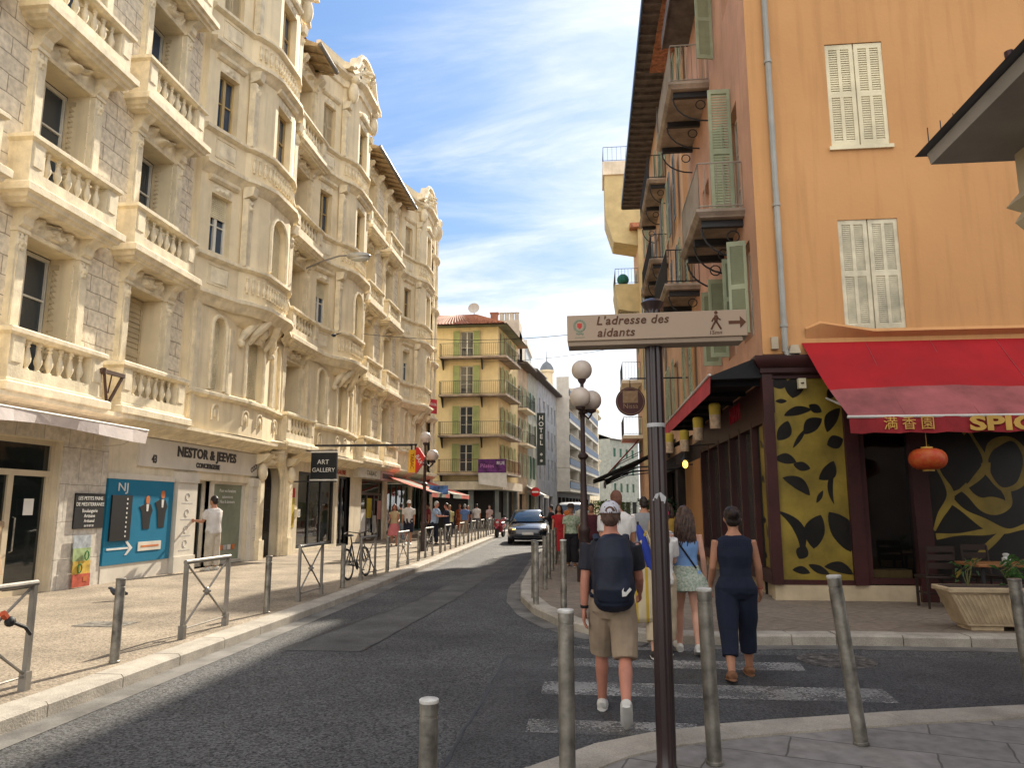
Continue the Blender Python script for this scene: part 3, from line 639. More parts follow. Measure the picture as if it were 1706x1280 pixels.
def iron_balcony(root, M, w, d, z, h=1.0, rail=None, slabm=None, name='balcony', step=.13):
    b = MB(M); b.m = slabm or mat('grey_balcony_slab', (.40, .32, .25), rough=.9, var=.25, streak=.3)
    b.sweep([(-w/2, 0), (-w/2, -d), (w/2, -d), (w/2, 0)], [(-.25, z-.16), (-.05, z-.16), (0, z-.1), (.04, z-.06), (.04, z), (-.25, z)])
    b.box(-w/2+.03, w/2-.03, -d+.03, 0, z-.15, z-.01)
    k = 3 if w > 2 else 2
    for i in range(k):
        x = -w/2+.25+(w-.5)*i/(k-1); b.box(x-.06, x+.06, -d+.1, 0, z-.3, z-.15, IRON)
        b.tube([(x, -.03, z-.95)]+[(x, -.03-(d-.12)*math.sin(t*math.pi/12), z-.95+.65*(1-math.cos(t*math.pi/12))) for t in range(1, 7)], .022, 5, IRON)
        b.tube([(x, -.2-.12*math.cos(t*math.pi/5), z-.5+.12*math.sin(t*math.pi/5)) for t in range(11)], .015, 4, IRON)
    o = part(name, b, root)
    r = MB(M); iron_rail(r, [(-w/2+.04, -.02), (-w/2+.04, -d+.04), (w/2-.04, -d+.04), (w/2-.04, -.02)], z, h, step, rail or IRON)
    link('railing', r.mesh('railing'), o); return o
def loose_shutter(root, M, w, h, sm, n=30, label=None):
    s = MB(); louvre(s, 0, w, 0, h, -.02, .02, n, sm, back=False); o = link('shutter', s.mesh('shutter', 20), root, M)
    if label: o['label'] = label
    return o
# --- the orange restaurant building on the corner
XR, YR, L1 = 3.15, 13.6, 8.0
R1 = thing('restaurant_building', 'orange rendered corner building with cream closed shutters above a red awning', 'building', (XR, YR, 0))
SD = T(0, L1, 0, -90)            # street side, local x runs towards the viewer
H1 = 16.0
b = MB(); b.wall(-.0, 14, 4.4, H1, [(1.45, 2.5, 4.83, 6.92), (1.45, 2.5, 8.36, 10.47), (1.45, 2.5, 11.9, 14.0), (6.2, 7.3, 8.36, 10.47), (6.2, 7.3, 4.83, 6.92), (9.9, 11, 8.36, 10.47)], depth=.1, m=ORANGE)
b.box(-.02, .34, -.035, -.001, 4.42, H1, ORANGE)       # corner band
b.add([(.75, -.06, 4.86), (1.0, -.12, 4.95), (1.9, -.12, 4.78), (14, -.12, 4.78), (14, -.001, 4.86), (1.9, -.001, 4.86), (1.0, -.001, 5.02), (.75, -.001, 4.9)], [(0,1,6,7), (1,2,5,6), (2,3,4,5)], ORANGE)
b.add([(.75, -.06, 4.86), (1.0, -.12, 4.95), (1.9, -.12, 4.78), (14, -.12, 4.78), (14, -.0, 4.7), (1.9, 0, 4.7), (.75, 0, 4.7)], [(0,1,5,6), (1,2,5), (2,3,4,5)], ORANGE)
S_holes = [(6.3-.5, 6.3+.5, 7.6, 10.1), (2.6-.5, 2.6+.5, 7.6, 10.1), (2.9-.5, 2.9+.5, 12.3, 14.6), (6.3-.5, 6.3+.5, 12.6, 14.2), (6.9-.45, 6.9+.45, 4.95, 6.85), (5.1-.45, 5.1+.45, 4.95, 6.85), (3.0-.45, 3.0+.45, 4.95, 6.85), (1.0-.45, 1.0+.45, 4.95, 6.85)]
b.M = SD; b.wall(0, L1, 3.95, H1, S_holes, depth=.22, m=PINK); b.M = None
b.add([(14, 0, 0), (14, 12, 0), (14, 12, H1), (14, 0, H1), (0, 12, H1), (0, 12, 0), (0, L1, 0), (0, L1, H1)], [(0,1,2,3), (1,5,4,2), (5,6,7,4)], ORANGE)
b.box(-.02, 14, .03, .3, 0, .4, mat('cream_plinth', (.52, .42, .28), var=.15, streak=.2))
b.box(.05, .3, .3, L1, 0, .38, mat('cream_plinth', (.52, .42, .28)))
part('wall', b, R1)
for x, z in ((1.975, 4.83), (1.975, 8.36), (1.975, 11.9), (6.75, 8.36), (6.75, 4.83), (10.45, 8.36)):
    window(R1, T(x, .07, z), 1.05, 2.1, 'shut', fm=CREAMSH, sm=CREAMSH if z > 8 else mat('faded_shutter_paint', (.68, .62, .45), rough=.7, var=.16, scale=2.5), n=40 if z > 8 else 52)
b = MB(); b.m = CREAMSH; b.box(1.4, 2.55, -.05, .02, 8.29, 8.36); part('window_sill', b, R1)
for h in S_holes: window(R1, SD @ T((h[0]+h[1])/2, .16, h[2]), h[1]-h[0], h[3]-h[2], 'casement')
iron_balcony(R1, SD @ T(L1-2.25, 0, 0), 2.7, .92, 7.6, 1.0, mat('pale_iron_railing', (.35, .3, .24), rough=.6))
iron_balcony(R1, SD @ T(L1-5.9, 0, 0), 3.5, .98, 12.35, 1.05, mat('pale_iron_railing', (.35, .3, .24)))
loose_shutter(R1, T(-.02, 1.7, 7.75) @ T(-.47, 0, 0, 0), .47, 2.9, GREENSH, 44, 'big sage louvred shutter standing open over the balcony')
loose_shutter(R1, SD @ T(L1-2.55, -.05, 7.7, 200), .5, 2.6, GREENSH, 34)
loose_shutter(R1, T(-.03, .72, 5.0, 0) @ T(-.03, 0, 0, 168), .36, 1.85, GREENSH, 30); loose_shutter(R1, T(-.03, 1.42, 5.0, 186), .38, 1.7, GREENSH, 30)
loose_shutter(R1, T(-.03, 3.1, 5.0, 184), .4, 1.8, GREENSH, 30); loose_shutter(R1, T(-.03, 4.1, 5.0, 176), .4, 1.8, GREENSH, 30)
loose_shutter(R1, T(-.03, 3.3, 12.4, 190), .4, 2.1, GREENSH, 30)
r = MB(); r.m = TILE; r.add([(-.75, -.5, H1-.1), (14.5, -.5, H1-.1), (14.5, 12, H1+1.5), (-.75, 12, H1+1.5)], [(0,1,2,3)]); ro = part('roof', r, R1)
e = MB(); e.m = SOFF; e.box(-.75, 0, -.4, L1-.6, H1-.55, H1-.4); e.box(-.79, -.75, -.4, L1-.6, H1-.6, H1-.2); part('eave', e, R1)
g = MB(); g.m = mat('grey_drainpipe', (.36, .36, .33), rough=.6, var=.12); g.tube([(.36, -.09, 4.45), (.36, -.09, H1)], .055, 10)
for z in (4.9, 7.2, 10.1, 12.8): g.tube([(.36, -.09, z), (.36, -.09, z+.06)], .07, 10); g.box(.33, .39, -.05, 0, z+.01, z+.05)
g.tube([(.36, -.09, 4.5), (.38, -.12, 4.38), (.5, -.1, 4.36)], .05, 8); part('drainpipe', g, R1)
b = MB(); b.m = mat('weathered_ply', (.5, .42, .3)); b.box(.12, .24, -.12, -.04, 4.5, 4.72); part('junction_box', b, R1); b = MB(); b.m = mat('weathered_ply', (.5, .42, .3)); b.prism([(.4, 4.4), (.6, 4.4), (.56, 4.55), (.44, 4.55)], -.2, -.05, 'y'); part('pipe_shoe', b, R1)
# restaurant front
b = MB(); b.m = MAROON
b.sweep([(-.05, 6), (-.05, -.02), (.9, -.02)], [(0, 4.05), (.04, 4.08), (.04, 4.16), (.09, 4.2), (.14, 4.3), (.14, 4.38), (0, 4.4)])
b.box(-.06, .12, -.03, .14, .38, 4.06); b.box(1.3, 1.52, -.03, .14, .38, 4.4); b.box(2.35, 2.62, -.06, .14, .12, 4.4); b.box(1.52, 2.35, .03, .12, .38, .5); b.box(.12, 1.3, .02, .12, .38, .46); b.box(.12, 1.3, .02, .12, 3.98, 4.06)
b.box(1.52, 1.62, .02, .12, .5, 4.4); b.box(5.6, 5.8, -.04, .14, .12, 4.4); b.box(8.5, 8.7, -.04, .14, .12, 4.4); b.box(2.62, 14, .03, .12, .38, .46); b.box(5.8, 14, .06, .12, .46, 4.4)
b.box(.9, 14, .02, .25, 4.1, 4.42)
part('shop_front_frame', b, R1)
FY = mat('yellow_window_film', (.26, .185, .026), rough=.4, var=.22, scale=1.6, bump=0, spec=.5); FK = mat('dark_window_film', (.013, .012, .010), rough=.3, var=.3, bump=0, spec=.5)
def leafp(mb, x, z, l, w_, ang, bend, y, m, tip=1.0):
    n = 12; a = R(ang); ca, sa = math.cos(a), math.sin(a); up_, dn = [], []
    for i in range(n+1):
        t = -1+2*i/n; q = (1-abs(t)**1.7)**tip; b0 = bend*(1-t*t); up_.append((t*l, b0+w_*q)); dn.append((t*l, b0-w_*q))
    pts = up_+dn[::-1][1:-1]; mb.add([(x+p*ca-q*sa, y, z+p*sa+q*ca) for p, q in pts], [tuple(range(len(pts)))], m)
p = MB(); p.quad((.12, .06, .46), (1.3, .06, .46), (1.3, .06, 4.0), (.12, .06, 4.0), FY)
for u, v, l, w_, an, bd in ((.04, .03, .12, .09, 10, .02), (.33, .05, .16, .12, 80, 0), (.05, .12, .08, .03, 0, 0), (.36, .18, .2, .06, 12, .03), (.62, .16, .1, .06, 150, 0), (.57, .25, .17, .09, 40, .03), (.10, .27, .16, .09, 60, -.03), (.36, .31, .17, .03, 55, 0), (.88, .22, .2, .08, 60, .04), (.90, .33, .12, .09, 20, 0), (.14, .42, .15, .07, -10, .03), (.37, .45, .12, .06, -15, 0), (.72, .47, .17, .09, 50, -.05), (.27, .55, .22, .08, -35, .06), (.82, .55, .25, .035, 85, .06), (.10, .78, .48, .07, -65, .16), (.53, .77, .24, .13, 75, .04), (.85, .77, .30, .15, -65, .05), (.30, .87, .1, .08, 60, 0), (.52, .95, .15, .05, -25, 0), (.80, .955, .2, .07, -15, .05), (.27, .985, .12, .05, -10, .02), (.60, .60, .1, .03, 60, 0), (.93, .08, .1, .06, 60, 0)):
    x, z = .12+1.18*u, 4.0-3.54*v; x = min(max(x, .27), 1.15); leafp(p, x, max(.6, z), min(l*1.25, .44), w_*1.35, an, bd*1.2, .0575-.0002*(int(v*100) % 7), FK, .8)
part('patterned_pane', p, R1)
p = MB(); p.quad((2.62, .06, .46), (5.6, .06, .46), (5.6, .06, 4.0), (2.62, .06, 4.0), FK)
def band(mb, pts, w_, y, m, k=10):
    P_ = [Vector((a_, 0, c_)) for a_, c_ in pts]; q = []
    for i in range(len(P_)-1):
        a0, a1, a2, a3 = P_[max(i-1, 0)], P_[i], P_[i+1], P_[min(i+2, len(P_)-1)]
        for j in range(k): t = j/k; q.append(.5*((2*a1)+(a2-a0)*t+(2*a0-5*a1+4*a2-a3)*t*t+(3*a1-a0-3*a2+a3)*t**3))
    q.append(P_[-1]); vs = []
    for i, c in enumerate(q):
        d = (q[min(i+1, len(q)-1)]-q[max(i-1, 0)]).normalized(); n_ = Vector((-d.z, 0, d.x)); ww = w_*(.75+.35*math.sin(i*.23+c.x*3)); vs += [c+n_*ww+Vector((0, y, 0)), c-n_*ww+Vector((0, y, 0))]
    mb.add(vs, [(2*i, 2*i+1, 2*i+3, 2*i+2) for i in range(len(q)-1)], m)
for i, (pts, w_) in enumerate((([(2.66, 2.75), (2.85, 2.3), (3.0, 1.9), (2.8, 1.55), (2.68, 1.3)], .06), ([(3.0, 1.9), (3.35, 2.1), (3.62, 2.45), (3.45, 2.9), (3.25, 3.3), (3.2, 3.9)], .06), ([(3.3, 2.95), (3.6, 3.2), (4.1, 3.5), (4.9, 3.8)], .05), ([(3.62, 2.45), (3.75, 2.75), (4.1, 2.85), (4.3, 2.5), (4.15, 2.1), (3.85, 2.0), (3.65, 2.25), (3.62, 2.45)], .07), ([(2.95, 1.85), (3.3, 1.55), (3.8, 1.3), (4.4, 1.4), (5.5, 1.2)], .08), ([(2.7, 1.2), (3.2, 1.25), (3.7, 1.3)], .05), ([(4.2, 2.1), (4.7, 2.3), (5.1, 2.9), (5.5, 3.1)], .06), ([(2.9, .5), (3.3, .85), (3.8, 1.3)], .05), ([(4.4, 1.4), (4.7, .9), (5.2, .6)], .05), ([(3.2, 2.05), (3.5, 1.75), (3.9, 1.75), (3.9, 2.0)], .14))):
    band(p, pts, w_, .0575-.0003*i, FY)
part('patterned_pane', p, R1)
p = MB(); p.quad((1.62, .07, .5), (2.35, .07, .5), (2.35, .07, 3.2), (1.62, .07, 3.2), glass('shop_glass', see=.75)); p.quad((1.62, .065, 3.2), (2.35, .065, 3.2), (2.35, .065, 4.1), (1.62, .065, 4.1), mat('brown_blind', (.16, .13, .08))); part('pane', p, R1)
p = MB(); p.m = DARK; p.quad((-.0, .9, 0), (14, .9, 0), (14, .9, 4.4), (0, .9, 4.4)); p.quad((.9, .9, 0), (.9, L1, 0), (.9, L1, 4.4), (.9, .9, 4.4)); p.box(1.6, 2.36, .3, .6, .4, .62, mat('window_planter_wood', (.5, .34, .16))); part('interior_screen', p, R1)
p = MB(); p.m = CREAMSH; p.box(.55, .68, -.1, -.0, 3.78, 3.96); p.lathe([(.03, 0), (.03, .01)], 10, (.615, -.1, 3.87), DARK); part('wall_speaker', p, R1)
# street side of the restaurant: timber posts, glass, dark doors, sign letters over
b = MB(SD); b.m = MAROON
for i, x in enumerate((.05, 1.5, 3.0, 4.4, 5.6, 6.8)): b.box(x, x+(.1 if i % 3 else .16), -.06, .12, .38, 3.3)
b.box(0, L1, -.05, .12, 3.2, 3.36); b.box(0, L1, -.02, .14, 3.36, 3.95); b.box(0, L1, -.07, .12, .38, .62); part('street_front_frame', b, R1)
p = MB(SD); p.m = glass('street_side_glass', (.05, .05, .045), rough=.06); p.quad((0, .06, .6), (L1, .06, .6), (L1, .06, 3.25), (0, .06, 3.25)); part('pane', p, R1)
p = MB(SD); p.quad((6.95, .04, .6), (7.95, .04, .6), (7.95, .04, 3.25), (6.95, .04, 3.25), FY); [leafp(p, 7.1+.7*((i*37) % 10)/10, .8+.23*i, .16, .06, i*57, .03, .037, FK) for i in range(10)]; part('patterned_pane', p, R1)
RED = mat('red_awning_cloth', (.34, .005, .010), rough=.8, var=.1, bump=.1, bs=12); GOLD = mat('gold_letters', (.60, .36, .08), rough=.5)
REDL = mat('red_sign_letters', (.45, .02, .05), rough=.5)
text('MIAM', .5, REDL, R1, 'sign_lettering', SD @ T(5.2, -.03, 3.66), .02, sx=.9)
# --- red awning over the terrace
A = thing('awning', 'wide red fabric awning with gold lettering over the corner restaurant terrace', 'awning', (3.82, YR, 0))
b = MB(); b.m = RED
dirt = mat('faded_red_cloth', (.36, .10, .105), rough=.9, var=.3, scale=1.6, col2=(.16, .05, .05))
n, k = 16, 66; vs = []; fs = []
for i in range(n+1):
    t = i/n
    for q in range(k+1):
        x = .24*t+(11-.24*t)*q/k; sag = .045*math.sin(math.pi*t)*(1+.5*math.cos(x*1.75))+.02*noise.noise(Vector((x*1.6, t*2.5, 2.0)))+.008*noise.noise(Vector((x*6, t*7, 5)))
        vs.append((x, -1.45*t, 4.62-1.5*t-sag*(1 if 0 < i < n else 0)))
for i in range(n):
    b.add(vs[i*(k+1):(i+2)*(k+1)], [(q, q+1, k+2+q, k+1+q) for q in range(k)], RED if i < 10 else dirt)
for q in range(1, 10): b.tube([(1.1*q, -1.45*i/8, 4.62-1.5*i/8+.004-.05*math.sin(math.pi*i/8)) for i in range(9)], .004, 4, dirt)
part('canopy', b, A)
v = MB(); v.m = mat('valance_cloth', (.30, .02, .025), rough=.85, var=.2, bump=.2)
k = 60; pts = [(.24+10.76*i/k, -1.46+.015*math.sin(i*1.3), -.012*math.sin(i*2.1)) for i in range(k+1)]
for (x0, y0, d0), (x1, y1, d1) in zip(pts[:-1], pts[1:]): v.add([(x0, y0, 3.1), (x1, y1, 3.1), (x1, y1-.02, 2.84+d1), (x0, y0-.02, 2.84+d0)], [(0,1,2,3)])
vo = part('valance', v, A)
text('\u6e80\u9999\u5712', .22, GOLD, A, 'lettering', T(1.12, -1.5, 2.975), .003, sx=1.0, space=1.5)
text('SPICES', .3, GOLD, A, 'lettering', T(2.01, -1.5, 2.965), .003, align='LEFT', bold=.012, sx=1.72)
b = MB(); b.m = mat('white_metal', (.6, .58, .54), rough=.4); b.tube([(.22, -1.45, 3.1), (11, -1.45, 3.1)], .025, 8)
for x in (.35, 5.5): b.tube([(x, -.05, 3.6), (x+.1, -.75, 3.35), (x+.05, -1.43, 3.1)], .02, 6)
part('awning_arms', b, A)
# --- canopy over its street side
A2 = thing('awning', 'dark canopy with a red valance along the street side of the orange restaurant', 'awning', (XR, YR, 0))
b = MB(); b.m = mat('black_canopy', (.012, .012, .014), rough=.8); b.add([(-.95, 0, 4.05), (-.95, 8.9, 4.05), (0, 8.9, 4.42), (0, 0, 4.42), (-.95, 0, 3.98), (-.95, 8.9, 3.98), (0, 8.9, 4.0), (0, 0, 4.0)], [(0,1,2,3), (4,5,6,7), (0,3,7,4), (1,2,6,5)])
for i in range(7): b.box(-.95, -.02, .3+i*1.35, .36+i*1.35, 3.9, 3.985)
part('canopy', b, A2)
b = MB(); b.m = mat('pale_red_valance', (.50, .05, .06), rough=.8, var=.15); b.add([(-.96, 0, 4.06), (-.96, 8.9, 4.06), (-.98, 8.9, 3.72), (-.98, 0, 3.72)], [(0,1,2,3)]); b.tube([(-.97, 0, 4.07), (-.97, 8.9, 4.07)], .025, 6, mat('white_metal', (.6, .58, .54))); part('valance', b, A2)
# --- the long salmon building next along
L2 = 19.4; R2 = thing('apartment_building', 'tall peach apartment building beyond the orange one, long balconies and sage shutters', 'building', (XR, 21.6, 0))
SD2 = T(0, L2, 0, -90); H2 = 18.7
hs = []
cols = [1.6, 4.0, 6.4, 8.8, 11.2, 13.6, 15.9, 18.2]; zs = [(4.9, 6.9), (7.95, 10.3), (11.3, 13.6), (14.6, 16.8)]
for c in cols:
    for z0, z1 in zs: hs.append((c-.5, c+.5, z0, z1))
b = MB(SD2); b.wall(0, L2, 3.6, H2, hs, depth=.2, m=PEACH); b.wall(0, L2, 0, 3.6, [(.5, 3.5, .1, 3.1), (4.2, 8, .3, 3.1), (8.6, 12.5, .3, 3.1), (13.2, 19, .3, 3.1)], depth=.3, m=mat('dark_shop_front', (.05, .035, .03), rough=.6)); b.M = None
b.add([(0, 0, 0), (9, 0, 0), (9, 0, H2), (0, 0, H2), (0, L2, 0), (9, L2, 0), (9, L2, H2), (0, L2, H2)], [(0,1,2,3), (4,5,6,7), (1,5,6,2), (3,2,6,7)], PEACH); part('wall', b, R2)
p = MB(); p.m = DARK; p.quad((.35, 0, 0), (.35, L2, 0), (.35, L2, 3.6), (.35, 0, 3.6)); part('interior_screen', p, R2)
for i, h in enumerate(hs):
    window(R2, SD2 @ T((h[0]+h[1])/2, .14, h[2]), 1.0, h[3]-h[2], 'open' if i % 3 else 'shut', sm=GREENSH if (i//4) % 3 else mat('grey_blue_shutter', (.22, .25, .26), rough=.7), n=16)
iron_balcony(R2, SD2 @ T(L2-.9, 0, 0), 3.9, .95, 7.9, 1.0, mat('dark_iron', (.03, .03, .032)))
for z in (11.2, 14.5): iron_balcony(R2, SD2 @ T(L2-9, 0, 0), 5.0, .7, z, 1.0, step=.2)
e = MB(); e.m = SOFF; e.box(-1.1, 0, 0, L2-.2, H2-.12, H2); e.box(-1.16, -1.1, -.1, L2-.2, H2-.2, H2+.12, mat('blue_grey_gutter', (.05, .075, .12), rough=.5))
for i in range(34): e.box(-1.1, -.02, .3+i*.57, .38+i*.57, H2-.24, H2-.121)
part('eave', e, R2)
r = MB(); r.m = TILE; r.add([(-1.15, 0, H2+.08), (9, 0, H2+2), (9, L2, H2+2), (-1.15, L2, H2+.08)], [(0,1,2,3)]); part('roof', r, R2)
dn = MB(); dn.m = ZINC; dn.tube([(-.08, 8.2, 3.6), (-.08, 8.2, H2-.2)], .05, 8); part('drainpipe', dn, R2)
# --- yellow building with rounded hanging balconies, at the next corner
R3 = thing('apartment_building', 'tall yellow building with rounded overhanging balconies, behind the peach one', 'building', (3.2, 45.2, 0))
YEL = mat('pale_yellow_render', (.55, .44, .22), var=.1); H3 = 19
b = MB(); b.box(.0, 9, 0, 4.6, 0, H3, PEACH); b.box(-.0, 9, -.03, .02, 4, H3, YEL); part('wall', b, R3)
b = MB(); b.m = YEL
b.prism([(-2.0, 20.0), (-1.5, 18.3), (-.0, 18.0), (-.0, 22.8), (-2.0, 22.8)], .3, 2.6, 'y'); b.box(-2.1, 0, .2, 2.7, 22.8, 23.7, PLAS2); b.box(.004, 1.5, .32, 2.48, 17, 23.6)
part('oriel', b, R3)
r = MB(); iron_rail(r, [(-.05, .25), (-2.05, .25), (-2.05, 2.6)], 23.7, 1.0, .3); part('railing', r, R3)
b = MB(); b.m = YEL; b.prism([(-1.5, 15.4), (-1.3, 13.9), (0, 13.6), (0, 15.5), (-1.5, 15.5)], .3, 3.8, 'y'); o = part('balcony', b, R3)
r = MB(); iron_rail(r, [(-.05, .3), (-1.45, .3), (-1.45, 3.8)], 15.5, 1.0, .2); r.ball((-.95, .9, 15.95), .38, 10, 8, mat('green_parasol', (.02, .16, .12))); link('railing', r.mesh('railing'), o)
for z in (12.6, 9.4, 6.0):
    b = MB(); b.m = PLAS2; b.box(-1.2, 0, .3, 3.6, z-.2, z); o = part('balcony', b, R3); r = MB(); iron_rail(r, [(-.05, .3), (-1.15, .3), (-1.15, 3.6)], z, 1.1, .2); link('railing', r.mesh('railing'), o)
for z in (5, 8.2, 11.4, 14.6):
    window(R3, T(0, 2.3, z, -90) @ T(0, -.02, 0), 1.2, 2.2, 'shut', sm=GREENSH, n=12)
r = MB(); r.m = TILE; r.box(-.5, 9.3, -.3, 4.9, H3, H3+.3); part('roof', r, R3)
# --- lower building further along the same side
R4 = thing('apartment_building', 'lower pale building at the far end of the right side behind the awnings', 'building', (3.9, 60, 0), -6)
b = MB(); b.box(0, 9, 0, 45, 0, 11, PLAS2); part('wall', b, R4)
for i in range(12):
    for z in (4.3, 7.4): window(R4, T(0, 2+i*3.5, z, -90) @ T(0, -.03, 0), 1.1, 2.0, 'shut', sm=GREENSH, n=8)
r = MB(); r.m = TILE; r.box(-.6, 9, -.2, 45.2, 11, 11.3); part('roof', r, R4)
# --- corner of the building beside the viewer: eave and hanging bay
R5 = thing('corner_building', 'grey stone building corner with slate eave and moulded bay at the right edge', 'building', (2.84, 5.2, 0))
SLATE = mat('slate_edge', (.10, .10, .105), rough=.6); GST = mat('grey_stucco', (.33, .30, .26), var=.12, bump=.15)
b = MB(); b.m = GST; b.box(1.9, 10, -9, -.4, .12, 7.5); b.box(.3, 10, -9, -.3, 4.78, 7.5)
part('wall', b, R5)
b = MB(); b.m = mat('cream_bay', (.52, .42, .27), var=.1); P_ = [(.08, -9), (.08, -.1), (2.2, -.1)]
P_ = [(2.2, -.1), (.08, -.1), (.08, -9)]
pf = [(-.5, 3.42), (-.1, 3.46), (0, 3.54), (.03, 3.6), (0, 3.66), (.06, 3.72), (0, 3.8), (0, 4.18), (.03, 4.2), (.09, 4.28), (.1, 4.34), (.04, 4.4), (-.2, 4.42)]
b.sweep(P_[::-1], [(-o, z) for o, z in pf]); b.quad((2.2, -.6, 3.43), (.5, -.6, 3.43), (.5, -9, 3.43), (2.2, -9, 3.43)); b.box(.17, .25, -.098, -.07, 3.85, 3.98, GST); part('moulded_bay', b, R5)
b = MB(); b.m = GST; b.prism([(-.42, 4.08), (-.44, 4.16), (3, 4.16), (3, 4.08)], -9, 0, 'y'); part('eave', b, R5)
b = MB(); b.m = SLATE; b.add([(-.5, -9, 4.17), (-.5, .06, 4.17), (.3, .06, 4.82), (.3, -9, 4.82), (.3, .06, 4.17), (.3, -9, 4.17)], [(0,1,2,3), (1,4,2), (0,5,4,1)])
for i in range(4): b.tube([(-.42+.09*i, .0, 4.18+.023*i), (-.42+.09*i, .0, 4.36+.05*i)], .004, 4, IRON)
b.tube([(.15, -.1, 4.5), (.12, -.1, 4.85)], .03, 8, MAROON); part('roof', b, R5)
# ---------------------------------------------------------------- the far end of the left side
def block(name, label, loc, rotz, L, H, depth, wm, cols, zs, kind, sm, w_=1.0, n=8, roofm=None, eave=.5, shop=None, ground=3.4, ow=None):
    """a plain street house: local x along the street front, y into the block"""
    r = thing(name, label, 'building', loc, rotz)
    hs = [(c-w_/2, c+w_/2, a, c2) for c in cols for a, c2 in zs]
    b = MB(); b.wall(0, L, ground, H, hs, depth=.15, m=wm); b.wall(0, L, 0, ground, [(.6+i*3.2, min(L-.4, 3.2+i*3.2), .1, 2.8) for i in range(int(L/3.2))], depth=.3, m=shop or wm)
    b.add([(0, 0, 0), (0, depth, 0), (0, depth, H), (0, 0, H), (L, 0, 0), (L, depth, 0), (L, depth, H), (L, 0, H)], [(0,1,2,3), (5,4,7,6), (1,5,6,2), (3,2,6,7)], wm)
    part('wall', b, r)
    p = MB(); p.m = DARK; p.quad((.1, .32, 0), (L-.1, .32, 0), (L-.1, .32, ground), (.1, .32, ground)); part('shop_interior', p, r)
    for i, h in enumerate(hs): window(r, T((h[0]+h[1])/2, .12, h[2]), w_, h[3]-h[2], kind if not isinstance(kind, list) else kind[i % len(kind)], sm=sm, n=n)
    if roofm:
        rf = MB(); rf.m = roofm; rf.add([(-.2, -eave, H+.05), (L+.2, -eave, H+.05), (L+.2, depth/2, H+1.6), (-.2, depth/2, H+1.6), (L+.2, depth, H), (-.2, depth, H)], [(0,1,2,3), (3,2,4,5)])
        rf.box(-.2, L+.2, -eave, .0, H-.12, H+.03, SOFF); rf.tube([(-.2, -eave-.05, H), (L+.2, -eave-.05, H)], .07, 6, ZINC); part('roof', rf, r)
    return r
UY = Vector((math.sin(R(6)), math.cos(R(6)), 0)); P0 = Vector((-6.84, 55, 0))
def fp(s): return tuple(P0+UY*s)
YLW = mat('cream_yellow_render', (.80, .645, .35), rough=.9, var=.07, streak=.15)
# corner house with olive shutters, its front turned to the viewer
YB = thing('yellow_house', 'yellow corner house with olive green shutters and iron balconies at the street bend', 'building', P0)
HY = 15.4; zf = [(4.25, 6.35), (7.05, 9.2), (10.1, 12.3), (13.0, 15.0)]
FM = T(-5.6, 0, 0); SM_ = T(0, 0, 0, 84)
hs = [(3.2-.5, 3.2+.5, a, c) for a, c in zf]
b = MB(FM); b.wall(0, 5.6, 3.6, HY, hs, depth=.15, m=YLW); b.wall(-6, 0, 0, HY-.6, [(-1-.4, -1+.4, a+.6, c) for a, c in zf], depth=.15, m=mat('grey_cream_render', (.5, .45, .34), var=.1)); b.wall(0, 5.6, 0, 3.6, [(.3, 3.4, .1, 2.9), (3.8, 5.4, .1, 2.9)], depth=.3, m=mat('grey_green_front', (.2, .22, .2), rough=.7))
hs2 = [(c-.5, c+.5, a, d) for c in (1.6, 4.6) for a, d in zf]
b.M = SM_; b.wall(0, 7.4, 3.6, HY, hs2, depth=.15, m=YLW); b.wall(0, 7.4, 0, 3.6, [(.4, 3.2, .1, 2.9), (3.8, 7, .1, 2.9)], depth=.3, m=mat('grey_green_front', (.2, .22, .2))); b.M = None
b.quad((-11.6, 8, 0), (-.2, 8, 0), (-.2, 8, HY), (-11.6, 8, HY), YLW); b.quad((-11.6, 0, 0), (-11.6, 8, 0), (-11.6, 8, HY), (-11.6, 0, HY), YLW); part('wall', b, YB)
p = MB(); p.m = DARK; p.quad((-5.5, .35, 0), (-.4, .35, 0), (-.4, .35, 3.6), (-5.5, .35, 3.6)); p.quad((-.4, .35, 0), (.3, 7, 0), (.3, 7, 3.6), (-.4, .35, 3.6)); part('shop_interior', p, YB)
for h in hs: window(YB, FM @ T(3.2, .12, h[2]), 1.0, h[3]-h[2], 'open', sm=YGREEN, n=16)
for a, c in zf: window(YB, FM @ T(-1, .12, a+.6), .8, c-a-.6, 'shut', sm=GREENSH, n=10)
for h in hs2: window(YB, SM_ @ T((h[0]+h[1])/2, .12, h[2]), 1.0, h[3]-h[2], 'open', sm=YGREEN, n=12)
for i, z in enumerate((4.15, 6.95, 10.0, 12.9)):
    q = MB(); q.m = mat('grey_balcony_slab', (.24, .2, .17)); q.prism([(-4.4, 0), (-4.4, -.85), (.75, -.85), (1.35, 4.4), (.5, 4.5), (-.0, 0)], z-.14, z, 'z')
    for x in (-4.2, -1.2): q.prism([(0, z-.9), (-.1, z-.85), (-.75, z-.14), (0, z-.14)], x-.04, x+.04, 'x', IRON)
    o = part('balcony', q, YB); rr = MB(); iron_rail(rr, [(-4.35, -.02), (-4.35, -.8), (.7, -.8), (1.3, 4.35), (.5, 4.45)], z, 1.0, .16, IRON if i else mat('red_brown_rail', (.14, .04, .03))); link('railing', rr.mesh('railing'), o)
q = MB(); q.m = PLAS2; q.prism([(-5.4, 0), (-5.4, -.5), (.45, -.5), (1.2, 7.0), (.7, 7.0), (0, 0)], 2.95, 3.55, 'z'); part('shop_fascia', q, YB)
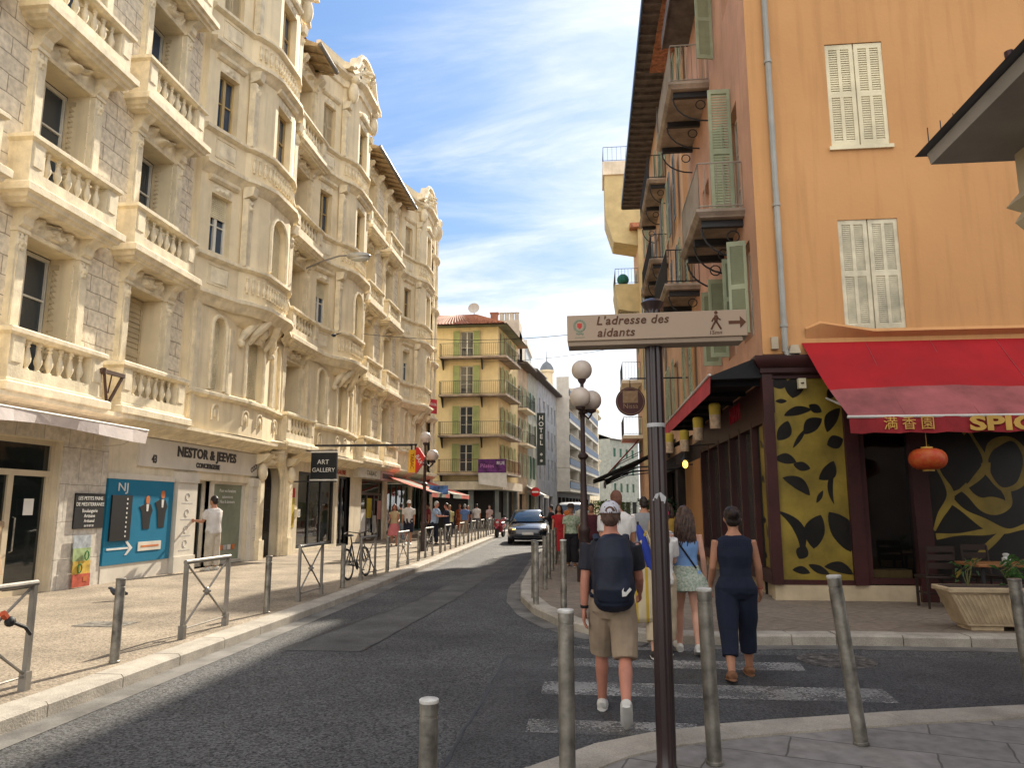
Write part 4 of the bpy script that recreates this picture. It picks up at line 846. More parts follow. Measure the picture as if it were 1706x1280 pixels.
q = MB(); q.m = TILE; A_ = [(-6.3, -.8, HY), (.75, -.8, HY), (1.6, 8.2, HY), (-6.3, 8.2, HY), (-5.2, 3.2, HY+1.7), (-2.2, 3.4, HY+1.7)]
q.add(A_, [(0,1,5,4), (1,2,5), (2,3,4,5), (3,0,4)]); q.add([(-6.3, -.8, HY-.1), (.75, -.8, HY-.1), (1.6, 8.2, HY-.1), (-6.3, 8.2, HY-.1)], [(0,1,2,3)], mat('green_grey_soffit', (.22, .24, .17)))
for i in range(28): q.tube([(-6.2+i*.25, -.82, HY+.03), (-5.2+i*.11, 3.1, HY+1.72)], .05, 4)
o = part('roof', q, YB)
q = MB(); q.m = mat('brick_chimney', (.34, .15, .1)); q.box(-1.0, -.4, 3, 3.4, HY+.6, HY+1.75); q.box(-1.06, -.34, 2.95, 3.45, HY+1.75, HY+1.85); link('chimney', q.mesh('chimney'), o)
# satellite dish and aerial on its roof
q = MB(); q.m = mat('dish_grey', (.5, .46, .42), rough=.5); q.tube([(0, 0, 0), (0, 0, .9)], .03, 6, ZINC)
for i in range(5): q.lathe([(.45*math.sin(.3*i), .1*(1-math.cos(.3*i))), (.45*math.sin(.3*(i+1)), .1*(1-math.cos(.3*(i+1))))], 16, (0, 0, 0)) if 0 else None
q.M = Matrix.Translation((0, -.1, 1.0)) @ Matrix.Rotation(R(75), 4, 'X'); q.lathe([(.02, 0), (.2, .03), (.38, .1), (.46, .18), (.44, .19), (.2, .05), (.02, .03)], 18); q.tube([(0, -.4, .1), (0, 0, .5)], .015, 4)
single('satellite_dish', q, 'round satellite dish on a mast above the red tiled roof', 'dish', (-9.1, 57.5, HY+1.0))
q = MB(); q.m = IRON; q.tube([(0, 0, 0), (0, 0, 3.2)], .025, 5)
for z, l in ((2.2, .5), (2.5, .45), (2.8, .4), (3.1, .3)): q.tube([(-l, 0, z), (l, 0, z)], .014, 4)
single('tv_aerial', q, 'thin television aerial standing on the roof beside the round corner tower', 'aerial', (-12.3, 57, HY-.6))
SAND = mat('worn_peach_render', (.55, .42, .28), rough=.9, var=.16, streak=.3); GRN = mat('grey_green_render', (.42, .42, .35), var=.12, streak=.3); GRY = mat('bluish_grey_render', (.42, .42, .43), rough=.9, var=.14, streak=.35)
z4 = [(4.2, 6.2), (7.2, 9.2), (10.2, 12.0)]
BB = block('peach_house', 'narrow peach house with balconies right after the yellow corner house', fp(7.45), 84, 4.3, 13.9, 9, SAND, (1.0, 3.1), z4, 'open', GREENSH, .9, 10, TILE, .8)
for z in (7.0, 10.0):
    q = MB(); q.m = PLAS2; q.box(.1, 4.2, -.8, -.001, z-.15, z); o = part('balcony', q, BB); rr = MB(); iron_rail(rr, [(.15, -.02), (.15, -.75), (4.15, -.75), (4.15, -.02)], z, 1, .2); link('railing', rr.mesh('railing'), o)
CB = block('shuttered_house', 'grey green house with dark green shutters and a vertical hotel sign', fp(11.8), 84, 4.9, 14.1, 9, GRN, (1.2, 3.6), z4, ['open', 'shut'], DGREEN, .9, 10, TILE, .9)
DB = block('grey_house', 'bluish grey house with plain render and narrow shutters, between hotel sign and blue balconies', fp(16.75), 84, 12.6, 14.2, 10, GRY, (1.6, 4.2, 6.8, 9.2, 11.4), [(4.4, 6.6), (7.6, 9.6), (10.6, 12.4)], ['shut', 'half'], mat('grey_blue_shutter', (.22, .25, .26)), .9, 8, mat('lead_roof', (.2, .22, .24)), .6)
WHT = mat('white_concrete', (.66, .62, .54), var=.08, streak=.12); BLU = mat('navy_balcony_panel', (.02, .07, .16), rough=.5, var=.1)
EB = block('balcony_block', 'modern white apartment block with long navy blue balcony fronts', fp(29.4), 84, 34, 14.6, 12, WHT, tuple(2+3.4*i for i in range(10)), [(4.0, 6.0), (6.6, 8.6), (9.2, 11.2), (11.8, 13.8)], 'plain', GREENSH, 1.8, 6, None, shop=mat('dark_shop_front', (.05, .035, .03)), ground=3.6)
for z in (3.75, 6.4, 9.0, 11.6, 14.2):
    q = MB(); q.m = WHT; q.box(.1, 33.9, -1.5, -.001, z-.35, z+.02); q.box(.1, 33.9, -1.52, -1.42, z+.02, z+.75, BLU); q.tube([(.1, -1.47, z+.95), (33.9, -1.47, z+.95)], .03, 5, WHT)
    for i in range(5): q.box(.1+8.4*i, .22+8.4*i, -1.45, -.02, z+.02, z+2.25)
    part('balcony', q, EB)
for k, (zz, dd) in enumerate(((16.9, 2.2), (19.4, 4.2))):
    q = MB(); q.m = WHT; q.box(.3+k*2, 33.5, dd, 11, zz-2.3, zz); q.box(.3+k*2, 33.5, dd-1.1, dd-1.0, zz-2.3, zz-1.4, BLU); part('set_back_storey', q, EB)
aw = MB(); aw.m = mat('blue_roof_awning', (.05, .22, .42)); aw.add([(24, .6, 17.2), (31, .6, 17.2), (31, -.9, 16.7), (24, -.9, 16.7)], [(0,1,2,3)]); part('roof_awning', aw, EB)
FB = block('turreted_house', 'cream house with projecting corner bay beyond the blue balconies', fp(64), 84, 16, 17.5, 10, PLAS, tuple(1.6+2.6*i for i in range(6)), [(4.4, 6.8), (7.8, 10.2), (11.2, 13.4), (14.4, 16.4)], 'shut', GREENSH, 1.1, 6, None, ground=3.8)
q = MB(); q.m = PLAS; q.box(.2, 2.6, -1.2, -.001, 9, 18.3); q.sweep([(.2, 0), (.2, -1.2), (2.6, -1.2), (2.6, 0)], [(0, 8.2), (.1, 8.5), (.35, 8.9), (.35, 9.1), (0, 9.2)]); q.sweep([(.2, 0), (.2, -1.2), (2.6, -1.2), (2.6, 0)], [(0, 16.6), (.3, 16.9), (.3, 17.1), (0, 17.2)]); part('corner_bay', q, FB)
q = MB(); q.m = TRIM; q.sweep([(-.1, 0), (16, 0)], [(0, 17.0), (.5, 17.3), (.6, 17.5), (0, 17.6)]); part('cornice', q, FB)
GB = block('far_house', 'small greenish house closing the far end of the street', (4.5, 170, 0), 60, 14, 17, 8, GRN, (2, 5, 8, 11), [(5, 7), (9, 11), (13, 15)], 'shut', DGREEN, 1.1, 5, mat('lead_roof', (.2, .22, .24)))
# buildings rising behind the roofs
HB = thing('chimney_block', 'plain beige block with tall chimney stacks rising behind the yellow house', 'building', (-12.2, 74, 0))
q = MB(); q.m = mat('beige_back_render', (.5, .44, .35), var=.1); q.box(0, 5.2, 0, 6, 0, 19.6); q.box(3.0, 5.2, -.3, 3, 0, 20.6); part('wall', q, HB)
q = MB(); q.m = TILE; q.box(-.2, 3, -.3, 6, 19.6, 19.9); part('roof', q, HB)
for i in range(4): q = MB(); q.lathe([(.22, 0), (.22, .9), (.28, .92), (.28, 1.0)], 10, (3.3+.52*i, .6, 20.6), mat('beige_back_render', (.5, .44, .35))); part('chimney', q, HB)
IB = thing('dormer_block', 'pale blue grey attic storey with blue window and terrace behind the grey house', 'building', (-13.4, 86, 0))
q = MB(); q.m = mat('pale_blue_render', (.42, .47, .5)); q.box(0, 6, 0, 8, 0, 20.6); q.box(-.2, 6.2, -.4, 8, 20.6, 21.2, WHT); part('wall', q, IB)
window(IB, T(1.4, -.1, 18.4), 1.8, 1.9, 'plain', gm=GLASSB)
q = MB(); q.m = BLU; q.box(3.5, 6, -1, -.1, 17, 18); part('terrace', q, IB)
JB = thing('domed_pavilion', 'small domed roof pavilion with finial among the distant rooftops', 'building', (-5.6, 98, 0))
q = MB(); q.m = PLAS; q.lathe([(.8, 0), (.8, 19.3), (1.0, 19.5), (1.0, 19.7)], 12); part('wall', q, JB)
q = MB(); q.m = mat('lead_roof', (.2, .22, .24)); q.lathe([(.95, 19.7), (.88, 20.1), (.6, 20.6), (.25, 20.9), (.08, 21.0), (.04, 21.8), (.02, 22.4)], 12); part('dome', q, JB)
# ---------------------------------------------------------------- ground-floor shops on the left (parts of the two ornate buildings) and their signs
WPAINT = mat('white_shop_paint', (.68, .63, .54), rough=.6, var=.08, streak=.1); CRM = mat('cream_door_frame', (.62, .53, .38), rough=.5, var=.08)
SG = glass('shop_glass_clear', see=.6); SGD = glass('dark_shop_glass', (.012, .016, .016)); BLK = mat('black_paint', (.015, .015, .017), rough=.5, bump=0); WLET = mat('white_lettering', (.75, .74, .7), rough=.6, bump=0)
def frame_door(root, x0, x1, z0, z1, y, fm, gm, leaves=2, transom=None, name='door', st=.09):
    b = MB(); b.m = fm
    zt = transom or z1
    b.box(x0, x0+st, y, y+.09, z0, z1); b.box(x1-st, x1, y, y+.09, z0, z1); b.box(x0+st, x1-st, y, y+.09, z1-st, z1)
    if transom: b.box(x0+st, x1-st, y-.01, y+.09, zt-st*.6, zt+st*.6)
    w_ = (x1-x0-2*st)/leaves
    for i in range(leaves):
        a = x0+st+w_*i; c = a+w_
        b.box(a, a+st*.7, y+.01, y+.07, z0, zt-st*.6); b.box(c-st*.7, c, y+.01, y+.07, z0, zt-st*.6); b.box(a+st*.7, c-st*.7, y+.01, y+.07, z0, z0+st*1.3)
    d = part(name, b, root)
    p = MB(); p.m = gm; p.quad((x0+.03, y+.05, z0), (x1-.03, y+.05, z0), (x1-.03, y+.05, z1), (x0+.03, y+.05, z1)); link('pane', p.mesh('pane', 0), d)
    h = MB(); h.m = STEEL; xm = x0+(x1-x0)*.5+.12
    if leaves > 1: h.tube([(xm, y, z0+.8), (xm, y-.05, z0+.82), (xm, y-.05, z0+1.4), (xm, y, z0+1.42)], .014, 6); link('handle', h.mesh('handle'), d)
    return d
frame_door(B1, 11.4, 13.45, .1, 2.95, .12, CRM, SGD, 2, 2.32); frame_door(B1, 9.2, 11.1, .1, 2.95, .12, CRM, SGD, 2, 2.32)
frame_door(B1, 4.5, 8.6, .35, 2.9, .12, CRM, SGD, 3, None, 'shop_window')
b = MB(); b.m = blocks('white_tile_facing', (.66, .61, .53), (.60, .55, .47), (.34, .3, .25), 'y', .7, .72, 0, .008, bump=.15); b.box(13.5, 14.86, -.03, -.001, .1, 3.28); b.box(9.0, 11.35, -.03, -.001, 2.97, 3.28); b.box(11.4, 13.5, -.03, -.001, 2.97, 3.28); part('tiled_pier', b, B1)
b = MB(); b.quad((12.75, .1, 1.55), (13.0, .1, 1.55), (13.0, .1, 1.85), (12.75, .1, 1.85), WLET); part('notice', b, B1)
# blue service panel and white pillars of the concierge shop
BP = thing('poster_panel', 'turquoise blue shop panel with white arrow, black screen and two suited figures', 'panel', (XL, 14.9, 0), 90)
b = MB(); b.m = mat('turquoise_panel', (.008, .17, .30), rough=.45, var=.04, bump=0); b.box(0, 2.5, -.06, .4, .48, 2.3); b.box(0, 2.5, -.04, .45, .12, .48, WPAINT); b.box(-.02, 2.52, -.07, .4, 2.3, 2.42, WPAINT); part('panel', b, BP)
b = MB(); b.m = BLK; b.box(.12, .82, -.1, -.06, .98, 1.95)
for i in range(9): b.box(.62, .66, -.105, -.1, 1.05+i*.1, 1.09+i*.1, WLET)
part('keypad_screen', b, BP)
text('NJ', .26, WLET, BP, 'lettering', T(.5, -.07, 2.12), .004, bold=.0, sx=1.5)
b = MB(); b.m = WLET; b.box(.1, .85, -.07, -.06, .79, .83); b.prism([(.72, .66), (.8, .66), (1.0, .81), (.8, .96), (.72, .96), (.88, .81)], -.07, -.06, 'y'); part('arrow', b, BP)
b = MB(); b.m = WPAINT; b.box(1.2, 2.1, -.075, -.06, .72, .92); b.box(1.3, 2.0, -.08, -.075, .8, .84, mat('orange_print', (.6, .18, .05))); part('plate', b, BP)
b = MB()
for cx_, z_, s_ in ((1.45, 1.2, 1), (2.05, 1.22, 1.16)):
    b.prism([(cx_-.12, z_), (cx_+.12, z_), (cx_+.16, z_+.3*s_), (cx_+.22, z_+.42*s_), (cx_+.12, z_+.56*s_), (cx_-.12, z_+.56*s_), (cx_-.3, z_+.5*s_), (cx_-.2, z_+.36*s_)], -.07, -.06, 'y', BLK)
    b.prism([(cx_-.03, z_+.4*s_), (cx_+.03, z_+.4*s_), (cx_+.05, z_+.56*s_), (cx_-.05, z_+.56*s_)], -.075, -.07, 'y', WLET)
    b.prism([(cx_+.08*math.cos(t*math.pi/5), z_+.66*s_+.1*math.sin(t*math.pi/5)) for t in range(10)], -.075, -.06, 'y', mat('orange_print', (.6, .18, .05)))
part('suited_figures', b, BP)
b = MB(); b.m = WPAINT
for x0, x1 in ((17.5, 18.42), (21.6, 22.25)):
    b.box(x0, x1, -.12, .0, .5, 2.3); b.box(x0-.03, x1+.03, -.15, .0, 2.3, 2.55); b.box(x0-.03, x1+.03, -.15, 0, .12, .5)
b.box(15.9, 22.3, -.05, -.001, 2.62, 3.28)
part('white_pillar', b, B1)
GREYP = mat('pale_grey_print', (.45, .45, .44), bump=0)
for zc in (.8, 1.15, 1.55, 1.95):
    b = MB(); b.m = GREYP; b.tube([(17.96+.09*math.cos(t*math.pi/5), -.123, zc+.09*math.sin(t*math.pi/5)) for t in range(9)], .008, 4); b.box(17.7, 18.22, -.124, -.12, zc-.17, zc-.15); part('printed_icon', b, B1)
    b = MB(); b.m = GREYP; b.box(21.75, 22.1, -.124, -.12, zc-.1, zc-.08); b.box(21.75, 22.0, -.124, -.12, zc-.02, zc); part('printed_icon', b, B1)
DGL = mat('dark_grey_letters', (.05, .045, .045), rough=.5, bump=0)
text('NESTOR & JEEVES', .34, DGL, B1, 'shop_lettering', T(19.0, -.06, 3.05), .008, bold=.012, sx=1.12, space=1.05)
text('CONCIERGERIE', .17, DGL, B1, 'shop_lettering', T(19.0, -.06, 2.76), .006, bold=.008, sx=1.05); text('43', .26, DGL, B1, 'house_number', T(16.5, -.06, 2.8), .006, bold=.006, sx=.8)
b = MB(); b.m = DGL
for i in range(3): b.tube([(21.6+.12*i+.07*math.cos(t*math.pi/5), -.06, 2.8+.05*i+.07*math.sin(t*math.pi/5)) for t in range(11)], .012, 4)
part('shop_emblem', b, B1)
frame_door(B1, 18.48, 19.6, .12, 2.4, .3, WPAINT, SGD, 1, None, 'door', .07)
frame_door(B1, 19.6, 21.55, .12, 2.4, .1, WPAINT, mat('frosted_green_glass', (.20, .235, .17), rough=.25, bump=0, spec=.6), 1, None, 'shop_window', .07)
for i, (s_, z_) in enumerate((('Pour vos locations', 2.15), ('saisonnieres', 1.98), ('Nice & alentours', 1.84))): text(s_, .13, WLET, B1, 'window_lettering', T(20.55, .13, z_), .002)
b = MB()
for i in range(5): b.box(20.0+i*.24, 20.2+i*.24, .135, .14, .5, .64, (WLET, mat('orange_print', (.6, .18, .05)), GREYP)[i % 3])
part('window_stickers', b, B1)
# carved doorway with round-headed iron door
b = MB(); b.m = mat('dark_wood_door', (.035, .025, .018), rough=.5, var=.3, bump=.3, bs=20); A_ = arc(22.4, 2.4, 1.5, .78, 14)
b.prism([(22.4, .05)]+A_+[(23.9, .05)], .32, .4, 'y')
dr = part('door', b, B1)
b = MB(); b.m = IRON
for i in range(9): x = 22.5+1.3*i/8; b.tube([(x, .3, .9), (x, .3, 2.45+.6*math.sin(math.pi*(x-22.4)/1.5))], .014, 5)
for z in (.9, 1.6, 2.3): b.tube([(22.45, .3, z), (23.85, .3, z)], .016, 5)
b.relief(22.5, 23.8, .25, .85, .3, .05, 6, 14, 8); link('ironwork', b.mesh('ironwork'), dr)
b = MB(); b.m = TRIM
for i in range(3):
    o_ = .12*i; b.tube([(22.4-o_, -.02-.03*i, .05), (22.4-o_, -.02-.03*i, 2.4)]+[(23.15-(.75+o_)*math.cos(math.pi*t/14), -.02-.03*i, 2.4+(.78+o_)*math.sin(math.pi*t/14)) for t in range(1, 14)]+[(23.9+o_, -.02-.03*i, 2.4), (23.9+o_, -.02-.03*i, .05)], .075, 7)
for x in (22.05, 24.25):
    b.box(x-.13, x+.13, -.22, 0, .1, 2.5); b.box(x-.17, x+.17, -.27, 0, .1, .7); b.ball((x, -.2, 2.75), (.17, .14, .28)); b.prism([(0, 2.95), (-.3, 3.1), (-.5, 3.3), (0, 3.3)], x-.16, x+.16, 'x')
b.relief(22.3, 24.0, 3.0, 3.7, -.1, .35, 11, 26, 14); b.ball((23.15, -.25, 3.35), (.2, .2, .32)); b.sweep([(21.9, 0), (22.3, -.3), (24.0, -.3), (24.4, 0)], [(0, 3.5), (.2, 3.6), (.25, 3.7), (0, 3.78)])
part('door_surround', b, B1)
# gallery
frame_door(B1, 25.4, 29.3, .25, 2.95, .1, mat('black_shop_frame', (.018, .018, .02), rough=.4), SG, 3, None, 'shop_window', .1); frame_door(B1, 29.6, 31.1, .1, 2.95, .1, mat('black_shop_frame', (.018, .018, .02)), SG, 2)
i_ = MB(); i_.m = mat('gallery_wall', (.42, .40, .34)); i_.quad((25.2, 1.8, 0), (31.1, 1.8, 0), (31.1, 1.8, 3.3), (25.2, 1.8, 3.3)); i_.quad((25.2, .4, .15), (31.1, .4, .15), (31.1, 1.8, .15), (25.2, 1.8, .15)); i_.quad((25.2, .5, 3.1), (31.1, .5, 3.1), (31.1, 1.8, 3.1), (25.2, 1.8, 3.1)); part('gallery_interior', i_, B1)
rd_ = random.Random(4)
for i in range(10):
    b = MB(); x, z = 25.7+rd_.random()*4.8, .5+rd_.random()*1.6; w_, h_ = .4+rd_.random()*.6, .4+rd_.random()*.5
    c = [(.45, .03, .04), (.5, .4, .1), (.1, .25, .4), (.5, .12, .2), (.3, .3, .28), (.05, .2, .1)][i % 6]
    b.box(x, x+w_, .55+.1*i, .58+.1*i, z, z+h_, mat('canvas_%d' % (i % 6), c, rough=.6, var=.5, scale=5, bump=0)); b.box(x-.03, x+w_+.03, .585+.1*i, .6+.1*i, z-.03, z+h_+.03, mat('picture_frame', (.25, .16, .06)))
    single('framed_picture', b, ['red abstract', 'ochre', 'blue', 'pink', 'grey', 'green'][i % 6]+' framed picture shown inside the art gallery window'+('' if i < 6 else ', further back'), 'picture', (XL, 0, 0), 90, 'pictures in the gallery window')
text('GALERIE', .26, mat('red_letters', (.45, .04, .02)), B1, 'shop_lettering', T(29.9, -.02, 3.1), .006, sx=1.1)
b = MB(); b.m = mat('yellow_poster', (.5, .38, .03)); b.box(24.75, 25.1, -.02, -.001, 1.0, 2.0); b.box(24.75, 25.1, -.02, -.001, 2.02, 2.35, mat('red_poster', (.5, .05, .04))); part('poster', b, B1)
b = MB(); b.m = WPAINT; b.box(25.14, 25.34, -.14, -.001, 1.35, 1.62); b.box(25.18, 25.3, -.145, -.14, 1.4, 1.55, GREYP); part('letter_box', b, B1)
# second building: tabac counter front, cafe glass
frame_door(B2, 32.7, 36.4, .1, 2.95, .1, mat('brown_shop_frame', (.09, .06, .045), rough=.5), SGD, 3, 2.3); frame_door(B2, 37.0, 41.8, .3, 2.95, .12, mat('green_shop_frame', (.05, .12, .09), rough=.5), SG, 4, None, 'shop_window'); frame_door(B2, 42.3, 46.0, .3, 2.95, .12, mat('green_shop_frame', (.05, .12, .09)), SG, 3, None, 'shop_window')
i_ = MB(); i_.m = mat('cafe_interior', (.12, .14, .1)); i_.quad((37, 1.6, 0), (46, 1.6, 0), (46, 1.6, 3.3), (37, 1.6, 3.3)); i_.quad((36.9, .4, .3), (46, .4, .3), (46, 1.6, .3), (36.9, 1.6, .3)); part('cafe_interior', i_, B2)
b = MB()
for i, (x, z, w_, h_) in enumerate(((33.0, .6, .7, 1.0), (33.9, 1.2, .7, .9), (34.9, .5, .5, .8), (35.6, 1.1, .6, .9))): b.box(x, x+w_, .08, .1, z, z+h_, [WLET, mat('yellow_poster', (.5, .38, .03)), GREYP, mat('pink_poster', (.5, .25, .22))][i])
part('window_poster', b, B2)
S = thing('shop_sign', 'long cream box sign with dark letters above the brown tobacco shop door', 'sign', (XL, 31.4, 0), 90)
b = MB(); b.m = mat('cream_sign', (.66, .6, .48), rough=.4); b.box(0, 3.3, -.28, 0, 2.98, 3.42); part('sign_box', b, S); text('TABAC', .3, mat('grey_green_letters', (.12, .16, .14)), S, 'lettering', T(1.9, -.285, 3.2), .004, sx=1.4, space=1.2)
S = thing('shop_sign', 'short pinkish box sign right of the cream tobacco shop sign', 'sign', (XL, 34.8, 0), 90)
b = MB(); b.m = mat('pink_sign', (.55, .33, .3), rough=.4); b.box(0, 2.2, -.3, 0, 2.95, 3.38); b.box(.2, 2.0, -.31, -.3, 3.05, 3.28, mat('dark_print', (.12, .08, .08))); part('sign_box', b, S)
S = thing('tobacco_sign', 'yellow and red diamond hanging sign on a long arm beside the left globe lamp', 'sign', (-6.25, 26.0, 0))
b = MB(); b.m = mat('yellow_sign', (.75, .38, .01), rough=.4, bump=0); b.box(-.16, .1, -.08, .08, 2.9, 3.7); part('yellow_box', b, S)
b = MB(); b.m = mat('red_sign', (.62, .02, .01), rough=.4, bump=0); b.prism([(.1, 2.86), (.32, 3.15), (.42, 3.45), (.2, 3.78), (.1, 3.78)], -.1, .1, 'y'); part('red_diamond', b, S)
text('TABAC', .17, mat('dark_red_letters', (.25, .02, .0), bump=0), S, 'lettering', T(-.03, -.09, 3.3) @ Matrix.Rotation(R(90), 4, 'Y'), .003); text('BAR', .2, WLET, S, 'lettering', T(.22, -.11, 3.35) @ Matrix.Rotation(R(62), 4, 'Y'), .003)
b = MB(); b.m = IRON; b.box(-4.0, -.1, -.03, .03, 3.84, 3.92); b.box(-.1, -.04, -.03, .03, 3.7, 3.9); b.box(.04, .1, -.03, .03, 3.7, 3.9); b.box(-.12, .12, -.03, .03, 3.86, 3.92); part('arm', b, S)
S = thing('gallery_sign', 'black square hanging sign reading ART GALLERY beside the carved doorway', 'sign', (-9.0, 24.6, 0))
b = MB(); b.m = mat('black_sign', (.012, .016, .02), rough=.4, bump=0); b.box(-.45, .45, -.05, .05, 2.64, 3.52); b.box(-.47, .47, -.06, .06, 3.53, 3.57, WLET); b.box(-.47, .47, -.06, .06, 2.58, 2.62, WLET); part('sign_board', b, S)
b = MB(); b.m = IRON; b.box(-1.2, .45, -.015, .015, 3.58, 3.62); b.box(-1.2, .45, -.015, .015, 2.53, 2.57); part('arm', b, S)
text('ART', .22, WLET, S, 'lettering', T(-.02, -.06, 3.2), .003); text('GALLERY', .2, WLET, S, 'lettering', T(0, -.06, 2.93), .003, sx=.98)
S = thing('bakery_board', 'black notice board with white bakery lettering on the white tiled pier', 'sign', (XL+.04, 14.36, 1.62), 90)
b = MB(); b.m = BLK; b.box(-.45, .45, -.03, 0, -.35, .35); part('board', b, S)
for s_, z_, h_ in (('LES PETITS PAINS', .25, .1), ('DE MEDITERRANEE', .13, .1), ('Boulangerie', 0, .1), ('Artisane', -.1, .1), ('Artisanal', -.2, .09), ('04 93 87 50', -.3, .06)): text(s_, h_, WLET, S, 'lettering', T(0, -.034, z_), .002)
S = thing('menu_board', 'green yellow and red striped poster board leaning on the white tiled pier', 'board', (XL+.05, 14.2, .12), 90)
b = MB()
for i, c in enumerate(((.5, .1, .06), (.62, .42, .08), (.35, .45, .22), (.42, .46, .5))): b.box(-.26, .26, -.03-.03*i*-.5-.05, -.02-.05+.015*i, .02+.25*i, .27+.25*i, mat('poster_band_%d' % i, c, rough=.5, bump=0, var=.2, scale=8))
part('board', b, S)
b = MB(); b.m = mat('green_ink', (.06, .25, .08), bump=0)
for x, z in ((.1, .62), (-.08, .38)): b.tube([(x+.06*math.cos(t*math.pi/4), -.085, z+.09*math.sin(t*math.pi/4)) for t in range(9)], .014, 4)
b.box(.05, .17, -.086, -.082, .12, .22, mat('orange_print', (.6, .18, .05))); part('print', b, S)
# awnings
AW = mat('pinkish_white_cloth', (.66, .58, .54), rough=.9, var=.1, bump=.25, bs=15)
def striped_awning(label, x, y0, y1, proj, zt, zb, mats_, val=.2, wave=0):
    a = thing('awning', label, 'awning', (x, (y0+y1)/2, 0), 90); L = y1-y0; b = MB(); k = max(len(mats_), int(L/.5)); v = MB()
    for i in range(k):
        a0, a1 = -L/2+L*i/k, -L/2+L*(i+1)/k; m = mats_[i*len(mats_)//k]
        w0 = wave*math.sin(i*1.1)*.5; w1 = wave*math.sin((i+1)*1.1)*.5
        b.add([(a0, 0, zt), (a1, 0, zt), (a1, -proj*.5, (zt+zb)/2-.05), (a0, -proj*.5, (zt+zb)/2-.05), (a1, -proj, zb), (a0, -proj, zb)], [(0,1,2,3), (3,2,4,5)], m)
        v.add([(a0, -proj-.01, zb), (a1, -proj-.01, zb), (a1, -proj+w1, zb-val-wave*.4*math.sin((i+1)*.7)), (a0, -proj+w0, zb-val-wave*.4*math.sin(i*.7))], [(0,1,2,3)], m)
    part('canopy', b, a); part('valance', v, a)
    f = MB(); f.m = WPAINT; f.tube([(-L/2, -proj, zb+.01), (L/2, -proj, zb+.01)], .022, 6); f.tube([(-L/2, .0, zt+.03), (L/2, .0, zt+.03)], .06, 8)
    for e in (-L/2+.1, L/2-.1): f.tube([(e, 0, zt-.5), (e, -proj*.5, zt-.45), (e, -proj, zb)], .015, 6)
    part('awning_arms', f, a); return a
striped_awning('half rolled pinkish white awning over the shop door at far left', -10.0, 8.2, 14.5, .9, 3.42, 3.25, [AW], .22, .12)
RC = mat('salmon_red_cloth', (.62, .12, .08), rough=.9); GC = mat('grey_green_cloth', (.24, .26, .21), rough=.9)
striped_awning('red and grey green awning over the cafe, nearer of two', XL, 36.0, 40.6, 2.5, 3.3, 2.4, [RC, GC, GC, RC], .22, .02)
striped_awning('red and grey green awning over the cafe, farther of two', XL, 41.2, 46.6, 2.6, 3.3, 2.4, [GC, GC, RC, RC], .22, .02)
striped_awning('white awning over the shop past the yellow corner house', -5.5, 64.5, 72, 1.5, 3.5, 2.7, [mat('white_cloth', (.72, .69, .62))], .2)
b = MB(); b.m = mat('blue_print_banner', (.08, .2, .5), rough=.5, var=.5, scale=4); b.box(-.5, .5, -.02, .02, 2.35, 2.8); single('hanging_banner', b, 'small blue printed banner hanging beneath the cafe awnings', 'banner', (-7.9, 38.6, 0))
b = MB(); b.m = mat('red_banner_cloth', (.55, .03, .05), rough=.7); b.box(-.5, .5, -.03, .03, -.42, .42)
S = single('red_banner', b, 'red letting banner on the balcony of the second ornate building', 'banner', (-9.25, 42.6, 7.55), 62); text('A LOUER', .22, WLET, S, 'lettering', T(0, -.035, .1), .003); text('04 93 00', .14, WLET, S, 'lettering', T(0, -.035, -.18), .003)
# iron bracket on the cornice, wall lamp on its arm
b = MB(); b.m = mat('rusty_iron', (.10, .055, .035), rough=.8, var=.3); b.box(-.4, .35, -.03, .03, .58, .66); b.tube([(-.3, 0, .6), (-.15, -.02, -.1)], .03, 5); b.tube([(.3, 0, .6), (-.15, 0, -.1)], .035, 5); b.tube([(-.05, 0, .6), (-.1, .02, .2)], .015, 5); b.lathe([(.05, -.06), (.05, .06)], 8, (-.32, 0, .62))
single('iron_bracket', b, 'rusty triangular iron bracket standing on the shop cornice', 'bracket', (-9.7, 14.1, 3.78), 90)
S = thing('wall_lamp', 'grey street lamp head on a thin curved arm from the ornate facade', 'street lamp', (-9.95, 24.6, 10.1))
b = MB(); b.m = ZINC; b.tube([(0, 0, 0), (.6, 0, .25), (1.2, 0, .42), (1.6, 0, .42)], .03, 6); part('arm', b, S)
b = MB(); b.m = mat('lamp_housing', (.42, .41, .38), rough=.4, metal=.3); b.ball((1.9, 0, .38), (.45, .2, .14), 16, 8); b.ball((1.95, 0, .30), (.36, .16, .12), 14, 8, mat('lamp_lens', (.5, .5, .46), rough=.15)); part('lamp_head', b, S)
# vertical hotel sign and no-entry sign, purple banner on the yellow house
S = thing('hotel_sign', 'tall dark vertical hotel sign with white letters on the shuttered house', 'sign', (fp(15.9)[0]+.55, fp(15.9)[1], 0))
b = MB(); b.m = mat('dark_sign_box', (.03, .04, .035), rough=.5); b.box(-.4, .4, -.1, .1, 5.6, 10.6); part('sign_box', b, S)
for i, ch in enumerate('HOTEL **'): text(ch, .6, WLET, S, 'lettering', T(0, -.11, 10.1-.6*i), .004, bold=.01)
b = MB(); b.m = STEEL; b.tube([(0, 0, 0), (0, 0, 3.3)], .04, 8)
S = thing('no_entry_sign', 'round red no entry sign on a steel post by the far kerb', 'sign', (-4.5, 61, .0)); part('post', b, S)
b = MB(); b.m = mat('red_road_sign', (.5, .01, .01), rough=.4, bump=0); b.M = Matrix.Translation((0, -.05, 2.9)) @ Matrix.Rotation(R(90), 4, 'X'); b.lathe([(.36, -.01), (.38, 0), (.36, .01)], 24); b.box(-.26, .26, -.06, .06, .011, .016, WLET); part('disc', b, S)
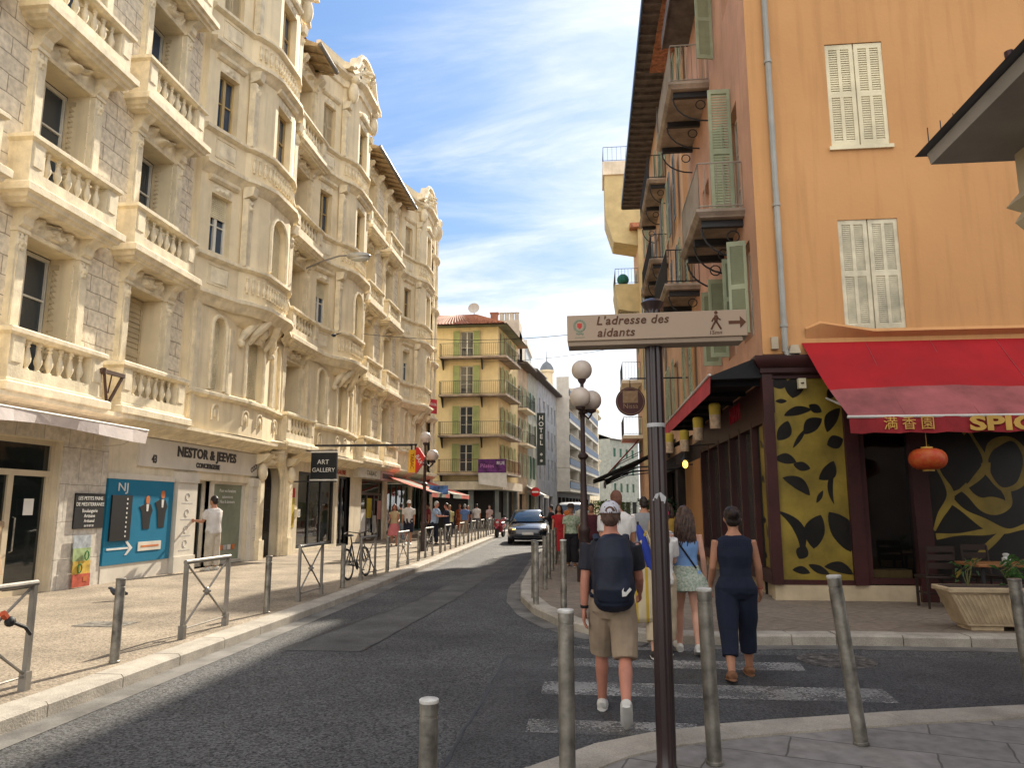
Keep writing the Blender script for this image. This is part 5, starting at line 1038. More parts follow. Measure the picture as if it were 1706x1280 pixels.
S = thing('printed_banner', 'purple and white printed banner on the first balcony of the yellow house', 'banner', (-7.6, 54.05, 0))
b = MB(); b.m = mat('purple_print', (.13, .03, .16), rough=.7, var=.4, scale=2); b.box(-.55, 1.5, -.03, 0, 4.15, 5.15); b.add([(-.5, -.04, 3.35), (1.6, -.04, 3.05), (1.52, -.03, 4.15), (-.55, -.03, 4.15)], [(0,1,2,3)], mat('white_cloth', (.72, .69, .62))); part('cloth', b, S)
text('Pilates', .4, mat('pink_letters', (.5, .2, .45)), S, 'lettering', T(.1, -.035, 4.65), .003); text('RUE', .34, WLET, S, 'lettering', T(1.1, -.035, 4.85), .003)

# cables slung across the street
for i, (y0, z0, y1, z1, lab) in enumerate(((44, 10.6, 43.2, 11.2, 'thin black cable slung across the street in front of the yellow corner house'), (29.5, 8.9, 26, 8.2, 'thin black cable crossing the street at the second storey'))):
    q = MB(); q.m = BLK; L = 16
    q.tube([(-10.0+13.1*t/L, y0+(y1-y0)*t/L, z0+(z1-z0)*t/L-.5*math.sin(math.pi*t/L)) for t in range(L+1)], .011, 4); single('overhead_cable', q, lab, 'cable')
# ---------------------------------------------------------------- bollards, barriers, lamps
CAP = mat('worn_white_cap', (.62, .60, .55), rough=.6, var=.2, scale=12)
def bollard_parts(root, h=1.05, r=.047, cap=True):
    b = MB(); b.m = STEEL; b.lathe([(r+.006, 0), (r+.006, .015), (r, .02), (r, h-.09), (r*.94, h-.088), (r*.94, h-.075), (r, h-.073), (r, h-.02)], 20); part('post', b, root)
    c = MB(); c.m = CAP if cap else STEEL; c.lathe([(r, h-.02), (r*1.06, h-.015), (r*1.06, h-.004), (r*.95, h), (.001, h+.004)], 20); part('cap', c, root)
def bollard(label, x, y, h, lx=0, ly=0, cap=True, group='steel bollards beside the viewer'):
    t = thing('bollard', label, 'bollard', (x, y, .125), 0, group); t.rotation_euler = (R(ly), R(lx), 0); bollard_parts(t, h, .047, cap); return t
bollard('short cut-down bollard nearest the viewer at the bottom edge', -.83, 3.9, .62)
bollard('pale capped upright bollard left of the sign pole', -.16, 4.55, .98)
bollard('white capped bollard right of the sign pole, in front of the woman in navy', .735, 5.05, 1.06, -1.2)
bollard('white capped bollard tilting left, on the pale kerb', 1.78, 5.55, 1.11, -5.5)
bollard('plain bollard at the far right edge by the planter', 3.34, 6.4, 1.02, -2.5, 0, False)
bollard('capped bollard standing alone on the far corner, left of the walking man', -.42, 11.2, 1.1, 0, 0, True, 'steel bollards on the right pavement')
p0 = None
for i, (x, y) in enumerate([(-.92, 12.5), (-1.02, 13.4), (-.92, 14.9), (-.96, 17.0), (-1.0, 19.2), (-1.03, 21.4), (-1.08, 23.6), (-1.13, 25.8), (-1.18, 28), (-1.23, 30.2), (-1.3, 33), (-1.4, 36)]):
    lb = 'steel bollard in the row along the right kerb, '+['nearest, at the corner', 'second from the corner', 'third from the corner', 'fourth from the corner', 'fifth from the corner', 'sixth from the corner'][i] if i < 6 else 'slim steel bollard in the far half of the right kerb row'
    if p0 is None: p0 = bollard(lb, x, y, 1.0, 0, 0, False, 'steel bollards on the right pavement')
    else: c = copy_tree(p0); c.location = (x, y, .125); c['label'] = lb
def xk(y): 
    for (x0, y0), (x1, y1) in zip(LK[:-1], LK[1:]):
        if y0 <= y <= y1: return x0+(x1-x0)*(y-y0)/(y1-y0)
    return -5.9
p1 = None
names = ['nearest', 'second', 'third', 'fourth', 'fifth', 'sixth']
for i, y in enumerate([7.53, 11.18, 14.73, 18.35, 22.2, 26.0, 29.6, 33.4, 37.2, 41, 45, 49]):
    lb = 'steel bollard between barriers on the sunny left pavement, %s from the viewer' % names[i] if i < 6 else 'steel bollard far along the sunny left kerb'
    if p1 is None: p1 = bollard(lb, xk(y)-.45, y, .84, 0, 0, False, 'steel bollards on the left pavement')
    else: c = copy_tree(p1); c.location = (xk(y)-.45, y, .125); c['label'] = lb
BST = mat('painted_grey_steel', (.26, .24, .21), rough=.5, metal=.5, var=.2)
def barrier(label, y, L):
    t = thing('pedestrian_barrier', label, 'barrier', (xk(y)-.5, y, .12), 90, 'crossed steel barriers on the left pavement')
    for x in (0, L):
        b = MB(); b.m = BST; b.box(x-.022, x+.022, -.022, .022, 0, .9); b.box(x-.035, x+.035, -.035, .035, 0, .16); part('post', b, t)
    b = MB(); b.m = BST; b.tube([(-.03, 0, .91), (L+.03, 0, .91)], .028, 10); part('rail', b, t); b = MB(); b.m = BST; b.tube([(0, 0, .12), (L, 0, .12)], .012, 6); part('rail', b, t)
    b = MB(); b.m = BST; b.tube([(.02, 0, .88), (L-.02, 0, .14)], .013, 6); b.tube([(.02, .002, .14), (L-.02, .002, .88)], .013, 6); b.lathe([(.05, -.012), (.05, .012)], 12, (L/2, 0, .51)); b.ball((L/2, 0, .51), (.055, .03, .055), 10, 6); part('cross_bracing', b, t)
    return t
b0 = barrier('grey crossed steel barrier at the left edge with a padlock strap', 5.25, 1.1)
q = MB(); q.m = mat('black_rubber', (.015, .015, .015), rough=.6); q.ball((.82, -.03, .62), (.05, .04, .045), 8, 6); q.tube([(.82, -.04, .62), (.98, -.05, .55), (1.06, -.04, .48)], .016, 6); q.tube([(.74, -.02, .7), (.78, -.02, .66)], .03, 6, mat('red_plastic', (.45, .08, .03))); part('lock_strap', q, b0)
q = None
for i, y in enumerate([8.9, 12.54, 16.18, 19.7, 23.5, 27.3, 31, 35, 38.8, 42.6]):
    lb = ['grey crossed steel barrier in front of the blue poster panel and pillars', 'grey crossed steel barrier in front of the arched door', 'grey crossed steel barrier with the bicycle behind it', 'grey crossed steel barrier just past the bicycle', 'grey crossed steel barrier beside the left globe lamp'][i] if i < 5 else 'grey steel barrier far along the left kerb, among the walkers'
    if q is None: q = barrier(lb, y, 1.08)
    else: c = copy_tree(q); c.location = (xk(y)-.5, y, .12); c['label'] = lb
# ---------------------------------------------------------------- direction sign on its fluted pole
POLE = mat('dark_brown_pole', (.028, .014, .014), rough=.32, var=.25, bump=.03, spec=.6)
S = thing('direction_sign', 'beige pedestrian direction sign box with brown lettering on a dark fluted pole', 'sign', (.42, 4.8, .12))
b = MB(); b.m = POLE
n = 48; prof = [(.066, 0), (.066, .05), (.057, .07), (.055, .2), (.053, 2.6), (.05, 2.86)]; vs = []; fs = []
for r_, z_ in prof:
    for k in range(n): t_ = 2*math.pi*k/n; rr = r_*(1+(.06*math.cos(12*t_) if z_ > .1 else 0)); vs.append((rr*math.cos(t_), rr*math.sin(t_), z_))
for i in range(len(prof)-1):
    for k in range(n): fs.append((i*n+k, i*n+(k+1) % n, (i+1)*n+(k+1) % n, (i+1)*n+k))
b.add(vs, fs); b.lathe([(.05, 2.84), (.055, 2.86), (.07, 2.885), (.075, 2.9), (.05, 2.92), (.02, 2.93), (.001, 2.935)], 24); part('pole', b, S)
b = MB(); b.m = mat('sticker_white', (.5, .5, .5), rough=.6); b.lathe([(.0585, 2.08), (.0592, 2.085), (.0592, 2.1), (.0585, 2.105)], 24); part('clamp', b, S)
b = MB(); b.m = mat('sticker_white', (.5, .5, .5)); b.add([(-.04, -.044, 1.62), (.035, -.0475, 1.6), (.045, -.043, 1.64), (.01, -.058, 1.67), (-.02, -.056, 1.66)], [(0,1,2,3,4)]); part('torn_sticker', b, S)
SB = mat('beige_sign_face', (.39, .285, .20), rough=.45, var=.04, bump=.02); BRN = mat('brown_sign_print', (.10, .035, .012), rough=.6, bump=0)
Mf = Matrix.Translation((.0, -.07, 2.72)) @ Matrix.Rotation(R(-.6), 4, 'Y')
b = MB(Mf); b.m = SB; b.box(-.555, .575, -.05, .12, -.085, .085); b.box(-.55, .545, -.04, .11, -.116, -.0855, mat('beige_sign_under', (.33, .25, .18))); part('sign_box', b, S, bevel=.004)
def st(s_, x, z, h, **k): text(s_, h, BRN, S, 'lettering', Mf @ Matrix.Translation((x, -.052, z)), .001, align='LEFT', **k)
st("L'adresse des", -.37, .04, .078, shear=.22, bold=.0012, space=1.08); st('aidants', -.365, -.038, .078, shear=.22, bold=.0012, space=1.08); st('15mn', .335, -.06, .036, shear=.1)
b = MB(Mf); b.m = BRN
b.prism([(.46, .013), (.53, .013), (.53, .042), (.567, .003), (.53, -.036), (.53, -.007), (.46, -.007)], -.0525, -.05, 'y'); part('arrow', b, S)
b = MB(Mf); b.m = BRN
def ln(pts, r_): b.tube([(x, -.0505, z) for x, z in pts], r_, 6)
b.lathe([(.011, -.001), (.011, .001)], 12, (.385, -.0505, .068)) if 0 else b.ball((.385, -.0505, .07), (.011, .002, .012), 10, 6)
ln([(.385, .052), (.382, .015)], (.011)); ln([(.382, .015), (.365, -.01), (.352, -.038)], .006); ln([(.384, .015), (.398, -.01), (.412, -.038)], .006); ln([(.384, .048), (.366, .03), (.358, .012)], .0045); ln([(.386, .048), (.4, .03), (.412, .022)], .0045); part('walking_figure', b, S)
b = MB(Mf); b.m = mat('emblem_grey_green', (.22, .24, .17), bump=0)
for i in range(18): t_ = 2*math.pi*i/18; b.ball((-.475+.034*math.cos(t_), -.0505, .015+.036*math.sin(t_)), (.009, .002, .008), 6, 4)
for i in range(4): b.ball((-.493+.012*i, -.0505, -.035-.004*(i % 2)), (.006, .002, .01), 6, 4)
b.box(-.505, -.445, -.0512, -.05, -.064, -.06); part('emblem_wreath', b, S)
b = MB(Mf); b.m = mat('emblem_red', (.5, .06, .05), bump=0); b.prism([(-.49, .03), (-.46, .03), (-.46, .008), (-.475, -.008), (-.49, .008)], -.0515, -.05, 'y'); part('emblem_shield', b, S)
# ---------------------------------------------------------------- globe lamps
GLOBE = mat('opal_globe', (.58, .50, .43), rough=.35, var=.06, bump=0, spec=.5); LAMPI = mat('brown_cast_iron', (.045, .026, .024), rough=.5, var=.2)
def globe_lamp(label, x, y, ztop, r, rz):
    t = thing('globe_lamp', label, 'street lamp', (x, y, .12), rz, 'cast iron globe lamps'); z = ztop-.12
    b = MB(); b.m = LAMPI; s = z/4.6
    b.lathe([(.17, 0), (.17, .35), (.12, .42), (.11, 1.0*s), (.135, 1.05*s), (.135, 1.12*s), (.085, 1.2*s), (.06, 2.6*s), (.115, 2.65*s), (.115, 2.7*s), (.055, 2.76*s), (.05, z-1.0), (.10, z-.98), (.06, z-.9), (.04, z-.6), (.04, z-.32), (.09, z-.25), (.1, z-.2), (.02, z-.2)], 16); part('column', b, t)
    b = MB(); b.m = LAMPI
    for a in (0, 146, 180):
        c, s_ = math.cos(R(a)), math.sin(R(a)); b.tube([(c*.05, s_*.05, z-1.0), (c*.2, s_*.2, z-1.08), (c*.3, s_*.3, z-.98), (c*.3, s_*.3, z-.9)], .022, 6); b.lathe([(.04, -.03), (.1, .0), (.11, .05), (.04, .06)], 12, (c*.3, s_*.3, z-.92))
    part('arms', b, t)
    for c in [(0, 0, z)]+[(math.cos(R(a))*.3, math.sin(R(a))*.3, z-.66) for a in (0, 146, 180)]:
        b = MB(); b.m = GLOBE; b.ball(c, r, 24, 16); part('globe', b, t)
globe_lamp('tall brown globe lamp on the right pavement beside the walking crowd', -.16, 16.5, 4.73, .23, 262)
globe_lamp('brown globe lamp on the sunny left pavement by the tobacco sign', -6.1, 27.2, 4.25, .21, 200)
# ---------------------------------------------------------------- restaurant corner: planter, table, chair, lanterns
S = thing('planter_trough', 'long ribbed cream concrete planter trough at the kerb by the restaurant', 'planter', (5.95, 10.75, .12))
PL = mat('cream_concrete', (.48, .37, .235), rough=.9, var=.15, scale=4, bump=.3, streak=.2)
b = MB(); b.m = PL; b.prism([(-1.15, .06), (1.15, .06), (1.32, .46), (1.36, .5), (1.36, .54), (-1.36, .54), (-1.36, .5), (-1.32, .46)], -.22, .22, 'y')
for i in range(44):
    x = -1.12+2.24*i/43; b.prism([(x*1.0-.013, .1), (x+.013, .1), (x*1.14+.013, .46), (x*1.14-.013, .46)], -.235, -.215, 'y')
b.box(-1.36, 1.36, -.26, -.2, .48, .545); b.box(-1.36, 1.36, .2, .26, .48, .545); b.box(-1.1, -.7, -.2, .2, -.0, .06); b.box(.7, 1.1, -.2, .2, 0, .06); part('trough', b, S, bevel=.01)
b = MB(); b.m = mat('potting_soil', (.06, .04, .03), rough=1, bump=.5); b.box(-1.3, 1.3, -.19, .19, .5, .548); part('soil', b, S)
LEAF = mat('glossy_leaf', (.05, .13, .03), rough=.45, var=.35, scale=9, bump=0)
def leafy(root, n, rad, h, seed, lw=.03, ll=.16, m=LEAF, z0=.0, name='foliage'):
    r_ = random.Random(seed); b = MB(); b.m = m
    for i in range(n):
        a = r_.uniform(0, 6.283); e = r_.uniform(.2, 1.3); l = ll*r_.uniform(.6, 1.3); p = Vector((r_.gauss(0, rad*.5), r_.gauss(0, rad*.5), z0+h*r_.random()))
        d = Vector((math.cos(a)*math.cos(e), math.sin(a)*math.cos(e), math.sin(e))); sd_ = Vector((-math.sin(a), math.cos(a), r_.uniform(-.3, .3)))*lw*r_.uniform(.7, 1.3); k = Vector((0, 0, -l*.35))
        b.add([p, p+d*l*.5+sd_, p+d*l*.5-sd_, p+d*l+k], [(0, 1, 3), (0, 3, 2)])
    return part(name, b, root, None, None, 0)
for i, (x, lab, n_) in enumerate([(4.95, 'sparse yellowing plant with thin stalks in the planter trough', 14), (5.5, 'spiky green plant in the planter trough behind the right bollard', 30), (6.3, 'broad leaved green plant in the planter trough at the right edge', 40)]):
    t = thing('potted_plant', lab, 'plant', (x, 10.75, .66)); b = MB(); b.m = mat('plant_stem', (.12, .12, .04)); rr = random.Random(i)
    for k in range(5): b.tube([(0, 0, 0), (rr.uniform(-.12, .12), rr.uniform(-.1, .1), .2), (rr.uniform(-.25, .25), rr.uniform(-.15, .15), .36)], .006, 4)
    part('stem', b, t); leafy(t, n_, .2, .32, i, (.015, .015, .06)[i], (.14, .26, .3)[i])
S = thing('cafe_table', 'brown wooden cafe table behind the planter trough', 'table', (6.45, 12.3, .12))
b = MB(); b.m = mat('varnished_wood', (.28, .12, .045), rough=.4, var=.25, scale=3); b.box(-.8, .8, -.4, .4, .7, .74); part('tabletop', b, S, bevel=.008)
for x, y in ((-.7, -.3), (.7, -.3), (.7, .3), (-.7, .3)): b = MB(); b.m = IRON; b.box(x-.02, x+.02, y-.02, y+.02, 0, .7); part('leg', b, S)
S = thing('glass_jar', 'small pale glass jar on the cafe table', 'jar', (6.2, 12.2, .86)); b = MB(); b.m = mat('pale_glass', (.5, .52, .5), rough=.1); b.lathe([(.05, 0), (.06, .02), (.06, .08), (.035, .1), (.05, .13), (.05, .14)], 14); part('body', b, S); b = MB(); b.m = WLET; b.lathe([(.02, .141), (.045, .145), (.02, .15)], 10); part('lid', b, S)
def chair(label, x, y, rz):
    t = thing('cafe_chair', label, 'chair', (x, y, .12), rz, 'dark chairs of the restaurant terrace'); m = mat('dark_chair_wood', (.03, .018, .014), rough=.5)
    for sx, sy in ((-.2, -.2), (.2, -.2)): b = MB(); b.m = m; b.box(sx-.018, sx+.018, sy-.018, sy+.018, 0, .46); part('leg', b, t)
    for sx in (-.2, .2): b = MB(); b.m = m; b.tube([(sx, .2, 0), (sx, .2, .46), (sx, .27, .95)], .02, 6); part('leg', b, t)
    b = MB(); b.m = m; b.box(-.23, .23, -.23, .23, .46, .5); part('seat', b, t, bevel=.01)
    b = MB(); b.m = m
    for z in (.62, .75, .88): b.box(-.2, .2, .215+(z-.5)*.12, .235+(z-.5)*.12, z, z+.09)
    part('backrest', b, t)
    b = MB(); b.m = m; b.box(-.2, .2, -.01, .01, .2, .23); b.box(-.21, -.19, -.2, .2, .22, .25); b.box(.19, .21, -.2, .2, .22, .25); part('stretcher', b, t)
chair('dark slatted chair facing the restaurant door, left of the wooden table', 5.45, 12.9, 180); chair('dark slatted chair at the far side of the wooden table', 6.25, 13.0, 0)
S = thing('paper_lantern', 'round red and gold paper lantern hanging under the red awning', 'lantern', (5.25, 12.3, 2.44))
b = MB(); b.m = mat('red_lantern_silk', (.42, .03, .010), rough=.5, var=.3, scale=14, col2=(.42, .11, .02), bump=.1)
vs = []; fs = []; ns = 32
for i in range(11):
    ph = math.pi*(i/10)
    for k in range(ns): t_ = 2*math.pi*k/ns; rr = (.075+.2*math.sin(ph)**.8)*(1-.03*(k % 4 == 0)); vs.append((rr*math.cos(t_), rr*math.sin(t_), -.165*math.cos(ph)))
for i in range(10):
    for k in range(ns): fs.append((i*ns+k, i*ns+(k+1) % ns, (i+1)*ns+(k+1) % ns, (i+1)*ns+k))
b.add(vs, fs); part('shade', b, S)
b = MB(); b.m = mat('gold_trim', (.5, .3, .05), rough=.4); b.lathe([(.085, -.19), (.085, -.15)], 16); b.lathe([(.085, .15), (.085, .19)], 16); b.tube([(0, 0, .19), (0, 0, .62)], .005, 4); part('trim', b, S)
for i, (x, y, z, lab) in enumerate([(2.47, 15.0, 3.48, 'yellow and white cylinder lantern nearest the restaurant corner'), (2.35, 16.5, 3.38, 'pale cylinder lantern with yellow top, second from the corner'), (2.23, 18.0, 3.25, 'yellow cylinder lantern, third under the dark canopy'), (2.0, 19.2, 3.3, 'small orange cylinder lantern, farthest under the dark canopy')]):
    t = thing('cylinder_lantern', lab, 'lantern', (x, y, z), 0, 'cylinder lanterns under the dark canopy')
    b = MB(); b.m = mat('yellow_lantern_cloth', (.5, .36, .05), rough=.7); b.lathe([(.11, .02), (.115, .22), (.09, .25)], 14); part('top_band', b, t)
    b = MB(); b.m = mat('pale_lantern_cloth', (.5, .36, .24), rough=.7, var=.2, scale=12); b.lathe([(.105, -.25), (.11, .02)], 14); part('shade', b, t)
    b = MB(); b.m = IRON; b.tube([(0, 0, .25), (0, 0, 4.0-z)], .004, 4); part('cord', b, t)
# wall lights glowing under the far canopy
AMB = bpy.data.materials.new('amber_lamp_glow'); AMB.use_nodes = True; e_ = AMB.node_tree.nodes['Principled BSDF']; e_.inputs['Base Color'].default_value = (.5, .25, .04, 1); e_.inputs['Emission Color'].default_value = (1, .55, .12, 1); e_.inputs['Emission Strength'].default_value = 1.6
t = thing('wall_lantern', 'glowing amber lantern under the black awnings', 'lantern', (2.35, 19.0, 2.75)); b = MB(); b.m = AMB; b.ball((0, 0, 0), (.07, .07, .1), 10, 8); part('glow_glass', b, t); b = MB(); b.m = IRON; b.lathe([(.12, .1), (.03, .2), (.03, .5)], 10); b.tube([(0, 0, .45), (.75, 0, .5)], .015, 5); part('bracket', b, t)
# black folding awnings and the round sign along the peach building
def slope_awning(label, y0, y1, xo, zt, zo, m, val=.25):
    a = thing('awning', label, 'awning', (XR, (y0+y1)/2, 0)); d = xo-XR; h = (y1-y0)/2
    b = MB(); b.m = m; b.add([(0, -h, zt), (d, -h, zo), (d, h, zo), (0, h, zt), (0, -h, zt-.05), (d, -h, zo-.05), (d, h, zo-.05), (0, h, zt-.05)], [(0,1,2,3), (4,5,6,7), (0,4,5,1), (3,7,6,2)]); part('canopy', b, a)
    v = MB(); v.m = m; v.add([(d-.01, -h, zo), (d-.01, h, zo), (d-.02, h, zo-val), (d-.02, -h, zo-val)], [(0,1,2,3)]); part('valance', v, a)
    f = MB(); f.m = IRON; f.tube([(d, -h, zo-.02), (d, h, zo-.02)], .03, 6)
    for yy in (-h+.2, h-.2): f.tube([(0, yy, zt-.9), (d*.55, yy, (zt+zo)/2-.3), (d, yy, zo-.03)], .025, 5)
    part('awning_arms', f, a)
BK = mat('black_awning_cloth', (.02, .018, .017), rough=.9)
slope_awning('black sloping awning over the pavement, nearest behind the sign pole', 23.4, 26.5, .1, 3.9, 2.55, BK); slope_awning('black sloping awning over the pavement, second beyond the pole', 28, 32, .55, 4.2, 2.7, BK); slope_awning('black sloping awning over the pavement, third and farthest', 34, 38, .7, 4.3, 2.8, BK)
slope_awning('dark red sloping awning beyond the black awnings', 46, 50, .9, 6.0, 3.6, mat('dark_red_cloth', (.28, .02, .02), rough=.9))
S = thing('round_sign', 'round maroon hanging shop sign with pale engraved emblem and name', 'sign', (1.31, 24, 5.05))
b = MB(); b.M = Matrix.Rotation(R(90), 4, 'X'); b.m = mat('maroon_sign', (.075, .022, .024), rough=.5, var=.1); b.lathe([(.46, -.05), (.47, 0), (.46, .05)], 32); b.tube([(.42*math.cos(i*math.pi/16), .42*math.sin(i*math.pi/16), .05) for i in range(33)], .008, 4, mat('dull_gold_print', (.33, .22, .13))); b.M = None; part('disc', b, S)
b = MB(); b.m = mat('dull_gold_print', (.33, .22, .13)); b.relief(-.24, .24, -.05, .34, -.058, .03, 5, 16, 12); part('emblem', b, S); text('Nissa', .22, mat('dull_gold_print', (.33, .22, .13)), S, 'lettering', T(0, -.06, -.16), .003)
b = MB(); b.m = IRON; b.tube([(0, 0, .46), (0, 0, .75), (1.84, 0, .75)], .025, 6); part('arm', b, S)
# plants outside the far shops on the right
for i, (x, y) in enumerate(((2.5, 27), (2.6, 31), (.5, 38), (2.0, 50), (1.2, 56))):
    t = thing('potted_shrub', ['leafy shrub in a dark pot by the peach building shopfront', 'second leafy shrub in a dark pot along the peach shopfronts', 'pale green shrub past the peach building', 'pale green shrub further past the peach building', 'yellow green shrub at the far end of the right pavement'][i], 'plant', (x, y, .12), 0, 'shrubs outside the right shops')
    b = MB(); b.m = mat('dark_pot', (.04, .035, .03)); b.lathe([(.2, 0), (.28, .5), (.3, .52), (.24, .5)], 14); part('pot', b, t)
    b = MB(); b.m = mat('plant_stem', (.12, .12, .04)); b.tube([(0, 0, .4), (.03, 0, 1.2)], .025, 5); part('stem', b, t); leafy(t, 500, .55, 1.3, 20+i, .05, .2, LEAF if i < 2 else mat('light_leaf', (.16, .24, .05), rough=.6, var=.3), .55)
# manhole and drain covers, pigeons
b = MB(); b.m = mat('rusty_cover', (.11, .10, .09), rough=.7, var=.4, scale=8, bump=.5, bs=30, speck=.6, spscale=25); b.lathe([(.42, .002), (.42, .009), (.4, .01)], 32); single('manhole_cover', b, 'round dark manhole cover in the side street by the crossing', 'manhole', (2.7, 9.05, 0))
b = MB(); b.m = mat('rusty_cover', (.06, .055, .05)); b.lathe([(.38, .002), (.38, .009), (.36, .01)], 32); single('manhole_cover', b, 'round dark manhole cover in the middle of the sunny carriageway', 'manhole', (-2.95, 25.4, 0))
b = MB(); b.m = mat('grey_cover', (.2, .18, .15), var=.3, scale=8, speck=.4, spscale=25); b.box(-.35, .35, -.22, .22, .0, .008); single('drain_cover', b, 'square grey cover set in the sunny left pavement', 'drain cover', (-6.6, 9.9, .12))
def pigeon(label, loc, rz, fly=False):
    t = thing('pigeon', label, 'bird', loc, rz); b = MB(); b.m = mat('pigeon_grey', (.05, .055, .065), rough=.7, var=.3, scale=20)
    b.tube([(-.16, 0, .10), (-.1, 0, .11), (-.03, 0, .12), (.05, 0, .14), (.09, 0, .17), (.11, 0, .2), (.14, 0, .205), (.16, 0, .2)], [(.01, .02), (.025, .04), (.055, .06), (.055, .06), (.035, .038), (.028, .028), (.022, .02), (.004, .004)], 10)
    part('body', b, t)
    for s in (-1, 1):
        w_ = MB(); w_.m = mat('pigeon_wing', (.03, .03, .035), rough=.8)
        w_.add([(.05, s*.05, .15), (-.14, s*.03, .12), (-.05, s*.06, .1), (.04, s*.055, .1)] if not fly else [(.06, s*.05, .14), (.02, s*.3, .2), (-.12, s*.22, .16), (-.08, s*.04, .12)], [(0,1,2,3)]); part('wing', w_, t)
        if not fly: l = MB(); l.m = mat('orange_print', (.6, .18, .05)); l.tube([(0, s*.02, .07), (0, s*.02, 0), (.03, s*.02, 0)], .005, 4); part('leg', l, t)
pigeon('dark pigeon walking on the sunny left pavement behind a bollard', (-8.1, 12.4, .125), 200); pigeon('dark pigeon flying close to the ornate facade', (-8.7, 24.2, 7.4), 80, True)
# ---------------------------------------------------------------- people
def fuse(mb, name, vox, smooth=4, crease=0, freq=9, seed=0, mat_=None):
    """join overlapping pieces into one continuous surface"""
    me = bpy.data.meshes.new('t'); me.from_pydata(mb.v, [], mb.f); bm = bmesh.new(); bm.from_mesh(me); bmesh.ops.recalc_face_normals(bm, faces=bm.faces); bm.to_mesh(me); bm.free()
    o = bpy.data.objects.new('t', me)
    r = o.modifiers.new('r', 'REMESH'); r.mode = 'VOXEL'; r.voxel_size = vox; r.use_smooth_shade = True
    s = o.modifiers.new('s', 'SMOOTH'); s.iterations = smooth; s.factor = .5
    out = bake(o); bpy.data.objects.remove(o); bpy.data.meshes.remove(me)
    if crease:
        n_ = len(out.vertices)*3; co = [0.0]*n_; nr = [0.0]*n_; out.vertices.foreach_get('co', co); out.vertices.foreach_get('normal', nr)
        for i in range(0, n_, 3):
            x, y, z = co[i:i+3]; k = crease*(noise.noise(Vector((x*freq, y*freq, z*freq*.55+seed*3.1)))+.5*noise.noise(Vector((x*freq*2.3+5, y*freq*2.3, z*freq*1.2+seed))))
            co[i] += nr[i]*k; co[i+1] += nr[i+1]*k; co[i+2] += nr[i+2]*k
        out.vertices.foreach_set('co', co)
    out.name = name; out.materials.clear(); out.materials.append(mat_)
    out.polygons.foreach_set('use_smooth', [True]*len(out.polygons)); out.update(); return out
SKIN = {'fair': mat('fair_skin', (.56, .30, .21), rough=.5, var=.08, scale=6, bump=.05, bs=150), 'tan': mat('tanned_skin', (.42, .20, .12), rough=.5, var=.08, scale=6, bump=.05), 'red': mat('sunburnt_skin', (.47, .20, .135), rough=.5, var=.1, scale=5, bump=.05)}
def cloth(name, col, **k):
    k.setdefault('var', .1); k.setdefault('scale', 5); return mat(name, col, rough=k.pop('rough', .9), bump=k.pop('bump', .15), bs=k.pop('bs', 180), **k)
def V(*a): return Vector(a)
TORSO = {'m': [(.80, .11, .09), (.86, .165, .115), (.93, .17, .12), (1.03, .155, .11), (1.12, .155, .112), (1.25, .175, .12), (1.35, .185, .112), (1.42, .165, .09), (1.46, .10, .068), (1.50, .062, .06)],
         'f': [(.80, .11, .09), (.86, .165, .125), (.92, .178, .13), (1.03, .135, .10), (1.12, .13, .095), (1.24, .15, .115), (1.33, .155, .105), (1.41, .14, .08), (1.45, .08, .06), (1.50, .05, .05)]}
def rings(mb, R_, sc_=1, off=0, lean=0, z0=0, z1=9):
    seg = 24; vs = []; fs = []; k = 0
    rs = [r for r in R_ if z0-.001 <= r[0] <= z1+.001]
    for z, rx, ry in rs:
        for i in range(seg): t_ = 2*math.pi*i/seg; c, s_ = math.cos(t_), math.sin(t_); vs.append(((rx+off)*math.copysign(abs(c)**.85, c), (ry+off)*math.copysign(abs(s_)**.85, s_)+lean*(z-.9), z))
    n = len(rs)
    for j in range(n-1):
        for i in range(seg): i2 = (i+1) % seg; fs.append((j*seg+i, j*seg+i2, (j+1)*seg+i2, (j+1)*seg+i))
    fs += [tuple(range(seg))[::-1], tuple((n-1)*seg+i for i in range(seg))]; mb.add(vs, fs)
def dirv(fw, ab=0): f, a = R(fw), R(ab); return V(math.sin(a)*math.cos(f), math.sin(f), -math.cos(f)*math.cos(a))
class Person: pass
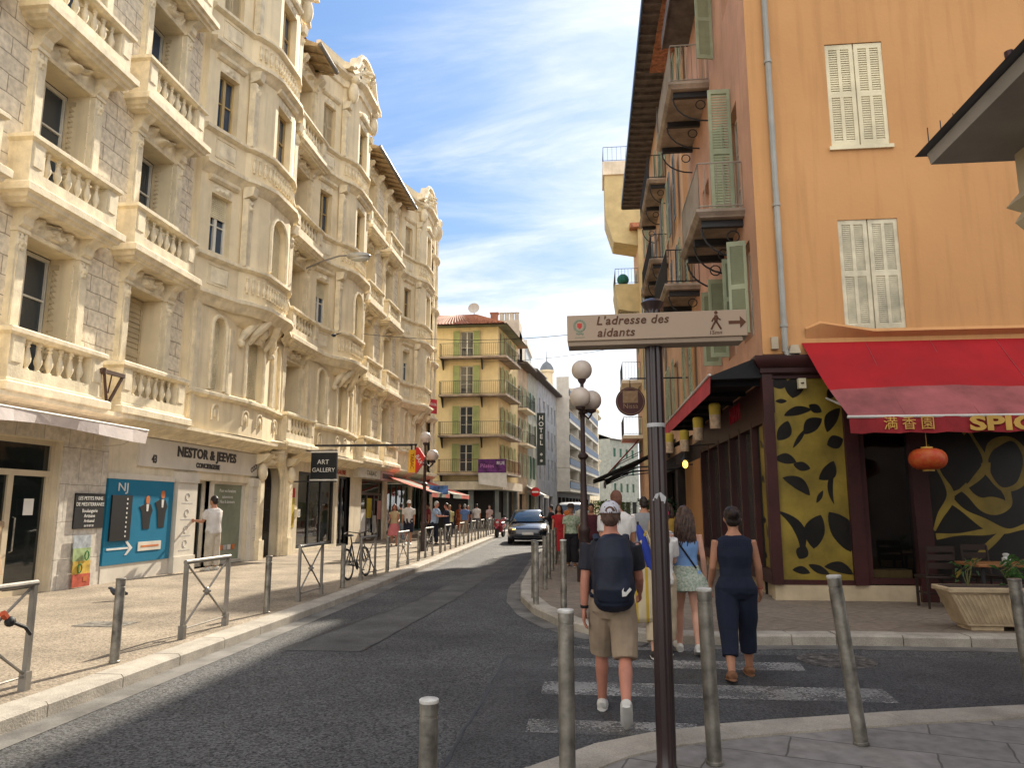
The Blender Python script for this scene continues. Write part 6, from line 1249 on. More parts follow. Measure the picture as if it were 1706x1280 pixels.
def person(label, x, y, face, H=1.72, sex='m', skin='fair', legs=((12, 8), (-12, 20)), arms=((-10, 6, 12), (10, 6, 12)), lean=.03, top=None, bottom=None, shoe=None, hair=None, vox=.011, z=.12, head=0, group=None, slim=1.0, foot_pitch=(0, 0), sole=None, seed=1, faceon=False):
    """face: heading, 0 looks down the street away from the viewer. legs: (thigh swing, knee bend), arms: (swing, spread, elbow) for left then right"""
    t = thing('person', label, 'person', (x, y, z), face, group); S_ = H/1.75; Ms = Matrix.Diagonal((S_*slim, S_, S_, 1))
    P = Person(); P.root = t; P.Ms = Ms; P.vox = vox; P.M = Ms
    J = {}
    low = 0
    for i, sx in enumerate((-1, 1)):
        sw, kb = legs[i]; hip = V(sx*.085, 0, .90); kn = hip+dirv(sw, sx*2)*.43; an = kn+dirv(sw-kb, sx*1)*.41; J[i] = (hip, kn, an)
        low = min(low, an.z-.075) if i else an.z-.075
    dz = -min(J[0][2].z, J[1][2].z)+.075
    up = V(0, 0, dz)
    def leg(mb, r, upto=1.0, a0=0.0, hipext=True):
        for i in (0, 1):
            hip, kn, an = [q+up for q in J[i]]; pts = [hip+V(0, 0, .02), hip.lerp(kn, .3), hip.lerp(kn, .7), kn, kn.lerp(an, .3), kn.lerp(an, .65), an]
            L_ = [0, .15, .36, .51, .66, .82, 1.0]; q = [(p, rr) for p, rr, l in zip(pts, r, L_) if l <= upto+.001]
            if q[-1][0] is not pts[-1] and upto < 1:
                k = len(q); f = (upto-L_[k-1])/(L_[k]-L_[k-1]); q.append((pts[k-1].lerp(pts[k], f), r[k-1]+(r[k]-r[k-1])*f))
            mb.tube([p for p, _ in q], [rr for _, rr in q], 14)
    A = {}
    for i, sx in enumerate((-1, 1)):
        sw, ab, el = arms[i]; sw_ = (.185 if sex == 'm' else .162); sh = V(sx*sw_, lean*.5, 1.40)+up; eb = sh+dirv(sw, sx*ab)*.29; wr = eb+dirv(sw+el, sx*ab*.4)*.25; A[i] = (sh, eb, wr)
    def arm(mb, r, upto=1.0, which=(0, 1)):
        for i in which:
            sh, eb, wr = A[i]; pts = [sh+V(0, 0, .0), sh.lerp(eb, .35), sh.lerp(eb, .75), eb, eb.lerp(wr, .3), eb.lerp(wr, .7), wr]; L_ = [0, .18, .38, .52, .66, .84, 1]
            q = [(p, rr) for p, rr, l in zip(pts, r, L_) if l <= upto+.001]
            mb.tube([p for p, _ in q], [rr for _, rr in q], 12)
    def torso(mb, off=0, z0=0, z1=9):
        m0 = mb.M; mb.M = Ms @ Matrix.Translation(up); rings(mb, TORSO[sex], 1, off, lean, z0, z1); mb.M = m0
    hy = lean*.62
    hc = V(0, hy+.02, 1.635)+up; P.hc = hc; P.A = A; P.J = {k: [q+up for q in v] for k, v in J.items()}; P.up = up; P.lean = lean
    Mh = Ms @ Matrix.Translation(V(0, hy+.01, 1.52)+up) @ Matrix.Rotation(R(head), 4, 'Z') @ Matrix.Translation(-(V(0, hy+.01, 1.52)+up)); P.Mh = Mh
    b = MB(Ms)
    torso(b)
    leg(b, [.088, .085, .068, .052, .056, .045, .036]) if sex == 'm' else leg(b, [.092, .09, .07, .052, .055, .042, .033])
    arm(b, [.054, .05, .044, .04, .041, .034, .027] if sex == 'm' else [.045, .042, .037, .034, .035, .03, .024])
    b.tube([V(0, lean*.5, 1.44)+up, V(0, hy, 1.52)+up, V(0, hy+.01, 1.57)+up], [.066 if sex == 'm' else .055, .058 if sex == 'm' else .048, .055], 14)
    for i in (0, 1):    # feet
        kn, an = P.J[i][1], P.J[i][2]; fd = V(0, math.cos(R(foot_pitch[i])), -math.sin(R(foot_pitch[i]))); hd = V(0, fd.z, -fd.y)
        b.tube([an-fd*.045+hd*.03, an+hd*.025, an+fd*.07+hd*.045, an+fd*.15+hd*.055], [(.034, .03), (.04, .045), (.042, .03), (.034, .018)], 12)
    hs = 1.0
    b.M = Mh; b.ball(hc, (.074*hs, .094*hs, .112*hs), 18, 14); b.ball(hc+V(0, .036, -.06), (.055, .058, .058), 14, 10); b.ball(hc+V(0, .096, -.012), (.012, .016, .022), 8, 6); b.ball(hc+V(0, .07, .03), (.05, .025, .02), 10, 6); b.ball(hc+V(0, .086, -.058), (.022, .012, .009), 8, 6)
    for s in (-1, 1): b.ball(hc+V(s*.076, -.004, -.012), (.011, .02, .03), 8, 6); b.ball(hc+V(s*.04, .062, -.03), (.022, .022, .025), 8, 6)
    b.M = Ms
    for i, sx in enumerate((-1, 1)):   # hands: palm, four curled fingers, thumb from the side
        sh, eb, wr = A[i]; d = (wr-eb).normalized(); fwd = V(0, 1, 0); w_ = (fwd-d*fwd.dot(d)).normalized(); n_ = w_.cross(d)*sx*-1
        if n_.x*sx > 0: n_ = -n_
        b.tube([wr-d*.01, wr+d*.035, wr+d*.085], [(.02, .024), (.018, .036), (.014, .038)], 12) if 0 else None
        for u in (-.028, -.01, .01, .028): b.tube([wr-d*.01+w_*u*.5, wr+d*.04+w_*u, wr+d*.088+w_*u], [.016, .0165, .0135], 8)
        for u, l in ((-.031, .062), (-.0105, .076), (.0105, .08), (.031, .07)):
            p = wr+d*.085+w_*u; b.tube([p, p+d*l*.45+n_*.008, p+d*l*.8+n_*.024, p+d*l*.92+n_*.04], [.0105, .0095, .0085, .007], 7)
        p = wr+d*.02+w_*.032; b.tube([p, p+d*.035+w_*.022+n_*.012, p+d*.068+w_*.026+n_*.022], [.015, .0115, .008], 7)
    link('body', fuse(b, 'body', vox, 3, 0, mat_=SKIN[skin]), t)
    P.torso, P.leg, P.arm = torso, leg, arm
    if top: top(P)
    if bottom: bottom(P)
    if shoe:
        for i in (0, 1):
            an = P.J[i][2]; fd = V(0, math.cos(R(foot_pitch[i])), -math.sin(R(foot_pitch[i]))); hd = V(0, fd.z, -fd.y); s = MB(Ms); s.m = shoe
            s.tube([an-fd*.075+hd*.03, an-fd*.04+hd*.022, an+fd*.05+hd*.03, an+fd*.12+hd*.045, an+fd*.19+hd*.05], [(.034, .03), (.045, .05), (.047, .044), (.046, .03), (.03, .018)], 14)
            so = MB(Ms); so.m = sole or mat('white_sole', (.6, .58, .54), rough=.7)
            c = [an-fd*.08+hd*.062, an+fd*.06+hd*.062, an+fd*.2+hd*.06]; so.tube([c[0], c[0]+fd*.03, c[1], c[1]+fd*.08, c[2]], [(.03, .012), (.042, .014), (.046, .014), (.047, .014), (.02, .01)], 12)
            sh_ = part('shoe', s, t, None, None, 60); link('sole', so.mesh('sole', 60), sh_)
    if hair: hair(P)
    if faceon:
        e = MB(Mh); e.m = mat('dark_eyes', (.02, .015, .012), rough=.2)
        for s in (-1, 1): e.ball(hc+V(s*.03, .083, .008), (.012, .01, .007), 8, 6); part('eye', e, t, None, None, 60) if s > 0 else None
        m_ = MB(Mh); m_.m = mat('lips', (.36, .10, .08), rough=.5); m_.ball(hc+V(0, .096, -.058), (.022, .006, .007), 8, 6); part('mouth', m_, t, None, None, 60)
    return P
def piece(P, name, build, m, off=0, crease=.0085, vox=None, freq=9, smooth=4, parent=None, head=False):
    b = MB(P.Mh if head else P.Ms); build(b); return link(name, fuse(b, name, vox or P.vox, smooth, crease, freq, len(name), m), parent or P.root)
def shirt(m, sleeve=.38, hem=.93, loose=.014, name='shirt', neck=1.46):
    def f(P):
        def bd(b):
            P.torso(b, loose, hem-.08, neck)
            if sleeve: P.arm(b, [.062+loose*.6, .062+loose*.6, .058+loose*.5, .05+loose, .05+loose, .042+loose, .036+loose], sleeve)
        piece(P, name, bd, m)
    return f
def trousers(m, upto=.5, loose=.018, name='shorts', flare=0):
    def f(P):
        def bd(b):
            P.torso(b, loose*.7, .8, 1.03); P.leg(b, [.1+loose*.5, .1+loose*.5, .085+loose*.9+flare*.3, .068+loose+flare*.6, .066+loose+flare, .058+loose+flare, .05+loose+flare], upto)
        piece(P, name, bd, m)
    return f
def skirt(m, hem=.5, flare=.1, name='skirt', folds=9, top=1.03):
    def f(P):
        b = MB(P.Ms); b.m = m; seg = 56; vs = []; fs = []; rows = 14
        for j in range(rows+1):
            t_ = j/rows; z = top+(hem-top)*t_; k = min(1, t_*2.2); rx = .145+.045*k+flare*t_; ry = .108+.035*k+flare*.8*t_
            for i in range(seg):
                a = 2*math.pi*i/seg; q = 1+.06*t_*math.sin(folds*a+1.3*math.sin(3*a)); p = V(rx*q*math.cos(a), ry*q*math.sin(a)+P.lean*(z-.9), z)+P.up; vs.append(p)
        for j in range(rows):
            for i in range(seg): i2 = (i+1) % seg; fs.append((j*seg+i, j*seg+i2, (j+1)*seg+i2, (j+1)*seg+i))
        b.add(vs, fs); part(name, b, P.root, None, None, 70)
    return f
def both(*fs):
    def f(P):
        for g_ in fs: g_(P)
    return f
def hair_(m, kind='short', length=.3, seed=3, strands=60):
    def f(P):
        c = P.hc
        def bd(b):
            b.ball(c+V(0, -.012, .022), (.083, .098, .108), 18, 12); b.ball(c+V(0, -.05, -.02), (.076, .062, .075), 14, 10)
            if kind == 'bun': b.ball(c+V(0, -.12, .045), (.05, .045, .05), 12, 8); b.ball(c+V(0, -.085, .03), (.06, .05, .06), 12, 8)
            if kind in ('long', 'wavy'):
                b.tube([c+V(0, -.04, .03), c+V(0, -.075, -.08), c+V(0, -.1, -.08-length*.5), c+V(0, -.09, -.08-length)], [(.08, .07), (.1, .055), (.12, .045), (.085, .03)], 16)
                for s in (-1, 1): b.tube([c+V(s*.07, .0, .03), c+V(s*.088, -.02, -.08), c+V(s*.1, -.04, -.08-length*.4)], [.03, .035, .02], 8)
        h = piece(P, 'hair', bd, m, crease=.007, freq=26 if kind != 'short' else 40, smooth=2, head=True)
        if kind in ('bun', 'short') and P.vox < .0105:
            r_ = random.Random(seed); b = MB(P.Mh); b.m = m
            for i in range(170):
                a = r_.uniform(0, 6.283); e = r_.uniform(-.5, 1.3); p = V(.084*math.cos(e)*math.cos(a), -.014+.1*math.cos(e)*math.sin(a), .02+.109*math.sin(e)); tg = (V(0, -.12, .05)-p).normalized() if kind == 'bun' else V(-.3*math.sin(a), -.2, -1).normalized()
                if p.y > .03 and p.z < .06: continue
                l = r_.uniform(.03, .06); b.tube([c+p*.985, c+p*1.02+tg*l*.5+V(r_.gauss(0, .004), 0, r_.gauss(0, .004)), c+p*1.005+tg*l], [.004, .0035, .001], 4)
            link('strand', b.mesh('strand', 60), h)
        if kind in ('long', 'wavy') and strands:
            r_ = random.Random(seed); b = MB(P.Mh); b.m = m
            for i in range(strands):
                a = r_.uniform(-2.0, 2.0)-math.pi/2; rx = .088*math.cos(a); ry = -.05-.045*abs(math.sin(a)); pts = [c+V(rx*.8, ry*.7+.01, .07)]
                L = length*r_.uniform(.75, 1.12); ph = r_.random()*6
                for k in range(1, 7): t_ = k/6; pts.append(c+V(rx*(1+.45*t_)+.014*math.sin(ph+t_*7), ry-.05*math.sin(math.pi*t_*.8)+.01*math.cos(ph+t_*6), .03-.08*t_-L*t_))
                b.tube(pts, [.012, .013, .012, .011, .009, .007, .003], 5)
            link('strand', b.mesh('strand', 60), h)
    return f
def cap_(m, front=1, brim=None, opening=False):
    def f(P):
        c = P.hc
        b = MB(P.Mh); b.m = m; seg = 28; vs = []; fs = []
        for j in range(9):
            ph = R(-6+96*j/8)
            for i in range(seg): a = 2*math.pi*i/seg; vs.append(c+V(.088*math.cos(ph)*math.cos(a), .108*math.cos(ph)*math.sin(a)-.004, .035+.096*math.sin(ph)))
        for j in range(8):
            for i in range(seg): i2 = (i+1) % seg; fs.append((j*seg+i, j*seg+i2, (j+1)*seg+i2, (j+1)*seg+i))
        b.add(vs, fs); b.ball(c+V(0, -.004, .13), (.01, .01, .006), 8, 5)
        o = part('cap', b, P.root, None, None, 60)
        b = MB(P.Mh); b.m = brim or m; pts = [(math.cos(R(a))*.085, math.sin(R(a))*.1) for a in range(20, 161, 10)]; out = [(math.cos(R(a))*.092, .02+math.sin(R(a))*.17) for a in range(20, 161, 10)]
        vs = [c+V(x_, y_*front, .03) for x_, y_ in pts]+[c+V(x_, y_*front, .012) for x_, y_ in out]; n = len(pts)
        b.add(vs, [(i, i+1, n+i+1, n+i) for i in range(n-1)]); link('brim', b.mesh('brim'), o)
        if opening:
            b = MB(P.Mh); b.m = mat('hair_under_cap', (.16, .08, .05)); q = [c+V(.042*math.cos(R(a)), -.1105+.006*abs(math.cos(R(a))), .038+.042*math.sin(R(a))) for a in range(0, 181, 15)]; b.add(q, [tuple(range(len(q)))]); link('cap_opening', b.mesh('cap_opening'), o)
    return f
def hat_(m):
    def f(P):
        b = MB(P.Mh); b.m = m; c = P.hc; b.lathe([(.17, .04), (.175, .045), (.1, .055), (.095, .1), (.085, .14), (.05, .155), (.001, .157)], 24, c); part('hat', b, P.root)
    return f
NAVY = cloth('navy_cotton', (.014, .018, .036)); NAVY2 = cloth('navy_jersey', (.010, .014, .032)); KHAKI = cloth('khaki_cotton', (.30, .225, .155)); WHITE = cloth('white_cotton', (.62, .59, .56)); BLACKC = cloth('black_cotton', (.014, .013, .016)); DENIM = cloth('pale_denim', (.20, .25, .30), scale=14, var=.25)
SNEAK = cloth('white_sneaker', (.62, .60, .55), rough=.6); DKH = mat('dark_brown_hair', (.022, .013, .010), rough=.45, var=.4, scale=30, bump=.3, bs=90); BRH = mat('brown_hair', (.065, .032, .02), rough=.42, var=.45, scale=24, bump=.3, bs=90); BLH = mat('blonde_hair', (.40, .25, .11), rough=.45, var=.4, scale=24, bump=.3, bs=90); GYH = mat('grey_hair', (.42, .40, .38), rough=.6); RDH = mat('auburn_hair', (.16, .06, .03), rough=.5, var=.4, scale=24)
# --- the crossing group
P = person('man in khaki shorts, white cap and large navy backpack, walking away', .16, 6.5, -3, 1.76, 'm', 'red', legs=((19, 6), (-21, 28)), arms=((-8, 7, 10), (16, 8, 40)), top=shirt(cloth('charcoal_cotton', (.022, .023, .032)), .42, .92), bottom=trousers(KHAKI, .50, .028), shoe=SNEAK, hair=both(hair_(mat('cropped_hair', (.12, .07, .05)), 'short'), cap_(cloth('pale_cap', (.56, .55, .6)), 1, None, True)), vox=.0075, z=0.0, foot_pitch=(0, 48), lean=.05)
b = MB(P.Ms); u = P.up
w = P.A[0][2]; e_ = P.A[0][1]; d = (w-e_).normalized(); b.m = BLACKC; b.tube([w-d*.035, w-d*.012], [.034, .033], 14); part('watch', b, P.root)
BPK = thing('backpack', 'big navy backpack with small white mark on the back of the man in the cap', 'backpack', (.16, 6.5, 0), -3)
NAVP = mat('navy_nylon', (.008, .012, .028), rough=.62, var=.2, scale=7, bump=.12, bs=60)
def bpk(b):
    b.tube([u+V(.02, -.17, .92), u+V(.02, -.205, .95), u+V(.02, -.215, 1.1), u+V(.02, -.205, 1.3), u+V(.015, -.165, 1.43), u+V(.01, -.11, 1.465)], [(.14, .07), (.16, .1), (.168, .115), (.16, .1), (.13, .07), (.09, .035)], 24)
    b.tube([u+V(.02, -.28, .97), u+V(.02, -.3, 1.06), u+V(.02, -.28, 1.16)], [(.13, .035), (.14, .04), (.12, .03)], 18)
bm_ = MB(P.Ms); bpk(bm_); link('bag', fuse(bm_, 'bag', .008, 4, .006, 7, 2, NAVP), BPK)
b = MB(P.Ms); b.m = NAVP
for s in (-1, 1): b.tube([u+V(s*.11, -.1, 1.44), u+V(s*.125, .0, 1.475), u+V(s*.13, .11, 1.4), u+V(s*.15, .14, 1.2), u+V(s*.17, .02, 1.02), u+V(s*.15, -.1, .98)], [(.03, .012)]*6, 8)
part('strap', b, BPK)
b = MB(P.Ms); b.m = WLET; q = [(.09, 1.03), (.12, 1.035), (.165, 1.085), (.15, 1.1), (.12, 1.065), (.1, 1.07), (.105, 1.1), (.088, 1.075)]; b.prism([(x_, z_+u.z-.02) for x_, z_ in q], -.341, -.33, 'y'); part('printed_mark', b, BPK)
P = person('woman in sleeveless navy top and cropped navy trousers with pinned up dark hair', 1.46, 8.05, -2, 1.70, 'f', 'tan', legs=((-13, 10), (14, 6)), arms=((4, 8, 34), (8, 12, 14)), top=shirt(NAVY2, .06, .94, .012, 'blouse', 1.45), bottom=trousers(NAVY2, .80, .016, 'trousers'), shoe=mat('tan_sandal', (.26, .12, .06), rough=.6), sole=mat('tan_sandal', (.26, .12, .06)), hair=hair_(DKH, 'bun'), vox=.0085, z=0, foot_pitch=(8, 0), slim=1.12)
b = MB(P.Ms); b.m = mat('dotted_lace', (.02, .028, .055), rough=.9); rr = 0
for j in range(5):
    for i in range(13): x_ = -.12+.02*i; b.ball(P.up+V(x_, -.083-.03*math.cos(x_*9)+P.lean*.45, 1.335+.02*j), (.005, .004, .005), 6, 4)
part('lace_yoke', b, P.root)
b = MB(P.Ms); b.m = mat('red_bracelet', (.35, .05, .05)); w, e_ = P.A[1][2], P.A[1][1]; d = (w-e_).normalized(); b.tube([w-d*.02, w-d*.01], [.029, .029], 12); part('bracelet', b, P.root)
FLOR = mat('floral_print', (.50, .50, .42), rough=.9, var=.6, scale=38, bump=.1, col2=(.14, .22, .16))
P = person('woman with long brown hair, light blue top and short floral ruffled shorts', 1.12, 9.35, -6, 1.70, 'f', 'fair', legs=((8, 4), (-10, 14)), arms=((12, 5, 55), (-4, 9, 20)), top=shirt(cloth('light_blue_cotton', (.17, .30, .55)), 0, .93, .01, 'tank_top', 1.36), bottom=both(trousers(FLOR, .22, .02), skirt(FLOR, .74, .085, 'ruffle', 17, 1.0)), shoe=SNEAK, hair=hair_(BRH, 'wavy', .36, 4, 130), vox=.009, z=.0, foot_pitch=(0, 20))
b = MB(P.Ms); b.m = BLACKC; b.tube([P.up+V(-.13, -.02, 1.42), P.up+V(-.1, -.11, 1.33), P.up+V(.02, -.125, 1.15), P.up+V(.12, -.1, 1.0)], [(.012, .004)]*4, 6); part('shoulder_strap', b, P.root)
STR = mat('striped_jersey', (.6, .58, .55), rough=.9, bump=.1); t_ = STR.node_tree; bs_ = [n for n in t_.nodes if n.type == 'BSDF_PRINCIPLED'][0]; wv = N(t_, 'ShaderNodeTexWave', bands_direction='Z'); wv.inputs['Scale'].default_value = 9; wv.inputs['Distortion'].default_value = .4; g_ = N(t_, 'ShaderNodeNewGeometry'); t_.links.new(g_.outputs['Position'], wv.inputs['Vector']); r_ = N(t_, 'ShaderNodeMapRange'); r_.inputs['From Min'].default_value = .55; r_.inputs['From Max'].default_value = .7; t_.links.new(wv.outputs['Fac'], r_.inputs['Value']); mm_ = N(t_, 'ShaderNodeMix', data_type='RGBA'); mm_.inputs[6].default_value = (.58, .56, .53, 1); mm_.inputs[7].default_value = (.16, .16, .19, 1); t_.links.new(r_.outputs[0], mm_.inputs['Factor']); t_.links.new(mm_.outputs[2], bs_.inputs['Base Color'])
person('person in grey striped T-shirt, pink cap and denim shorts, behind the sign pole', .90, 9.75, 4, 1.68, 'f', 'fair', legs=((10, 6), (-8, 12)), arms=((-6, 6, 20), (10, 7, 30)), top=shirt(STR, .4, .93, .02), bottom=trousers(DENIM, .3, .02), shoe=SNEAK, hair=both(hair_(BRH, 'short'), cap_(cloth('pink_cap', (.55, .05, .14)))), vox=.011, z=.0)
P = person('blonde woman in white blouse beside the striped tote bag, ahead of the man', .78, 9.05, 0, 1.66, 'f', 'fair', legs=((-6, 14), (12, 4)), arms=((-2, 10, 30), (20, 6, 60)), top=shirt(WHITE, .4, .93, .025, 'blouse'), bottom=trousers(cloth('cream_linen', (.48, .38, .26)), .85, .03, 'trousers'), shoe=mat('dark_shoe', (.03, .025, .025), rough=.6), hair=hair_(BLH, 'long', .34, 5, 110), vox=.01, z=0)
TOTE = mat('cream_canvas', (.50, .41, .25), rough=.95, bump=.2, bs=160); t_ = TOTE.node_tree; bs_ = [n for n in t_.nodes if n.type == 'BSDF_PRINCIPLED'][0]; wv = N(t_, 'ShaderNodeTexWave', bands_direction='X'); wv.inputs['Scale'].default_value = 2.6; wv.inputs['Phase Offset'].default_value = 2.2; g_ = N(t_, 'ShaderNodeTexCoord'); t_.links.new(g_.outputs['Object'], wv.inputs['Vector']); r_ = N(t_, 'ShaderNodeMapRange'); r_.inputs['From Min'].default_value = .8; r_.inputs['From Max'].default_value = .86; t_.links.new(wv.outputs['Fac'], r_.inputs['Value']); mm_ = N(t_, 'ShaderNodeMix', data_type='RGBA'); mm_.inputs[6].default_value = (.52, .43, .28, 1); mm_.inputs[7].default_value = (.45, .29, .03, 1); t_.links.new(r_.outputs[0], mm_.inputs['Factor']); t_.links.new(mm_.outputs[2], bs_.inputs['Base Color'])
BG = thing('tote_bag', 'cream tote bag with yellow stripes hanging beside the man with the backpack', 'bag', (.60, 8.95, .40), 0)
b = MB(); b.tube([(0, 0, 0), (0, 0, .05), (0, 0, .35), (.0, 0, .62)], [(.17, .06), (.2, .09), (.19, .08), (.165, .05)], 24); link('bag', fuse(b, 'bag', .012, 3, .014, 6, 3, TOTE), BG)
b = MB(); b.m = TOTE
for y_ in (-.05, .05): b.tube([(-.1, y_, .6), (-.06, y_, .85), (.03, y_*.5, 1.02), (.09, y_, .85), (.1, y_, .6)], [(.018, .006)]*5, 6)
part('strap', b, BG)
UM = thing('folded_umbrella', 'royal blue folded umbrella sticking out of the striped tote bag', 'umbrella', (.57, 8.95, .99), 0); b = MB(); b.m = cloth('royal_blue_nylon', (.015, .04, .30), rough=.6); b.tube([(.12, .0, 0), (.05, 0, .22), (-.01, 0, .42), (-.03, 0, .5)], [.05, .055, .045, .02], 12); part('canopy', b, UM); b = MB(); b.m = BLACKC; b.tube([(-.03, 0, .5), (-.035, 0, .54)], .012, 8); part('ferrule', b, UM)
person('man with cropped brown hair in white T-shirt, beyond the man in the cap', .36, 10.9, 3, 1.80, 'm', 'tan', legs=((8, 6), (-10, 14)), top=shirt(WHITE, .42, .9, .02), bottom=trousers(NAVY, .52, .03), shoe=SNEAK, hair=hair_(mat('cropped_brown_hair', (.14, .06, .035), rough=.7), 'short'), vox=.011, z=.12)
# --- walkers coming the other way on the right pavement
GRP = mat('green_white_print', (.52, .52, .42), rough=.9, var=.6, scale=16, col2=(.1, .2, .09))
person('woman in dark hat, white and green patterned blouse and black trousers, facing the viewer', -.55, 20.6, 178, 1.63, 'f', 'tan', legs=((8, 6), (-8, 10)), top=shirt(GRP, .5, .95, .03, 'blouse'), bottom=trousers(BLACKC, .95, .03, 'trousers', .02), shoe=mat('tan_sandal', (.26, .12, .06)), hair=both(hair_(DKH, 'short'), hat_(cloth('dark_straw', (.05, .035, .03)))), vox=.012, faceon=True)
person('woman in long red dress with dark hair, facing the viewer', -.95, 22.3, 182, 1.64, 'f', 'tan', legs=((6, 4), (-6, 8)), top=both(shirt(cloth('red_cotton', (.42, .02, .025)), .3, .95, .02, 'dress_top'), skirt(cloth('red_cotton', (.42, .02, .025)), .32, .1, 'dress_skirt')), shoe=mat('tan_sandal', (.26, .12, .06)), hair=hair_(DKH, 'long', .2, 6, 40), vox=.013, faceon=True)
person('young man in black sweatshirt looking at his hands beside the car', -1.75, 33.5, 95, 1.74, 'm', 'tan', legs=((4, 2), (-4, 4)), arms=((30, 6, 75), (30, 6, 75)), top=shirt(BLACKC, .98, .9, .03, 'sweatshirt'), bottom=trousers(BLACKC, .95, .025, 'trousers'), shoe=SNEAK, hair=hair_(DKH, 'short'), vox=.016, z=.02)
person('person in orange top walking far down the right pavement', -1.2, 40, 175, 1.7, 'f', 'tan', top=shirt(cloth('orange_cotton', (.5, .15, .04)), .4, .93, .02), bottom=trousers(NAVY, .95, .02, 'trousers'), shoe=SNEAK, hair=hair_(DKH, 'short'), vox=.018)
person('person in maroon jacket standing close behind the right globe lamp', .0, 19.2, 170, 1.66, 'm', 'tan', top=shirt(cloth('maroon_cotton', (.07, .015, .022)), .95, .85, .03, 'jacket'), bottom=trousers(BLACKC, .95, .03, 'trousers'), shoe=mat('dark_shoe', (.03, .025, .025)), hair=hair_(DKH, 'short'), vox=.014, faceon=True)
# --- left pavement
person('man in white T-shirt and pale trousers at the glass door of the concierge shop', -9.55, 18.35, 75, 1.84, 'm', 'tan', legs=((2, 2), (-2, 3)), arms=((25, 8, 70), (10, 6, 20)), top=shirt(WHITE, .42, .9, .03), bottom=trousers(cloth('pale_linen', (.48, .43, .35)), .95, .03, 'trousers'), shoe=SNEAK, hair=hair_(DKH, 'short'), vox=.012)
person('person in a long tan dress in the first shop doorway at the left edge', -9.7, 11.3, 250, 1.66, 'f', 'tan', legs=((2, 2), (-2, 3)), top=both(shirt(cloth('tan_linen', (.36, .25, .15)), .3, .95, .03, 'dress_top'), skirt(cloth('tan_linen', (.36, .25, .15)), .5, .1, 'dress_skirt')), shoe=mat('tan_sandal', (.26, .12, .06)), hair=hair_(BRH, 'short'), vox=.013)
person('woman in pink skirt and beige top with curly auburn hair before the cafe', -8.1, 30.6, 190, 1.68, 'f', 'red', legs=((4, 3), (-6, 8)), arms=((5, 8, 60), (5, 8, 60)), top=shirt(cloth('beige_cotton', (.45, .34, .2)), .3, .96, .015), bottom=skirt(cloth('rose_pink_cotton', (.55, .17, .18)), .42, .08), shoe=mat('tan_sandal', (.26, .12, .06)), hair=hair_(RDH, 'wavy', .2, 8, 30), vox=.014, faceon=True)
person('man in white T-shirt, dark shorts and white cap with rucksack straps before the cafe', -7.75, 31.6, 185, 1.84, 'm', 'tan', legs=((5, 3), (-6, 8)), top=shirt(WHITE, .42, .88, .025), bottom=trousers(NAVY, .5, .035), shoe=SNEAK, hair=both(hair_(DKH, 'short'), cap_(WHITE)), vox=.014, faceon=True)
person('white haired man in light blue shirt leaning forward by the left globe lamp', -6.55, 31.2, 262, 1.80, 'm', 'red', legs=((6, 4), (-6, 6)), arms=((30, 6, 60), (30, 6, 60)), lean=.12, top=shirt(cloth('light_blue_shirt', (.30, .40, .56)), .5, .9, .03), bottom=trousers(NAVY, .95, .03, 'trousers'), shoe=mat('dark_shoe', (.03, .025, .025)), hair=hair_(GYH, 'short'), vox=.014, faceon=True)
person('person in dark navy jacket talking to the man in light blue', -6.15, 31.9, 95, 1.72, 'm', 'red', legs=((4, 2), (-5, 4)), arms=((35, 6, 70), (35, 6, 70)), top=shirt(NAVY, .97, .88, .035, 'jacket'), bottom=trousers(NAVY, .95, .03, 'trousers'), shoe=mat('dark_shoe', (.03, .025, .025)), hair=hair_(BRH, 'short'), vox=.015, faceon=True)
person('woman in orange patterned dress walking past the cafe awnings', -7.9, 45, 180, 1.74, 'f', 'red', top=both(shirt(cloth('orange_print_cotton', (.46, .13, .05), var=.4, scale=12), .4, .95, .02, 'dress_top'), skirt(cloth('orange_print_cotton', (.46, .13, .05)), .35, .06, 'dress_skirt')), shoe=SNEAK, hair=hair_(BLH, 'short'), vox=.018, faceon=True)
person('person in black top beside the woman in the orange dress', -7.55, 46, 175, 1.66, 'f', 'red', top=shirt(BLACKC, .4, .93, .02), bottom=trousers(NAVY, .7, .02, 'trousers'), shoe=SNEAK, hair=hair_(BLH, 'short'), vox=.018, faceon=True)
person('person in white shirt seen from behind at the far left corner', -7.25, 47.5, 10, 1.76, 'm', 'tan', top=shirt(WHITE, .5, .9, .03), bottom=trousers(cloth('grey_cotton', (.12, .12, .13)), .95, .02, 'trousers'), shoe=SNEAK, hair=hair_(DKH, 'short'), vox=.018)
person('person in pale top far down the left pavement by the red scooter', -6.9, 51, 180, 1.7, 'f', 'fair', top=shirt(cloth('pale_pink_cotton', (.5, .36, .34)), .4, .93, .02), bottom=trousers(DENIM, .95, .02, 'trousers'), shoe=SNEAK, hair=hair_(BRH, 'short'), vox=.018)

